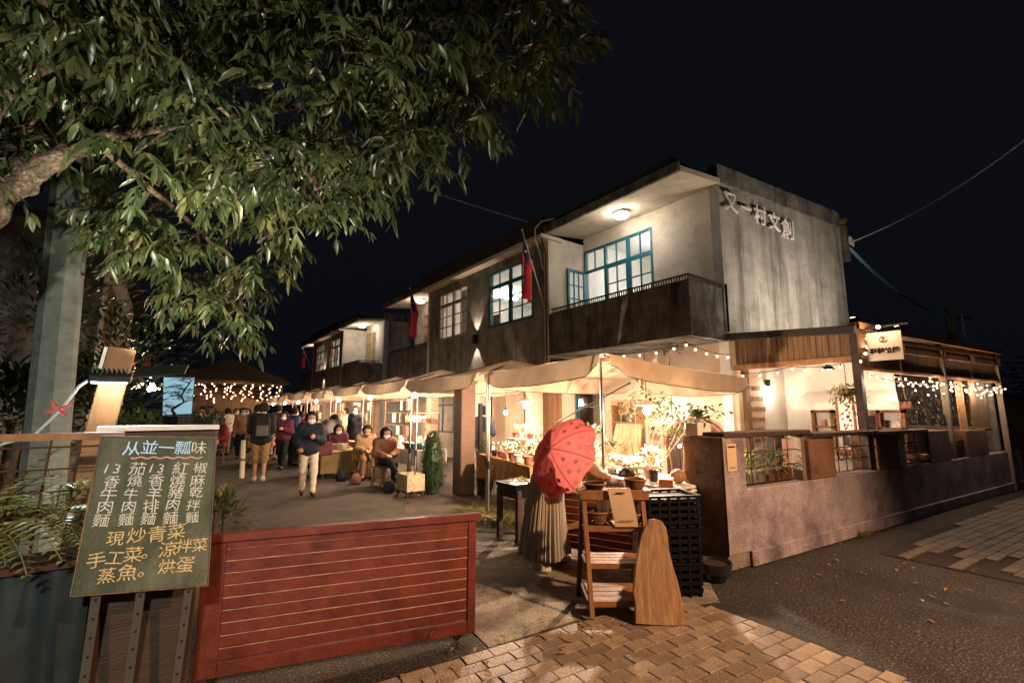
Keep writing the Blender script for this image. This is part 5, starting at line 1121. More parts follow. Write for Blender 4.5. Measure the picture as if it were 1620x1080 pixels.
basket('shallow dark basket on top of the ladder shelf, left', sp3(.08, .22, .932), .095, .045, 'ceramic_dark'); basket('small brown basket on top of the ladder shelf, right', sp3(.43, .24, .932), .09, .075); basket('round wicker basket of sticks on the middle shelf, left', sp3(.10, .24, .652), .13, .10, fill='petal_white'); basket('flat wicker basket on the middle shelf, right', sp3(.37, .25, .652), .12, .08)
t = thing('cloth_bag', 'crumpled white cloth bag on the middle shelf', 'bag', sp3(.18, .33, .655)); c = sp3(.2, .33, .66)
MB().lathe([(.04, 0), (.085, .03), (.09, .10), (.07, .17), (.05, .20), (.04, .19)], c, 16, .12, 5, 1, .8).build('body', M['cloth_white'], t, smooth=True); MB().tube([c+Vector((-.06, .0, .16)), c+Vector((-.10, -.01, .24)), c+Vector((-.04, -.02, .27)), c+Vector((.0, 0, .19))], .006, 5).build('strap', M['cloth_white'], t)
t = thing('paper_sign', 'tan printed paper hanging from the top of ladder shelf', 'notice', sp3(.24, .13, .7)); pa_ = sp3(.17, .125, .95); px = CR*.19; pz = Vector((0, 0, -.30))+CR*.05-CD*.02
MB().grid(lambda u, v: pa_+px*u+pz*v-CD*(.012*math.sin(v*3.1)), 6, 10).build('sheet', M['paper_tan'], t)
MB().grid(lambda u, v: pa_+px*(.30+.4*u)+pz*(.10+.03*v)-CD*(.014+.012*math.sin((.1+.03*v)*3.1)), 6, 1).build('heading', M['ink'], t)
MB().grid(lambda u, v: pa_+px*(.18+.64*u)+pz*(.82+.025*v)-CD*(.014+.012*math.sin((.82+.025*v)*3.1)), 6, 1).build('text_line', M['ink_soft'], t)
# live-edge slab
ol = [(635, 780), (638, 700), (640, 650), (652, 560), (668, 490), (700, 405), (722, 365), (745, 330), (775, 326), (808, 335), (822, 365), (830, 410), (833, 470), (836, 540), (848, 600), (860, 660), (868, 730), (878, 795), (760, 790)]
wsb = thing('wood_slab', 'tall live-edge wooden slab leaning on the ladder shelf', 'slab', (3.15, 2.42, 0)); b0 = Vector((3.13, 2.40, 0)); pts = []
for x, y in ol: x += random.uniform(-7, 7); s = (x/3+780-1030)/206; z = max(0.012, (985-(y/3+720))/206*.98); pts.append(b0+CR*s+CD*(.20*z)+Vector((0, 0, z)))
MB().slab(pts, .035).build('slab', M['wood_slab'], wsb, bevel=.006)
# crates, black planter, rail sticks
pm('crate_black', hexc('08080a'), rough=.6, spec=.15)
def crate(label, c, rz, size=(.50, .36, .26)):
    t = thing('plastic_crate', label, 'crate', c, rz, group='stack of black plastic crates by the pier'); L, W_, H_ = size; m = MB()
    for sy in (-1, 1):
        for k in range(4): z = .03+k*(H_-.05)/3.4; m.box((-L/2, sy*W_/2-.008, z), (L/2, sy*W_/2+.008, z+.035))
        for k in range(6): x = -L/2+.02+k*(L-.04)/5; m.box((x-.012, sy*W_/2-.012, 0), (x+.012, sy*W_/2+.012, H_))
    for sx in (-1, 1):
        for k in range(4): z = .03+k*(H_-.05)/3.4; m.box((sx*L/2-.008, -W_/2, z+.001), (sx*L/2+.008, W_/2, z+.036))
    MB().box((-L/2+.03, -W_/2+.03, .014), (L/2-.03, W_/2-.03, H_-.01)).build('dark_filler', M['ink'], t, local=True); m.build('slatted_sides', M['crate_black'], t, local=True); MB().box((-L/2+.01, -W_/2+.01, 0), (L/2-.01, W_/2-.01, .012)).build('bottom', M['black_metal'], t, local=True)  # black inner box added to stop light passing and darken the crate
    rm = MB(); rm.box((-L/2-.015, -W_/2-.015, H_), (L/2+.015, -W_/2+.012, H_+.02)); rm.box((-L/2-.015, W_/2-.012, H_), (L/2+.015, W_/2+.015, H_+.02)); rm.box((-L/2-.015, -W_/2+.012, H_), (-L/2+.012, W_/2-.012, H_+.02)); rm.box((L/2-.012, -W_/2+.012, H_), (L/2+.015, W_/2-.012, H_+.02)); rm.build('rim', M['crate_black'], t, local=True)
for k, lab in enumerate(('bottom black crate of the stack by the pier', 'middle black crate of the stack by the pier', 'top black crate of the stack by the pier')): crate(lab, (3.82+.01*k, 2.82, .285*k), -.55+.03*k)
bx_ = thing('black_planter', 'black square planter on tall legs with seedlings', 'planter', (3.75, 4.95, 0)); c = Vector((3.78, 4.98, 0))
m = MB()
for sx in (-1, 1):
    for sy in (-1, 1): MB().box((c.x+sx*.17-.03, c.y+sy*.20-.03, 0), (c.x+sx*.17+.03, c.y+sy*.20+.03, .62)).build('leg', M['wood_dark'], bx_)
MB().lathe([(.17*1.41, .52), (.23*1.41, .70), (.215*1.41, .70), (.20*1.41, .66), (.001, .66)], (0, 0, 0), 4).build('tub', M['black_metal'], bx_, local=True).matrix_basis = wm(bx_).inverted() @ (Matrix.Translation((c.x, c.y, 0)) @ Matrix.Rotation(R(45), 4, 'Z')); MB().box((c.x-.19, c.y-.22, .18), (c.x+.19, c.y-.18, .22)).build('stretcher', M['wood_dark'], bx_); bush(bx_, (c.x, c.y, .69), .15, 120, M['leaf_olive'], .05, .02, .3)
# pillar, topiary, grass
pm('pillar_brown', hexc('5b4638'), hexc('6e574728'[:6]), 30, .9, .6, 80)
pl_ = thing('rough_pillar', 'rough brown rendered gate pillar between the stalls', 'pillar', (4.85, 8.15, 0)); MB().box((4.66, 8.0, .0), (4.98, 8.32, 2.14)).build('shaft', M['pillar_brown'], pl_, bevel=.015); MB().box((4.63, 7.97, 2.14), (5.01, 8.35, 2.2)).build('cap', M['pillar_brown'], pl_, bevel=.01); MB().beam((5.06, 7.95, 0), (5.06, 7.95, 1.75), .07, .07).build('gate_post', M['black_metal'], pl_)
def topiary(label, x, y, h, r, m_):
    t = thing('conifer_shrub', label, 'shrub', (x, y, 0)); m = MB(); MB().tube([(x, y, 0), (x, y, h*.8)], .025, 6).build('trunk', M['bark'], t); MB().lathe([(r*.5, .02), (r*.8, .2*h), (r*.85, .55*h), (r*.55, .85*h), (.01, .97*h)], (x, y, 0), 12).build('inner_foliage', M['leaf_dark'], t)
    for _ in range(900):
        z = random.random(); rr_ = r*(.72+.35*math.sin(math.pi*min(1, z*1.05+.12)))*(1 if z < .75 else (1-z)/.25*.75+.25); a = random.uniform(0, 6.28); p = Vector((x+rr_*math.cos(a)*random.uniform(.75, 1.05), y+rr_*math.sin(a)*random.uniform(.75, 1.05), .06+z*h*.96))
        m.leaf(p, (math.cos(a)*.7, math.sin(a)*.7, .9), (0, 0, 1), random.uniform(.05, .10), .022, .1)
    m.build('foliage', M[m_], t)
topiary('dark columnar conifer shrub left of the brown pillar', 4.38, 8.62, 1.16, .24, 'leaf_dark'); topiary('lighter conifer shrub right of the brown pillar', 5.2, 7.95, 1.12, .22, 'leaf_olive')
gr = thing('grass_clump', 'clump of arching grass under the brown cloth table', 'grass', (4.1, 5.8, 0)); m = MB()
for _ in range(420): a = random.uniform(0, 6.28); m.leaf((4.1+random.gauss(0, .15), 5.75+random.gauss(0, .22), 0), (math.cos(a)*.7, math.sin(a)*.7, 1), (0, 0, 1), random.uniform(.25, .5), .012, .7)
m.build('blades', M['leaf_olive'], gr)
# ------------------------------------------------------------------ middle and far stalls
def goods(t_, label_stem, q, n, z, group):
    for k in range(n):
        x = random.uniform(q[0]+.08, q[1]-.08); y = q[2]+(q[3]-q[2])*(k+.5)/n+random.uniform(-.03, .03); kind = random.randrange(4); s = random.uniform(.8, 1.5); mm = random.choice(('ceramic_white', 'terracotta', 'ceramic_pink', 'ceramic_white', 'wood_slab', 'cloth_beige', 'teal_paint'))
        if kind == 0: o = MB().lathe([(.05*s, 0), (.07*s, .05*s), (.05*s, .14*s), (.03*s, .16*s), (.035*s, .18*s)], (x, y, z), 10).build('jar', M[mm]); lab, c_ = 'small jar', 'jar'
        elif kind == 1: o = MB().cbox((x, y, z+.05*s), (.12*s, .15*s, .10*s), random.uniform(0, 1)).build('small_box', M[mm], bevel=.006); lab, c_ = 'small box', 'box'
        elif kind == 2: o = MB().lathe([(.03*s, 0), (.07*s, .02*s), (.09*s, .06*s), (.08*s, .06*s), (.02*s, .02*s)], (x, y, z), 12).build('bowl', M[mm]); lab, c_ = 'small bowl', 'bowl'
        else: o = MB().lathe([(.03*s, 0), (.035*s, .12*s), (.012*s, .18*s), (.012*s, .24*s)], (x, y, z), 10).build('bottle', M[mm]); lab, c_ = 'small bottle', 'bottle'
        cw = {'ceramic_white': 'white', 'terracotta': 'terracotta', 'ceramic_pink': 'pinkish', 'wood_slab': 'brown wooden', 'cloth_beige': 'beige', 'teal_paint': 'teal'}[mm]; lab = (('small ', 'larger ')[s > 1.15])+cw+' '+c_
        tag(o, lab+' on '+label_stem+', '+('nearest', 'second', 'third', 'fourth', 'fifth', 'sixth', 'seventh', 'eighth', 'ninth', 'tenth', 'eleventh', 'twelfth', 'thirteenth', 'fourteenth', 'fifteenth', 'farthest')[k]+' item along it', c_, 'goods '+group)
T3 = quadtable('third stall table with white cloth behind the seated women', [(4.3, 9.2), (4.3, 11.2), (5.0, 11.2), (5.0, 9.2)], .78, 'cloth_white', .3); goods(T3, 'the third stall table', (4.3, 5.0, 9.2, 11.2), 16, .79, 'on third stall')
t = thing('storage_box', 'teal storage box at the front of the third stall table', 'box', (4.35, 9.6, .79)); MB().box((4.3, 9.42, .79), (4.52, 9.78, .90)).build('body', M['teal_paint'], t, bevel=.006); MB().box((4.29, 9.41, .90), (4.53, 9.79, .92)).build('lid', M['teal_paint'], t)
hr = thing('hanging_rail', 'rail of small hanging ornaments above the third stall table', 'rail', (4.7, 10.2, .8))
for y in (9.3, 11.1): MB().tube([(4.85, y, .8), (4.85, y, 1.55)], .012, 6).build('upright', M['wood_warm'], hr)
MB().tube([(4.85, 9.3, 1.55), (4.85, 11.1, 1.55)], .012, 6).build('bar', M['wood_warm'], hr)
for k in range(12): y = 9.4+k*.145; MB().lathe([(.01, 0), (.05, -.06), (.04, -.16), (.001, -.2)], (4.85, y, 1.5), 8).build('ornament', M[('ceramic_white', 'petal_pink', 'cloth_beige', 'worn_wood')[k % 4]], hr)
ft = thing('flower_cloth_stool', 'low stool draped with patterned flowery cloth', 'stool', (4.0, 8.7, 0)); pm('cloth_print', hexc('b9a080'), hexc('6e3d30'), 22, .9, c3=hexc('c9b592'))
MB().box((3.78, 8.45, .36), (4.12, 8.95, .40)).build('seat', M['wood_dark'], ft)
for i, (ax, ay, bx2, by) in enumerate(((3.77, 8.44, 4.13, 8.44), (3.77, 8.96, 3.77, 8.44))): MB().grid(lambda u, v: (ax+(bx2-ax)*u, ay+(by-ay)*u-.0, .405-v*.30), 8, 4).build('cloth_drop', M['cloth_print'], ft)
MB().grid(lambda u, v: (3.77+.36*u, 8.44+.52*v, .407), 4, 4).build('cloth_top', M['cloth_print'], ft)
for x in (3.8, 4.1):
    for y in (8.48, 8.92): MB().box((x-.02, y-.02, 0), (x+.02, y+.02, .36)).build('leg', M['wood_dark'], ft)
for k, (y0, lab) in enumerate(((12.1, 'fourth stall'), (15.2, 'fifth stall'), (18.2, 'sixth stall'), (21.2, 'seventh stall'), (24.5, 'eighth stall'))):
    T = quadtable('%s table in the row down the lane' % lab.split()[0], [(4.15, y0), (4.15, y0+2.0), (4.9, y0+2.0), (4.9, y0)], .78, ('cloth_beige', 'cloth_white')[k % 2], .35, wob=.02); goods(T, 'the %s table' % lab, (4.15, 4.9, y0, y0+2), 9, .79, 'on '+lab)
    bd_ = thing('stall_backdrop', 'hanging goods rack behind the %s table' % lab, 'rack', (5.6, y0+1, 0))
    for yy in (y0, y0+2): MB().tube([(5.5, yy, 0), (5.5, yy, 1.9)], .018, 6).build('upright', M['wood_warm'], bd_)
    for zz in (1.2, 1.55, 1.9): MB().tube([(5.5, y0, zz), (5.5, y0+2, zz)], .012, 6).build('bar', M['wood_warm'], bd_)
    for q_ in range(14): yy = y0+.1+random.random()*1.8; zz = random.choice((1.2, 1.55, 1.9)); MB().box((5.46, yy-.06, zz-.28), (5.49, yy+.06, zz-.02)).build('hung_item', M[random.choice(('cloth_white', 'cloth_beige', 'petal_pink', 'ceramic_white', 'canvas_dark', 'cloth_print'))], bd_)
ct = thing('yellow_counter', 'yellowish wooden counter box beside the walking woman', 'counter', (3.35, 12.2, 0)); MB().box((3.1, 11.9, .12), (3.95, 12.5, .62)).build('body', pm('plywood', hexc('6e5a34'), hexc('826c42'), 4, .7), ct); MB().box((3.05, 11.85, .62), (4.0, 12.55, .66)).build('top', M['worn_wood'], ct); goods(ct, 'the yellowish counter', (3.1, 3.95, 11.95, 12.45), 5, .665, 'on yellow counter')
for k in range(4): MB().box((3.15+.7*(k % 2), 11.95+.45*(k//2), 0), (3.2+.7*(k % 2), 12.0+.45*(k//2), .12)).build('foot', M['black_metal'], ct)
# ------------------------------------------------------------------ people: smooth-union bodies meshed with surface nets
def snets(f, o, h):
    s = f < 0; nx_, ny_, nz_ = f.shape
    cs = [s[i:nx_-1+i, j:ny_-1+j, k:nz_-1+k] for i in (0, 1) for j in (0, 1) for k in (0, 1)]
    cf = [f[i:nx_-1+i, j:ny_-1+j, k:nz_-1+k] for i in (0, 1) for j in (0, 1) for k in (0, 1)]
    tot = sum(c.astype(np.int8) for c in cs); act = (tot > 0) & (tot < 8)
    idx = -np.ones(act.shape, dtype=np.int64); idx[act] = np.arange(act.sum())
    A = np.argwhere(act).astype(float); F8 = np.stack([c[act] for c in cf], 1); offs = np.array([(i, j, k) for i in (0, 1) for j in (0, 1) for k in (0, 1)], float)
    acc = np.zeros_like(A); cnt = np.zeros(len(A))
    for a in range(8):
        for b in range(a+1, 8):
            if np.abs(offs[a]-offs[b]).sum() != 1: continue
            m = (F8[:, a] < 0) != (F8[:, b] < 0); t = np.where(m, F8[:, a]/(F8[:, a]-F8[:, b]+1e-12), 0)
            acc += np.where(m[:, None], offs[a]+(offs[b]-offs[a])*t[:, None], 0); cnt += m
    V = o+(A+acc/cnt[:, None])*h; Q = []
    for ax in range(3):
        sl0 = [slice(None)]*3; sl1 = [slice(None)]*3; sl0[ax] = slice(0, -1); sl1[ax] = slice(1, None)
        cr = s[tuple(sl0)] != s[tuple(sl1)]; E = np.argwhere(cr); b, c = [(1, 2), (2, 0), (0, 1)][ax]
        ok = (E[:, b] > 0) & (E[:, c] > 0) & (E[:, b] < f.shape[b]-1) & (E[:, c] < f.shape[c]-1); E = E[ok]
        def g(db, dc):
            e = E.copy(); e[:, b] += db; e[:, c] += dc; return idx[e[:, 0], e[:, 1], e[:, 2]]
        q = np.stack([g(-1, -1), g(0, -1), g(0, 0), g(-1, 0)], 1); inn = s[E[:, 0], E[:, 1], E[:, 2]]
        q[~inn] = q[~inn][:, ::-1]; Q.append(q)
    return V, np.concatenate(Q)
def sdf(prims, h, k=.018, extra=None):
    P = np.array([list(a)+[r] for a, b, r, r2 in prims]+[list(b)+[r2] for a, b, r, r2 in prims]); pad = .06
    lo = (P[:, :3]-P[:, 3:]).min(0)-pad; hi = (P[:, :3]+P[:, 3:]).max(0)+pad; n = np.ceil((hi-lo)/h).astype(int)+1
    G = np.stack(np.meshgrid(*[lo[i]+np.arange(n[i])*h for i in range(3)], indexing='ij'), -1).astype(np.float32); acc = np.zeros(G.shape[:3], np.float32)
    for a, b, r, r2 in prims:
        a = np.array(a, np.float32); b = np.array(b, np.float32); d = b-a; L = float(d@d)+1e-9; t = np.clip(((G-a)@d)/L, 0, 1); q = G-(a+t[..., None]*d); acc += np.exp(-np.clip((np.sqrt((q*q).sum(-1))-(r+(r2-r)*t))/k, -40, 40))
    f = -k*np.log(acc+1e-30)
    if extra is not None: f = extra(f, G)
    return snets(f, lo, h)
def person(label, loc, rz, J, H=1., h=.016, skin='skin', top=None, sleeve=1., bottom=None, leg=1., shoes='shoe_dark', hair='hair', hairlen=0., mask=None, fat=1., jacket=0., cut=None):
    """J: joints in a 1.7 m frame facing +y; keys head neck chest hip + l/r sh el wr hp kn an toe"""
    t = thing('person', label, 'person', loc, rz); t.scale = (H, H, H)
    def put(name, prims, mat, k=.018, hh=h, extra=None, par=t):
        v, q = sdf(prims, hh, k, extra); return npmesh(name, v, q, M[mat], par)
    j = {k: np.array(v, float) for k, v in J.items()}; hd = j['head']; nk = j['neck']; ch = j['chest']; hp = j['hip']; fw = j.get('fw', np.array([0, 1., 0])); fw = fw/np.linalg.norm(fw)
    upv = hd-nk; upv = upv/np.linalg.norm(upv); rt = np.cross(fw, upv); rt /= np.linalg.norm(rt); fw = np.cross(upv, rt)
    hpt = lambda x, y, z: hd+rt*x+fw*y+upv*z
    body = [(hpt(0, -.015, .025), hpt(0, .0, .03), .092, .09), (hpt(0, .03, -.04), hpt(0, .045, -.07), .066, .05), (nk-upv*.04, hd-upv*.05, .055, .05),
            (hpt(0, .085, -.005), hpt(0, .108, -.03), .010, .015), (hpt(-.082, 0, .005), hpt(-.088, 0, -.02), .016, .012), (hpt(.082, 0, .005), hpt(.088, 0, -.02), .016, .012),
            (ch, nk, .10, .06), (hp, ch, .11, .11), (j['lsh'], j['rsh'], .05, .05)]
    for s in 'lr':
        body += [(j[s+'sh'], j[s+'el'], .046, .038), (j[s+'el'], j[s+'wr'], .038, .026), (j[s+'hp'], j[s+'kn'], .080, .055), (j[s+'kn'], j[s+'an'], .052, .036), (j[s+'an'], j[s+'toe'], .036, .03)]
        w_ = j[s+'wr']; d = w_-j[s+'el']; d /= np.linalg.norm(d); d = j.get(s+'hd', d); d = d/np.linalg.norm(d); sd = np.cross(d, fw); sd = sd/(np.linalg.norm(sd)+1e-6); nn = np.cross(sd, d)
        body += [(w_, w_+d*.07, .027, .030)]
        for f_, (o_, l_) in enumerate(((-.027, .062), (-.009, .072), (.009, .068), (.026, .054))):
            b0 = w_+d*.075+sd*o_; b1 = b0+d*l_*.55; b2 = b1+(d*.7+nn*.6)*l_*.5; body += [(b0, b1, .0105, .0095), (b1, b2, .0095, .008)]
        sg_ = -1 if s == 'l' else 1
        body += [(w_+d*.025+sd*.025*sg_, w_+d*.075+sd*.05*sg_+nn*.015, .013, .010)]
    bo = put('body', body, skin, .012, min(h, .012))
    e_ = MB()
    for sx in (-.034, .034): e_.ball(hpt(sx, .083, .012), .011, 8, 5)
    e_.build('eyes', M['ink'], bo, local=True)
    hr_ = [(hpt(0, -.03, .045), hpt(0, -.02, .06), .098, .092), (hpt(-.05, -.035, .0), hpt(.05, -.035, .0), .07, .07)]
    if hairlen: hr_ += [(hpt(x, -.05, -.02), hpt(x*1.25, -.06+.03*abs(x)*10, -hairlen), .06, .035) for x in (-.06, 0, .06)]+[(hpt(x*1.5, .0, .02), hpt(x*1.6, .015, -hairlen*.8), .03, .022) for x in (-.06, .06)]
    if hair: put('hair', hr_, hair, .02)
    if mask: put('mask', [(hpt(-.035, .068, -.045), hpt(.035, .068, -.045), .045, .045), (hpt(0, .085, -.03), hpt(0, .075, -.075), .035, .035)], mask, .012)
    if top:
        g = .018+jacket; T_ = [(ch, nk-upv*.06, .115*fat+g, .07+g), (hp+np.array([0, 0, .02]), ch, .118*fat+g, .118*fat+g), (j['lsh'], j['rsh'], .06+g, .06+g), (hp+(j['lhp']-hp)*.7, hp+(j['rhp']-hp)*.7, .115*fat+g, .115*fat+g), ((ch+j['lsh'])/2, (hp+j['lhp'])/2, .09+g, .09+g), ((ch+j['rsh'])/2, (hp+j['rhp'])/2, .09+g, .09+g)]
        for s in 'lr':
            el = j[s+'el']; T_.append((j[s+'sh'], el, .055+g, .046+g))
            if sleeve > .5: T_.append((el, el+(j[s+'wr']-el)*min(1, (sleeve-.5)*2*.95), .046+g, .034+g))
        put('top', T_, top, .022, extra=lambda f, G: f+.005*np.sin(G[..., 2]*55+G[..., 0]*30)*np.sin(G[..., 1]*40+G[..., 2]*18))
    if bottom:
        B_ = [(hp, hp+np.array([0, 0, .05]), .125*fat, .118*fat)]
        for s in 'lr':
            kn = j[s+'kn']; B_ += [(hp+(j[s+'hp']-hp), kn, .098*fat, .075), (hp, j[s+'hp'], .11*fat, .105*fat)]
            if leg > .55: B_.append((kn, kn+(j[s+'an']-kn)*min(1., (leg-.5)*2), .072, .055))
        put('trousers', B_, bottom, .018, extra=lambda f, G: f+.004*np.sin(G[..., 2]*45+G[..., 0]*50))
    for s in 'lr': put('shoe', [(j[s+'an']-np.array([0, 0, .03]), j[s+'toe'], .048, .038), (j[s+'an']+np.array([0, 0, .02]), j[s+'an'], .042, .045)], shoes, .014)
    return t
for n_, c_ in (('skin', 'a8775a'), ('hair', '17110e'), ('shoe_dark', '1d1a1a'), ('shoe_light', 'b9ad9c'), ('navy', '191d29'), ('black_cloth', '15151a'), ('cream_cloth', 'c2b49c'), ('khaki', '8a6c46'), ('green_knit', '1f6a58'), ('red_cloth', '8a2430'), ('brown_cloth', '6d4a33'), ('denim', '2e3e58'), ('mask_white', 'c9cdd2'), ('tan_coat', '8d7050'), ('grey_cloth', '55504c'), ('wine', '4c1d28')): pm(n_, hexc(c_), [x*1.25 for x in hexc(c_)], 14, .85 if n_ != 'skin' else .55, .15 if n_ != 'skin' else 0, 60)
def stand(sw=.0, lean=.0, arm=.0):
    return dict(head=(0, .03+lean*.35, 1.57), neck=(0, .0+lean*.25, 1.43), chest=(0, lean*.16, 1.22), hip=(0, 0, .95), lsh=(-.17, lean*.22, 1.38), rsh=(.17, lean*.22, 1.38), lel=(-.22, -.02-arm*.3+lean*.2, 1.10), rel=(.22, -.02+arm*.3+lean*.2, 1.10), lwr=(-.22, .08-arm*.4+lean*.2, .86), rwr=(.22, .08+arm*.4+lean*.2, .86),
                lhp=(-.09, 0, .92), rhp=(.09, 0, .92), lkn=(-.095, .03+sw*.55, .50), rkn=(.095, .03-sw*.3, .50), lan=(-.09, sw, .085), ran=(.09, -sw, .085+abs(sw)*.15), ltoe=(-.10, .15+sw, .035), rtoe=(.10, .14-sw, .035))
def sit(cross=False, lean=.05):
    d = dict(head=(0, .08+lean, 1.15), neck=(0, .03+lean*.7, 1.01), chest=(0, .0+lean*.4, .80), hip=(0, 0, .53), lsh=(-.17, .03+lean*.5, .96), rsh=(.17, .03+lean*.5, .96), lel=(-.22, .08, .70), rel=(.22, .08, .70), lwr=(-.08, .30, .66), rwr=(.08, .30, .68), lhp=(-.09, .03, .52), rhp=(.09, .03, .52), lkn=(-.11, .44, .50), rkn=(.11, .44, .50), lan=(-.11, .46, .09), ran=(.11, .46, .09), ltoe=(-.12, .62, .035), rtoe=(.12, .62, .035))
    if cross: d.update(rkn=(.02, .46, .58), ran=(-.14, .62, .30), rtoe=(-.16, .78, .27))
    return d
# woman under the red umbrella
W_ = Vector((3.3, 3.88, 0)); facing = math.atan2(-.12, 1)-math.pi/2       # turned toward the white table
J = stand(.20, .18); J.update(head=(0, .46, 1.40), neck=(0, .36, 1.30), chest=(0, .19, 1.14), lsh=(-.17, .32, 1.24), rsh=(.17, .32, 1.24), rel=(.21, .50, 1.04), rwr=(.16, .68, .98), lel=(-.20, .40, 1.02), lwr=(-.14, .56, 1.10), fw=(.1, 1, -.45))
uw = person('woman with red polka-dot umbrella and pleated striped skirt at the stall', W_, facing, J, .93, .013, top='tan_coat', bottom='brown_cloth', shoes='shoe_light', hairlen=.16, jacket=.012, leg=.6)
# skirt
def skirt_mat():
    m = bpy.data.materials.new('skirt_stripe'); m.use_nodes = True; t = m.node_tree; N = t.nodes; L = t.links; b = N['Principled BSDF']; b.inputs['Roughness'].default_value = .9
    uv = N.new('ShaderNodeAttribute'); uv.attribute_name = 'ang'; mt = N.new('ShaderNodeMath'); mt.operation = 'SINE'; mu = N.new('ShaderNodeMath'); mu.operation = 'MULTIPLY'; mu.inputs[1].default_value = 62
    L.new(uv.outputs['Fac'], mu.inputs[0]); L.new(mu.outputs[0], mt.inputs[0]); r = N.new('ShaderNodeValToRGB'); r.color_ramp.elements[0].position = .42; r.color_ramp.elements[1].position = .58; r.color_ramp.elements[0].color = tuple(hexc('746c61'))+(1,); r.color_ramp.elements[1].color = tuple(hexc('a89f90'))+(1,)
    ad_ = N.new('ShaderNodeMath'); ad_.operation = 'MULTIPLY_ADD'; ad_.inputs[1].default_value = .5; ad_.inputs[2].default_value = .5; L.new(mt.outputs[0], ad_.inputs[0]); L.new(ad_.outputs[0], r.inputs[0]); L.new(r.outputs[0], b.inputs['Base Color']); return m
n = 240; prof = [(.135, 1.02, 0), (.15, .97, 0), (.19, .88, -.005), (.20, .72, -.012), (.215, .55, -.02), (.235, .35, -.03), (.258, .155, -.035)]
sv = []; sa = []; sf = []
for i, (r, z, yo) in enumerate(prof):
    for k in range(n):
        a = 2*math.pi*k/n; am = .07*i/6; rr = r*(1+am*math.sin(34*a+.6*math.sin(3*a))+.12*(i/6)*math.sin(5*a+1)+.07*(i/6)*math.sin(8*a+i*.4)); sv.append((rr*math.cos(a)*(1-.10*i/6), rr*math.sin(a)*1.05+yo, z+.02*(i/6)*math.sin(3*a))); sa.append(a)
for i in range(len(prof)-1):
    for k in range(n): sf.append((i*n+k, i*n+(k+1) % n, (i+1)*n+(k+1) % n, (i+1)*n+k))
sk_ = npmesh('skirt', sv, sf, skirt_mat(), uw); at_ = sk_.data.attributes.new('ang', 'FLOAT', 'POINT'); at_.data.foreach_set('value', np.array(sa, np.float32))
# umbrella: eight gored panels with white dots, ribs, shaft and handle
um = thing('umbrella', 'open red umbrella with grey and white polka dots', 'umbrella', (3.2, 3.7, 1.2)); cpos = Vector((0, 0, CZ))+pixray(882, 716)*4.85
rgt = CR; axis = (rgt*-.72+Vector((0, 0, .46))-CD*.52).normalized(); ux = axis.cross(Vector((0, 0, 1))).normalized(); uy_ = axis.cross(ux)
UR, UD = .43, .21
def upt(a, r):  # r 0..1 from tip to rim
    gore = 1-.10*(1-abs(math.cos(4*a)))*r; ang = r*1.25; rad = UR*math.sin(ang)/math.sin(1.25)*(gore); dep = UD*(1-(math.cos(ang)-math.cos(1.25))/(1-math.cos(1.25)))
    return cpos+axis*(UD*.55-dep)+(ux*math.cos(a)+uy_*math.sin(a))*rad
um_red = cloth('umbrella_red', hexc('d87472'), hexc('cf6866'), tl=.4); dotm = pm('dot_grey', hexc('b4605d'), rough=.8); dotw = pm('dot_white', hexc('dd958f'), rough=.8)
for p in range(8): MB().grid(lambda u, v: upt((p+u)*math.pi/4, v), 8, 12).build('panel', um_red, um, smooth=True)
for p in range(8):
    rb_ = MB().tube([upt(p*math.pi/4, k/10)-axis*.008 for k in range(11)], .004, 5); rb_.build('rib', M['steel'], um)
    for (u, v, s_) in ((.5, .42, .020), (.28, .66, .021), (.72, .66, .021), (.5, .84, .022), (.18, .90, .02), (.82, .90, .02)):
        a = (p+u)*math.pi/4; c = upt(a, v); d1 = (upt(a+.02, v)-upt(a-.02, v)).normalized(); d2 = (upt(a, v+.02)-upt(a, v-.02)).normalized(); nn = d1.cross(d2).normalized()
        if nn.dot(axis) < 0: nn = -nn
        MB().add([c+nn*.003+d1*s_*math.cos(k*.5236)+d2*s_*math.sin(k*.5236) for k in range(12)], [tuple(range(12))]).build('dot', dotw if (p in (3, 4)) else dotm, um)
hand = wm(uw) @ Vector((-.14, .57, 1.10)); MB().tube([cpos+axis*(UD*.55+.05), cpos+axis*.05, hand], .006, 6).build('shaft', M['steel'], um); MB().tube([hand, hand-axis*.08], .014, 8).build('handle', M['wood_dark'], um)
# shoulder bag fluffy on her arm
bg_ = thing('shoulder_bag', 'fluffy beige bag hanging on her arm below the umbrella', 'bag', (3.5, 3.9, .95)); c = Vector((0, 0, CZ))+pixray(905, 765)*4.9; MB().lathe([(.02, -.09), (.08, -.07), (.105, 0), (.09, .07), (.02, .09)], c, 16, .06, 7, 1.1, .8).build('body', M['cream_cloth'], bg_, smooth=True); MB().tube([c+Vector((-.06, 0, .06)), c+Vector((-.03, .05, .22)), c+Vector((.06, 0, .06))], .008, 6).build('strap', M['brown_cloth'], bg_)
toC = lambda x, y: math.atan2(-y, -x)-math.pi/2
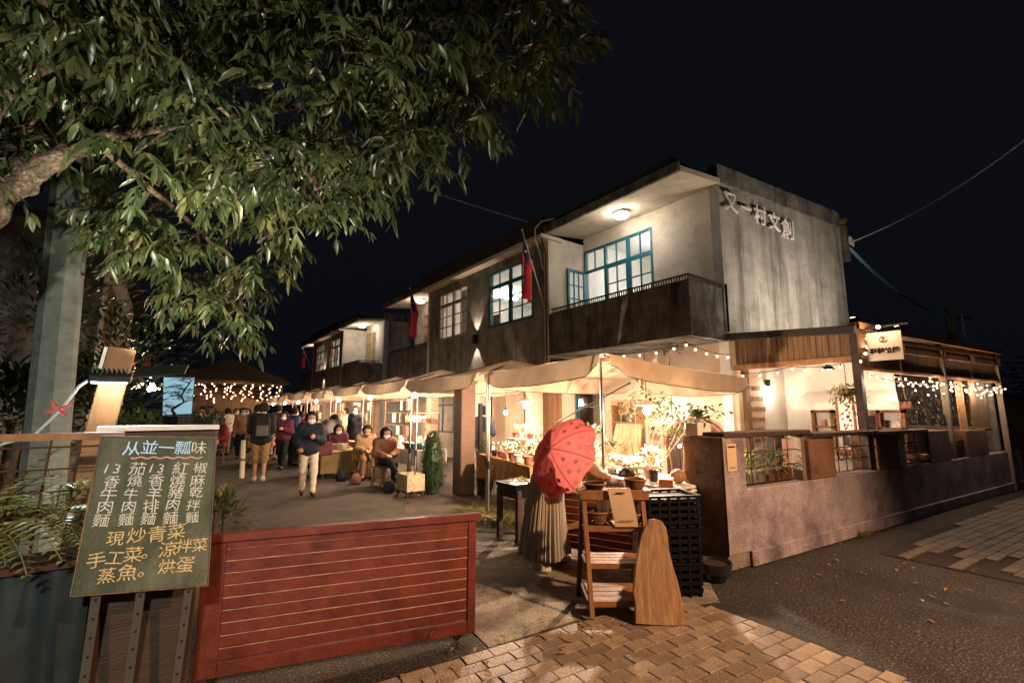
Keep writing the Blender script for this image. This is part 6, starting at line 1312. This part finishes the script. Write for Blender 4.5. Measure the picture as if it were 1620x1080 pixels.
# walking woman
p = Vector((2.34, 9.86, 0)); J = stand(.16, .0); J.update(lel=(-.24, .06, 1.10), lwr=(-.08, .22, 1.18), rel=(.24, -.02, 1.12), rwr=(.20, .14, .98)); ww = person('woman in dark jacket and cream trousers walking toward the camera', p, toC(p.x, p.y)+.1, J, .93, .016, top='navy', bottom='cream_cloth', mask='mask_white', jacket=.012, hairlen=.05)
t = thing('handbag', 'dark wine handbag carried by the walking woman', 'bag', (2.5, 9.8, .8)); c = p+Vector((.28, .02, .86)); MB().cbox(c, (.34, .14, .26), .3).build('body', M['wine'], t, bevel=.03); MB().tube([c+Vector((-.12, 0, .12)), c+Vector((-.06, 0, .34)), c+Vector((.06, 0, .34)), c+Vector((.12, 0, .12))], .01, 6).build('strap', M['wine'], t)
# man with backpack seen from behind
p = Vector((1.86, 12.34, 0)); J = stand(.05); mn = person('man in dark shirt and khaki shorts seen from behind', p, toC(p.x, p.y)+math.pi-.1, J, 1.05, .018, top='black_cloth', sleeve=.5, bottom='khaki', leg=.6, shoes='shoe_light', fat=1.12, jacket=.01)
t = thing('backpack', 'black backpack on the back of the man in shorts', 'backpack', (1.8, 12.2, 1.0)); d = Vector((-p.x, -p.y, 0)).normalized(); c = p+d*.21+Vector((0, 0, 1.24)); MB().cbox(c, (.34, .20, .50), math.atan2(d.y, d.x)+math.pi/2).build('body', M['black_cloth'], t, bevel=.05); MB().cbox(c+d*.11+Vector((0, 0, -.08)), (.24, .06, .24), math.atan2(d.y, d.x)+math.pi/2).build('pocket', M['grey_cloth'], t, bevel=.02)
t = thing('rolled_mat', 'pale rolled mat carried upright beside the man in shorts', 'roll', (1.6, 12.3, 0)); MB().tube([p+Vector((-.34, -.06, .12)), p+Vector((-.36, -.02, .95))], .05, 10).build('roll', M['cream_cloth'], t); MB().tube([p+Vector((-.35, -.05, .5)), p+Vector((-.35, -.05, .54))], .053, 10).build('band', M['brown_cloth'], t)
def stool(label, x, y, rz, h=.43):
    t = thing('stool', label, 'stool', (x, y, 0), rz); MB().box((-.18, -.18, h-.04), (.18, .18, h)).build('seat', M['wood_warm'], t, local=True, bevel=.005)
    for sx in (-1, 1):
        for sy in (-1, 1): MB().beam((sx*.17, sy*.17, 0), (sx*.14, sy*.14, h-.04), .035, .035).build('leg', M['wood_warm'], t, local=True)
    for sy in (-1, 1): MB().beam((-.155, sy*.155, .16), (.155, sy*.155, .16), .02, .025).build('stretcher', M['wood_warm'], t, local=True)
# seated pair
p = Vector((3.95, 10.1, 0)); stool('wooden stool under the seated woman in brown', p.x, p.y, .3); a_ = toC(p.x, p.y)+.25; person('seated woman in brown coat with white mask and crossed legs', p, a_, sit(True), .98, .018, top='brown_cloth', bottom='black_cloth', mask='mask_white', shoes='shoe_light', hairlen=.2, jacket=.012)
p = Vector((4.05, 11.6, 0)); stool('wooden stool under the seated person in striped scarf', p.x, p.y, .3); person('seated person in tan jacket looking down at hands', p, toC(p.x, p.y)+.15, sit(False, .12), .98, .02, top='tan_coat', bottom='khaki', mask='skin', jacket=.012)
p = Vector((4.45, 13.6, 0)); person('standing man in dark coat behind the seated pair', p, toC(p.x, p.y)-.7, stand(.03), 1.03, .02, top='black_cloth', bottom='navy', mask='mask_white', jacket=.012)
p = Vector((5.75, 8.95, 0)); J = stand(.02, .12); J.update(rwr=(.08, .26, 1.25), rel=(.2, .1, 1.12), lwr=(-.06, .28, 1.2), lel=(-.2, .1, 1.1)); person('vendor in dark jacket bending his head beside the brown pillar', p, -1.2, J, 1.0, .018, top='navy', bottom='black_cloth', jacket=.008)
p = Vector((3.75, 20.2, 0)); J = stand(.02, .9); J['head'] = (0, .45, 1.30); J['neck'] = (0, .36, 1.22); J['chest'] = (0, .2, 1.10); J['lsh'] = (-.17, .32, 1.2); J['rsh'] = (.17, .32, 1.2); J['lel'] = (-.22, .45, .98); J['rel'] = (.22, .45, .98); J['lwr'] = (-.1, .65, .92); J['rwr'] = (.1, .65, .92); person('person in green sweater bending over a distant stall', p, -.9, J, 1.05, .024, top='green_knit', bottom='black_cloth', jacket=.008)
p = Vector((2.3, 21.5, 0)); person('person in black vest and white mask standing near the pavilion', p, toC(p.x, p.y), stand(.03), 1.0, .024, top='black_cloth', bottom='denim', mask='mask_white', jacket=.008)
p = Vector((1.45, 17.5, 0)); J = sit(False, .1); stool('low stool under the person in red jacket', p.x, p.y, 0); person('person in red jacket sitting near the chalkboard side of lane', p, toC(p.x, p.y)-.5, J, 1.1, .024, top='red_cloth', bottom='black_cloth', jacket=.012)
p = Vector((.95, 15.0, 0)); hp_ = person('person in dark green coat and round black hat', p, toC(p.x, p.y)+.6, stand(.03), 1.0, .022, top='leaf_coat' if 'leaf_coat' in M else 'grey_cloth', bottom='black_cloth', jacket=.012)
t = thing('round_hat', 'round black brimmed hat worn behind the chalkboard', 'hat', p+Vector((0, 0, 1.58))); hd_ = wm(hp_) @ Vector((0, .02, 1.61)); MB().lathe([(.19, 0), (.20, .01), (.12, .02), (.11, .10), (.06, .13), (.001, .13)], hd_, 16).build('felt', M['ink'], t, smooth=True); MB().lathe([(.122, .022), (.118, .05)], hd_, 16).build('band', M['grey_cloth'], t)
p = Vector((4.7, 17.2, 0)); person('vendor in pale shirt behind the fifth stall table', p+Vector((.6, 0, 0)), 1.6, stand(.0, .1), 1.0, .024, top='cream_cloth', bottom='denim')
p = Vector((2.9, 25.5, 0)); person('distant person in grey walking away down the lane', p, .3, stand(.15), 1.0, .026, top='grey_cloth', bottom='navy')
# diner behind the first iron grille
p = Vector((6.75, 3.35, 0)); stool('dark stool inside the street wall', p.x, p.y, 0); J = sit(False, .18); person('diner with dark hair and mask leaning forward behind the grille', p, -2.2, J, 1.0, .018, top='black_cloth', bottom='navy', mask='mask_white', hairlen=.12)
tb_ = thing('cafe_table', 'pale cafe table seen through the second grille', 'table', (7.4, 3.1, 0)); MB().box((7.0, 2.85, .72), (8.0, 3.4, .76)).build('top', M['ceramic_white'], tb_)
for x in (7.05, 7.95):
    for y in (2.9, 3.35): MB().box((x-.02, y-.02, 0), (x+.02, y+.02, .72)).build('leg', M['black_metal'], tb_)
for x, y, lab in ((9.6, 2.95, 'white chair cluster in front of the third grille'), ):
    t = thing('cafe_chair', 'white slatted cafe chair seen through the third grille', 'chair', (9.3, 2.75, 0)); MB().box((9.1, 2.6, .44), (9.5, 3.0, .47)).build('seat', M['ceramic_white'], t)
    for xx in (9.12, 9.48):
        for yy in (2.62, 2.98): MB().box((xx-.02, yy-.02, 0), (xx+.02, yy+.02, .44)).build('leg', M['ceramic_white'], t)
    for zz in (.7, .85, 1.0): MB().box((9.1, 2.97, zz), (9.5, 3.0, zz+.07)).build('back_slat', M['ceramic_white'], t)

# more visitors down the lane, dressed differently
def recolour(o, mp):
    for ch in o.children:
        nm = ch.name.split('.')[0]
        if nm in mp: ch.material_slots[0].link = 'OBJECT'; ch.material_slots[0].material = M[mp[nm]]
for (src, x, y, rz, top_, bot_, lab) in ((mn, 3.1, 17.6, -.9, 'grey_cloth', 'denim', 'visitor in grey top looking at the fifth stall table'), (ww, 2.75, 14.6, 2.6, 'wine', 'black_cloth', 'visitor in wine coloured coat strolling past the fourth stall'),
        (mn, 3.35, 22.9, -1.2, 'cream_cloth', 'navy', 'visitor in cream shirt by the seventh stall'), (ww, 1.5, 19.4, 3.4, 'brown_cloth', 'denim', 'visitor in brown coat walking up the lane'), (mn, 2.6, 27.5, .1, 'denim', 'khaki', 'distant visitor in blue shirt near the pavilion'),
        (ww, .75, 17.0, 2.9, 'black_cloth', 'grey_cloth', 'visitor in black coat on the left side of the lane'), (ww, 3.5, 16.1, -1.0, 'red_cloth', 'navy', 'visitor in red coat facing the stall tables'), (mn, 1.2, 22.0, .4, 'navy', 'grey_cloth', 'visitor in navy jacket left of the pavilion'), (ww, 3.6, 25.3, 2.2, 'tan_coat', 'black_cloth', 'visitor in tan coat beside the far stalls')):
    o = dup(src, None, (x, y, 0), rz, lab); recolour(o, {'top': top_, 'trousers': bot_})

seat1 = [o for o in bpy.data.objects if o.get('label', '').startswith('seated woman in brown')][0]; seat2 = [o for o in bpy.data.objects if o.get('label', '').startswith('seated person in tan')][0]
for (src, x, y, rz, top_, bot_, lab) in ((seat1, 3.75, 12.9, 3.0, 'wine', 'denim', 'seated visitor in wine coat beyond the yellowish counter'), (seat2, 3.7, 14.3, 2.4, 'cream_cloth', 'navy', 'seated visitor in cream jumper near the fourth stall'), (seat2, 3.6, 15.6, 3.1, 'red_cloth', 'black_cloth', 'seated visitor in red jumper near the fifth stall')):
    o = dup(src, None, (x, y, 0), rz, lab); recolour(o, {'top': top_, 'trousers': bot_}); stool('wooden stool under the '+lab.split(' in ')[0]+' in '+lab.split(' in ')[1].split(' ')[0], x, y, .2)
for (src, x, y, rz, top_, bot_, lab) in ((mn, .35, 13.2, 2.6, 'black_cloth', 'navy', 'visitor in black behind the right edge of the chalkboard'), (mn, 2.3, 16.2, .2, 'brown_cloth', 'denim', 'visitor in brown shirt walking away mid lane'), (ww, 3.3, 19.0, 1.9, 'navy', 'cream_cloth', 'visitor in navy coat turned to the sixth stall'), (mn, 1.75, 25.0, .6, 'wine', 'black_cloth', 'distant visitor in wine shirt under the pavilion edge'), (ww, 2.9, 21.0, .5, 'grey_cloth', 'khaki', 'visitor in grey coat mid way to the pavilion')):
    o = dup(src, None, (x, y, 0), rz, lab); recolour(o, {'top': top_, 'trousers': bot_})
for k, (x, y, m_, lab) in enumerate(((3.75, 9.25, 'navy', 'navy cloth bag on the ground beside the seated woman'), (3.55, 10.7, 'brown_cloth', 'brown bag on the ground between the seated pair'), (3.45, 11.4, 'black_cloth', 'black bag on the ground before the seated pair'))):
    t = thing('ground_bag', lab, 'bag', (x, y, 0)); MB().lathe([(.08, 0), (.11, .03), (.10, .15), (.06, .22), (.04, .23)], (x, y, 0), 12, .1, 4, 1.1, .7).build('body', M[m_], t, smooth=True); MB().tube([(x-.04, y, .21), (x-.02, y, .31), (x+.02, y, .31), (x+.04, y, .21)], .008, 5).build('handle', M[m_], t)

grn = [o for o in bpy.data.objects if o.get('label', '').startswith('person in green')][0]; vst = [o for o in bpy.data.objects if o.get('label', '').startswith('person in black vest')][0]
for (src, x, y, rz, top_, bot_, lab) in ((vst, .8, 13.8, 2.2, 'grey_cloth', 'black_cloth', 'visitor in grey top behind the chalkboard right corner'), (vst, 3.15, 15.4, -1.1, 'denim', 'black_cloth', 'visitor in blue jacket facing the fifth stall'), (grn, 3.75, 18.0, -1.0, 'black_cloth', 'denim', 'visitor in black bending over the sixth stall'), (vst, 2.2, 18.6, 2.9, 'tan_coat', 'navy', 'visitor in tan top coming up mid lane'), (grn, 3.75, 14.0, -.7, 'grey_cloth', 'khaki', 'visitor in grey bending over the fourth stall'), (vst, 3.0, 23.8, 2.4, 'red_cloth', 'navy', 'distant visitor in red top near the seventh stall'), (vst, 1.9, 20.3, .5, 'cream_cloth', 'khaki', 'visitor in cream top walking away to the pavilion'), (vst, 1.0, 18.2, 1.9, 'navy', 'black_cloth', 'visitor in navy top at the left stalls')):
    o = dup(src, None, (x, y, 0), rz, lab); recolour(o, {'top': top_, 'trousers': bot_})
# ------------------------------------------------------------------ lit panel and bonsai
lb = thing('lightbox', 'glowing pale blue panel behind the bonsai', 'lightbox', (.15, 7.5, 1.3)); c0 = onz(255, 655, 1.6)
def atY(u, v, y): r = pixray(u, v); return Vector((0, 0, CZ))+r*(y/r.y)
a, b, c, d = [atY(u, v, 7.5) for u, v in ((256, 657), (304, 655), (309, 596), (258, 596))]; MB().slab([a, b, c, d], -.03).build('frame', M['black_metal'], lb); s_ = Vector((0, -.004, 0)); MB().slab([a+s_+Vector((.008, 0, .008)), b+s_+Vector((-.008, 0, .008)), c+s_+Vector((-.008, 0, -.008)), d+s_+Vector((.008, 0, -.008))], .002).build('screen', emis('panel_glow', (.42, .72, .86), .24, True), lb)
for u in (262, 300): q = atY(u, 657, 7.52); MB().tube([q, (q.x, q.y, 0)], .015, 6).build('leg', M['black_metal'], lb)
bn_ = thing('bonsai', 'bonsai with twisting trunk in a dark rectangular pot', 'bonsai', atY(280, 676, 7.2)); p0 = atY(280, 672, 7.2)
MB().lathe([(.12, 0), (.15, .09), (.16, .11), (.14, .11), (.001, .10)], (p0.x, p0.y, p0.z), 4).build('pot', M['ceramic_dark'], bn_); tk = [atY(u, v, 7.2) for u, v in ((278, 658), (272, 648), (282, 641), (291, 636), (287, 626), (292, 616), (300, 606), (303, 600))]; MB().tube(tk, [.022, .018, .015, .012, .011, .009, .007, .004], 7).build('trunk', M['ink'], bn_)
m = MB(); 
for br_ in (((282, 641), (268, 646), (262, 649)), ((287, 626), (276, 624)), ((292, 616), (281, 614)), ((291, 636), (303, 632)), ((300, 606), (290, 602))): m.tube([atY(u, v, 7.2) for u, v in br_], [.010]+[.004]*(len(br_)-1), 5)
m.build('branches', M['ink'], bn_); fm = MB()  # wood and leaves black: the backlit silhouette is put into the colour
for (u, v, n_, s_) in ((265, 643, 26, .03), (276, 622, 60, .045), (282, 612, 45, .04), (290, 600, 36, .035), (301, 598, 36, .035), (303, 630, 40, .04), (296, 618, 36, .04), (285, 630, 30, .04)):
    for _ in range(n_): a = random.uniform(0, 6.28); fm.leaf(atY(u, v, 7.2)+Vector((random.gauss(0, s_*.8), random.gauss(0, s_*.6), random.gauss(0, s_*.45))), (math.cos(a), math.sin(a), .3), (0, 0, 1), .045, .03)
fm.build('foliage', M['ink'], bn_); MB().box((p0.x-.25, p0.y-.2, p0.z-.04), (p0.x+.25, p0.y+.2, p0.z)).build('stand_top', M['wood_dark'], bn_); MB().box((p0.x-.2, p0.y-.15, 0), (p0.x+.2, p0.y+.15, p0.z-.04)).build('stand', M['wood_dark'], bn_)
# ------------------------------------------------------------------ thatched pavilion with a curtain of lights
pv_ = thing('pavilion', 'thatched pavilion hung with a curtain of warm lights', 'pavilion', (2.2, 24, 0)); cx, cy, hw = 2.25, 24.5, 2.1
pm('thatch', hexc('4a3a2a'), hexc('68533c'), 12, .95, 1, 30, stretch=(1, 1, .3))
MB().lathe([(hw*1.41, 2.75), (hw*1.41, 2.85), (hw*.72, 3.42), (hw*.70, 3.42)], (0, 0, 0), 4).build('lower_roof', M['thatch'], pv_, local=True).matrix_basis = wm(pv_).inverted() @ (Matrix.Translation((cx, cy, 0)) @ Matrix.Rotation(R(45), 4, 'Z'))
MB().lathe([(hw*.62, 3.36), (hw*.62, 3.5), (.05, 3.92)], (0, 0, 0), 4).build('upper_roof', M['thatch'], pv_, local=True).matrix_basis = wm(pv_).inverted() @ (Matrix.Translation((cx, cy, 0)) @ Matrix.Rotation(R(45), 4, 'Z'))
for sx in (-1, 1):
    for sy in (-1, 1): MB().box((cx+sx*1.8-.07, cy+sy*1.8-.07, 0), (cx+sx*1.8+.07, cy+sy*1.8+.07, 2.75)).build('post', M['wood_grey'], pv_)
MB().box((cx-1.8, cy+1.7, 0), (cx+1.8, cy+1.75, 2.7)).build('back_screen', M['wood_plank'], pv_)
ct_ = thing('light_curtain', 'curtain of tiny warm lights across the pavilion front', 'string light', (cx, cy-1.85, 2.7)); b_ = None
for k in range(11):
    x = cx-1.7+k*.34; MB().tube([(x, cy-1.86, 2.72), (x, cy-1.86, 2.72-random.uniform(.5, .9))], .004, 4).build('strand', M['wire_black'], ct_)
    for q in range(random.randint(7, 11)):
        if b_ is None: b_ = MB().ball((0, 0, 0), .03, 6, 4).build('bulb', M['bulb_dim'], ct_, local=True); o = b_
        else: o = dup(b_, ct_)
        o.location = (x-cx+random.uniform(-.13, .13), -.02+random.uniform(-.03, .03), -.02-q*.082+random.uniform(-.03, .03))
point('curtain_glow', (cx, cy-2.2, 2.3), 14, WARM, .3, ct_)
# ------------------------------------------------------------------ house on the left of the lane, mostly behind the tree
lh = thing('left_house', 'dim house on the left of the lane behind the tree', 'house', (-3, 15, 0)); MB().box((-6, 13.5, 0), (-1.35, 13.7, 5.6)).build('end_wall', M['concrete_dark'], lh); MB().box((-1.5, 13.7, 0), (-1.35, 24, 5.6)).build('front_wall', M['plaster_cream'], lh); MB().box((-6.1, 13.3, 5.6), (-1.0, 24.2, 5.75)).build('roof', M['roof_dark'], lh)
MB().box((-1.34, 14.0, 2.4), (-.6, 17.5, 2.52)).build('balcony', M['concrete_dark'], lh)
window(lh, -1.34, 14.6, 16, 3.2, 4.6, M['ochre_paint'], 2)
flag('red flag on the left house seen below the tree crown', atY(208, 572, 13.9), atY(217, 522, 13.2), 1.0)
flag('second red flag of the left house, lower down', atY(226, 566, 15.4), atY(238, 545, 14.6), .6)
hanging_lamp('oval lamp glowing under the left house eave', atY(240, 612, 11.5), 30, 3.0, False, (1, .75, .5), scale=1.6)
string('short string of warm bulbs at the left stalls', [atY(205, 606, 10.5), atY(225, 603, 11.5), atY(256, 610, 12.5)], 7, .05, .03)
for i, (u, dd, lab) in enumerate(((232, 8.6, 'leafy bush left of the lit panel'), (205, 8.0, 'leafy bush behind the leaning post'), (325, 13, 'dark bush behind the bonsai'))):
    q = atY(u, 690, dd); t = thing('bush', lab, 'bush', (q.x, q.y, 0)); bush(t, (q.x, q.y, 1.05), .55, 420, M['leaf_green' if i < 2 else 'leaf_dark'], .12, .04, 1.0); MB().tube([(q.x, q.y, 0), (q.x, q.y, 1.1)], .03, 6).build('stem', M['bark'], t)
for i, (u, dd, hz, rr_, lab) in enumerate(((15, 7.6, 1.5, .65, 'dark leafy bush at the left edge behind the ferns'), (150, 7.4, 1.5, .8, 'dark leafy bush behind the utility pole'), (40, 8.5, 2.6, 1.2, 'tall dark shrub beyond the utility pole'), (180, 10.5, 2.2, 1.2, 'tall dark shrub left of the lane lamps'))):
    q = atY(u, 690, dd); t = thing('bush', lab, 'bush', (q.x, q.y, 0)); bush(t, (q.x, q.y, hz), rr_, 620, M['leaf_dark'], .16, .05, 1.0); MB().tube([(q.x, q.y, 0), (q.x, q.y, hz)], .04, 6).build('stem', M['bark'], t)
# ------------------------------------------------------------------ far pole, cables, trees at the right
fp = thing('far_utility_pole', 'distant utility pole behind the cafe annexe', 'pole', (23, 4, 0)); q = at(1507, 600, 19); tp = at(1503, 488, 19); MB().tube([(q.x, q.y, 0), (tp.x, tp.y, tp.z)], [.16, .12], 8).build('shaft', M['pole_concrete'], fp); MB().tube([tp+Vector((-.1, 0, -.3)), tp+Vector((.6, -.3, -.25))], .04, 6).build('cross_arm', M['steel'], fp)
cm = MB()
for k in range(3): c = tp+Vector((.35, -.2, -.3-.25*k)); cm.tube([c+Vector((.22*math.cos(x*.6), 0, .14*math.sin(x*.6))) for x in range(11)], .02, 5)
cm.build('cable_coil', M['wire_white'], fp)
def wire(label, a, b, r, sag, mat, n=14):
    a, b = Vector(a), Vector(b); tag(MB().tube([a.lerp(b, k/n)-Vector((0, 0, sag*4*(k/n)*(1-k/n))) for k in range(n+1)], r, 5).build('cable', M[mat]), label, 'cable')
ec = Vector((8.15, 4.45, 0))+GD*4.55+Vector((.1, -.1, 5.55)); wire('pale cable rising from the roof corner to upper right', ec, at(1660, 190, 16), .016, .25, 'wire_white'); pm('cable_blue', hexc('4f8aa5'), hexc('9db9c0'), 30, .6); wire('twisted blue cable sagging from roof corner to far pole', ec-Vector((0, 0, .12)), tp+Vector((-.1, 0, -.2)), .035, .35, 'cable_blue'); wire('thin cable crossing behind the tree to the parapet', at(560, 255, 16), (7.0, 8.4, 6.1), .008, .1, 'wire_white')
def far_tree(label, c, r, n):
    c = Vector(c); t = thing('distant_tree', label, 'tree', (c.x, c.y, 0)); MB().tube([(c.x, c.y, 0), (c.x, c.y, c.z*.9)], [.2, .08], 7).build('trunk', M['bark'], t); bush(t, c, r, n, M['leaf_dark'], .5, .25, .7, 'crown')
far_tree('dark tree far beyond the board fence', (46, 3.0, 3.0), 3.5, 900); far_tree('dark tree at the end of the lane', (-1.5, 44, 5), 5, 1100)
# up-lamps on the annexe roof washing the end wall
for k, s in enumerate((1.2, 2.8)):
    p = Vector((8.15, 4.45, 0))+GD*s+Vector((GD.y, -GD.x, 0))*1.55; ul = thing('uplight', ('left' if k == 0 else 'right')+' small floodlight on the annexe roof below the end wall', 'lamp', (p.x, p.y, 3.06)); MB().cbox((p.x, p.y, 3.10), (.14, .08, .08), -.11).build('housing', M['black_metal'], ul); MB().cbox((p.x, p.y+.03, 3.145), (.12, .06, .01), -.11).build('lens', M['bulb_warm'], ul); spot('uplight_beam', (p.x, p.y, 3.18), (p.x-.02, p.y+1.5, 4.3), 70, (1, .84, .66), 140, .8, .05, ul)
# ------------------------------------------------------------------ street lamps behind the photographer
def street_lamp(label, base, h, arm, col, watts, tgt, ang=120):
    b = Vector(base); t = thing('street_lamp', label, 'street lamp', b); a = Vector(arm)
    MB().tube([b, b+Vector((0, 0, h*.6)), b+Vector((0, 0, h))], [.07, .06, .045], 10).build('pole', M['steel'], t)
    MB().tube([b+Vector((0, 0, h)), b+Vector((0, 0, h+.15))+a*.5, b+Vector((0, 0, h+.12))+a], .03, 8).build('arm', M['steel'], t)
    c = b+Vector((0, 0, h+.10))+a; MB().lathe([(.02, .1), (.14, .05), (.17, 0), (.001, -.0)], c, 12).build('head', M['black_metal'], t)
    MB().lathe([(.13, -.003), (.10, -.03), (.001, -.04)], c, 12).build('lens', M['bulb_warm'], t)
    spot('street_light', c-Vector((0, 0, .08)), tgt, watts, col, ang, .8, .12, t)
street_lamp('warm street lamp standing on the road side', (4.9, -3.5, 0), 4.6, (-.3, .5, 0), (1, .60, .34), 1500, (3.9, 1.9, .0), 76)
street_lamp('cool street lamp on the left road side', (-1.0, -2.4, 0), 3.2, (.2, .5, 0), (1, .96, .82), 500, (-.4, 4.8, 2.5), 68)
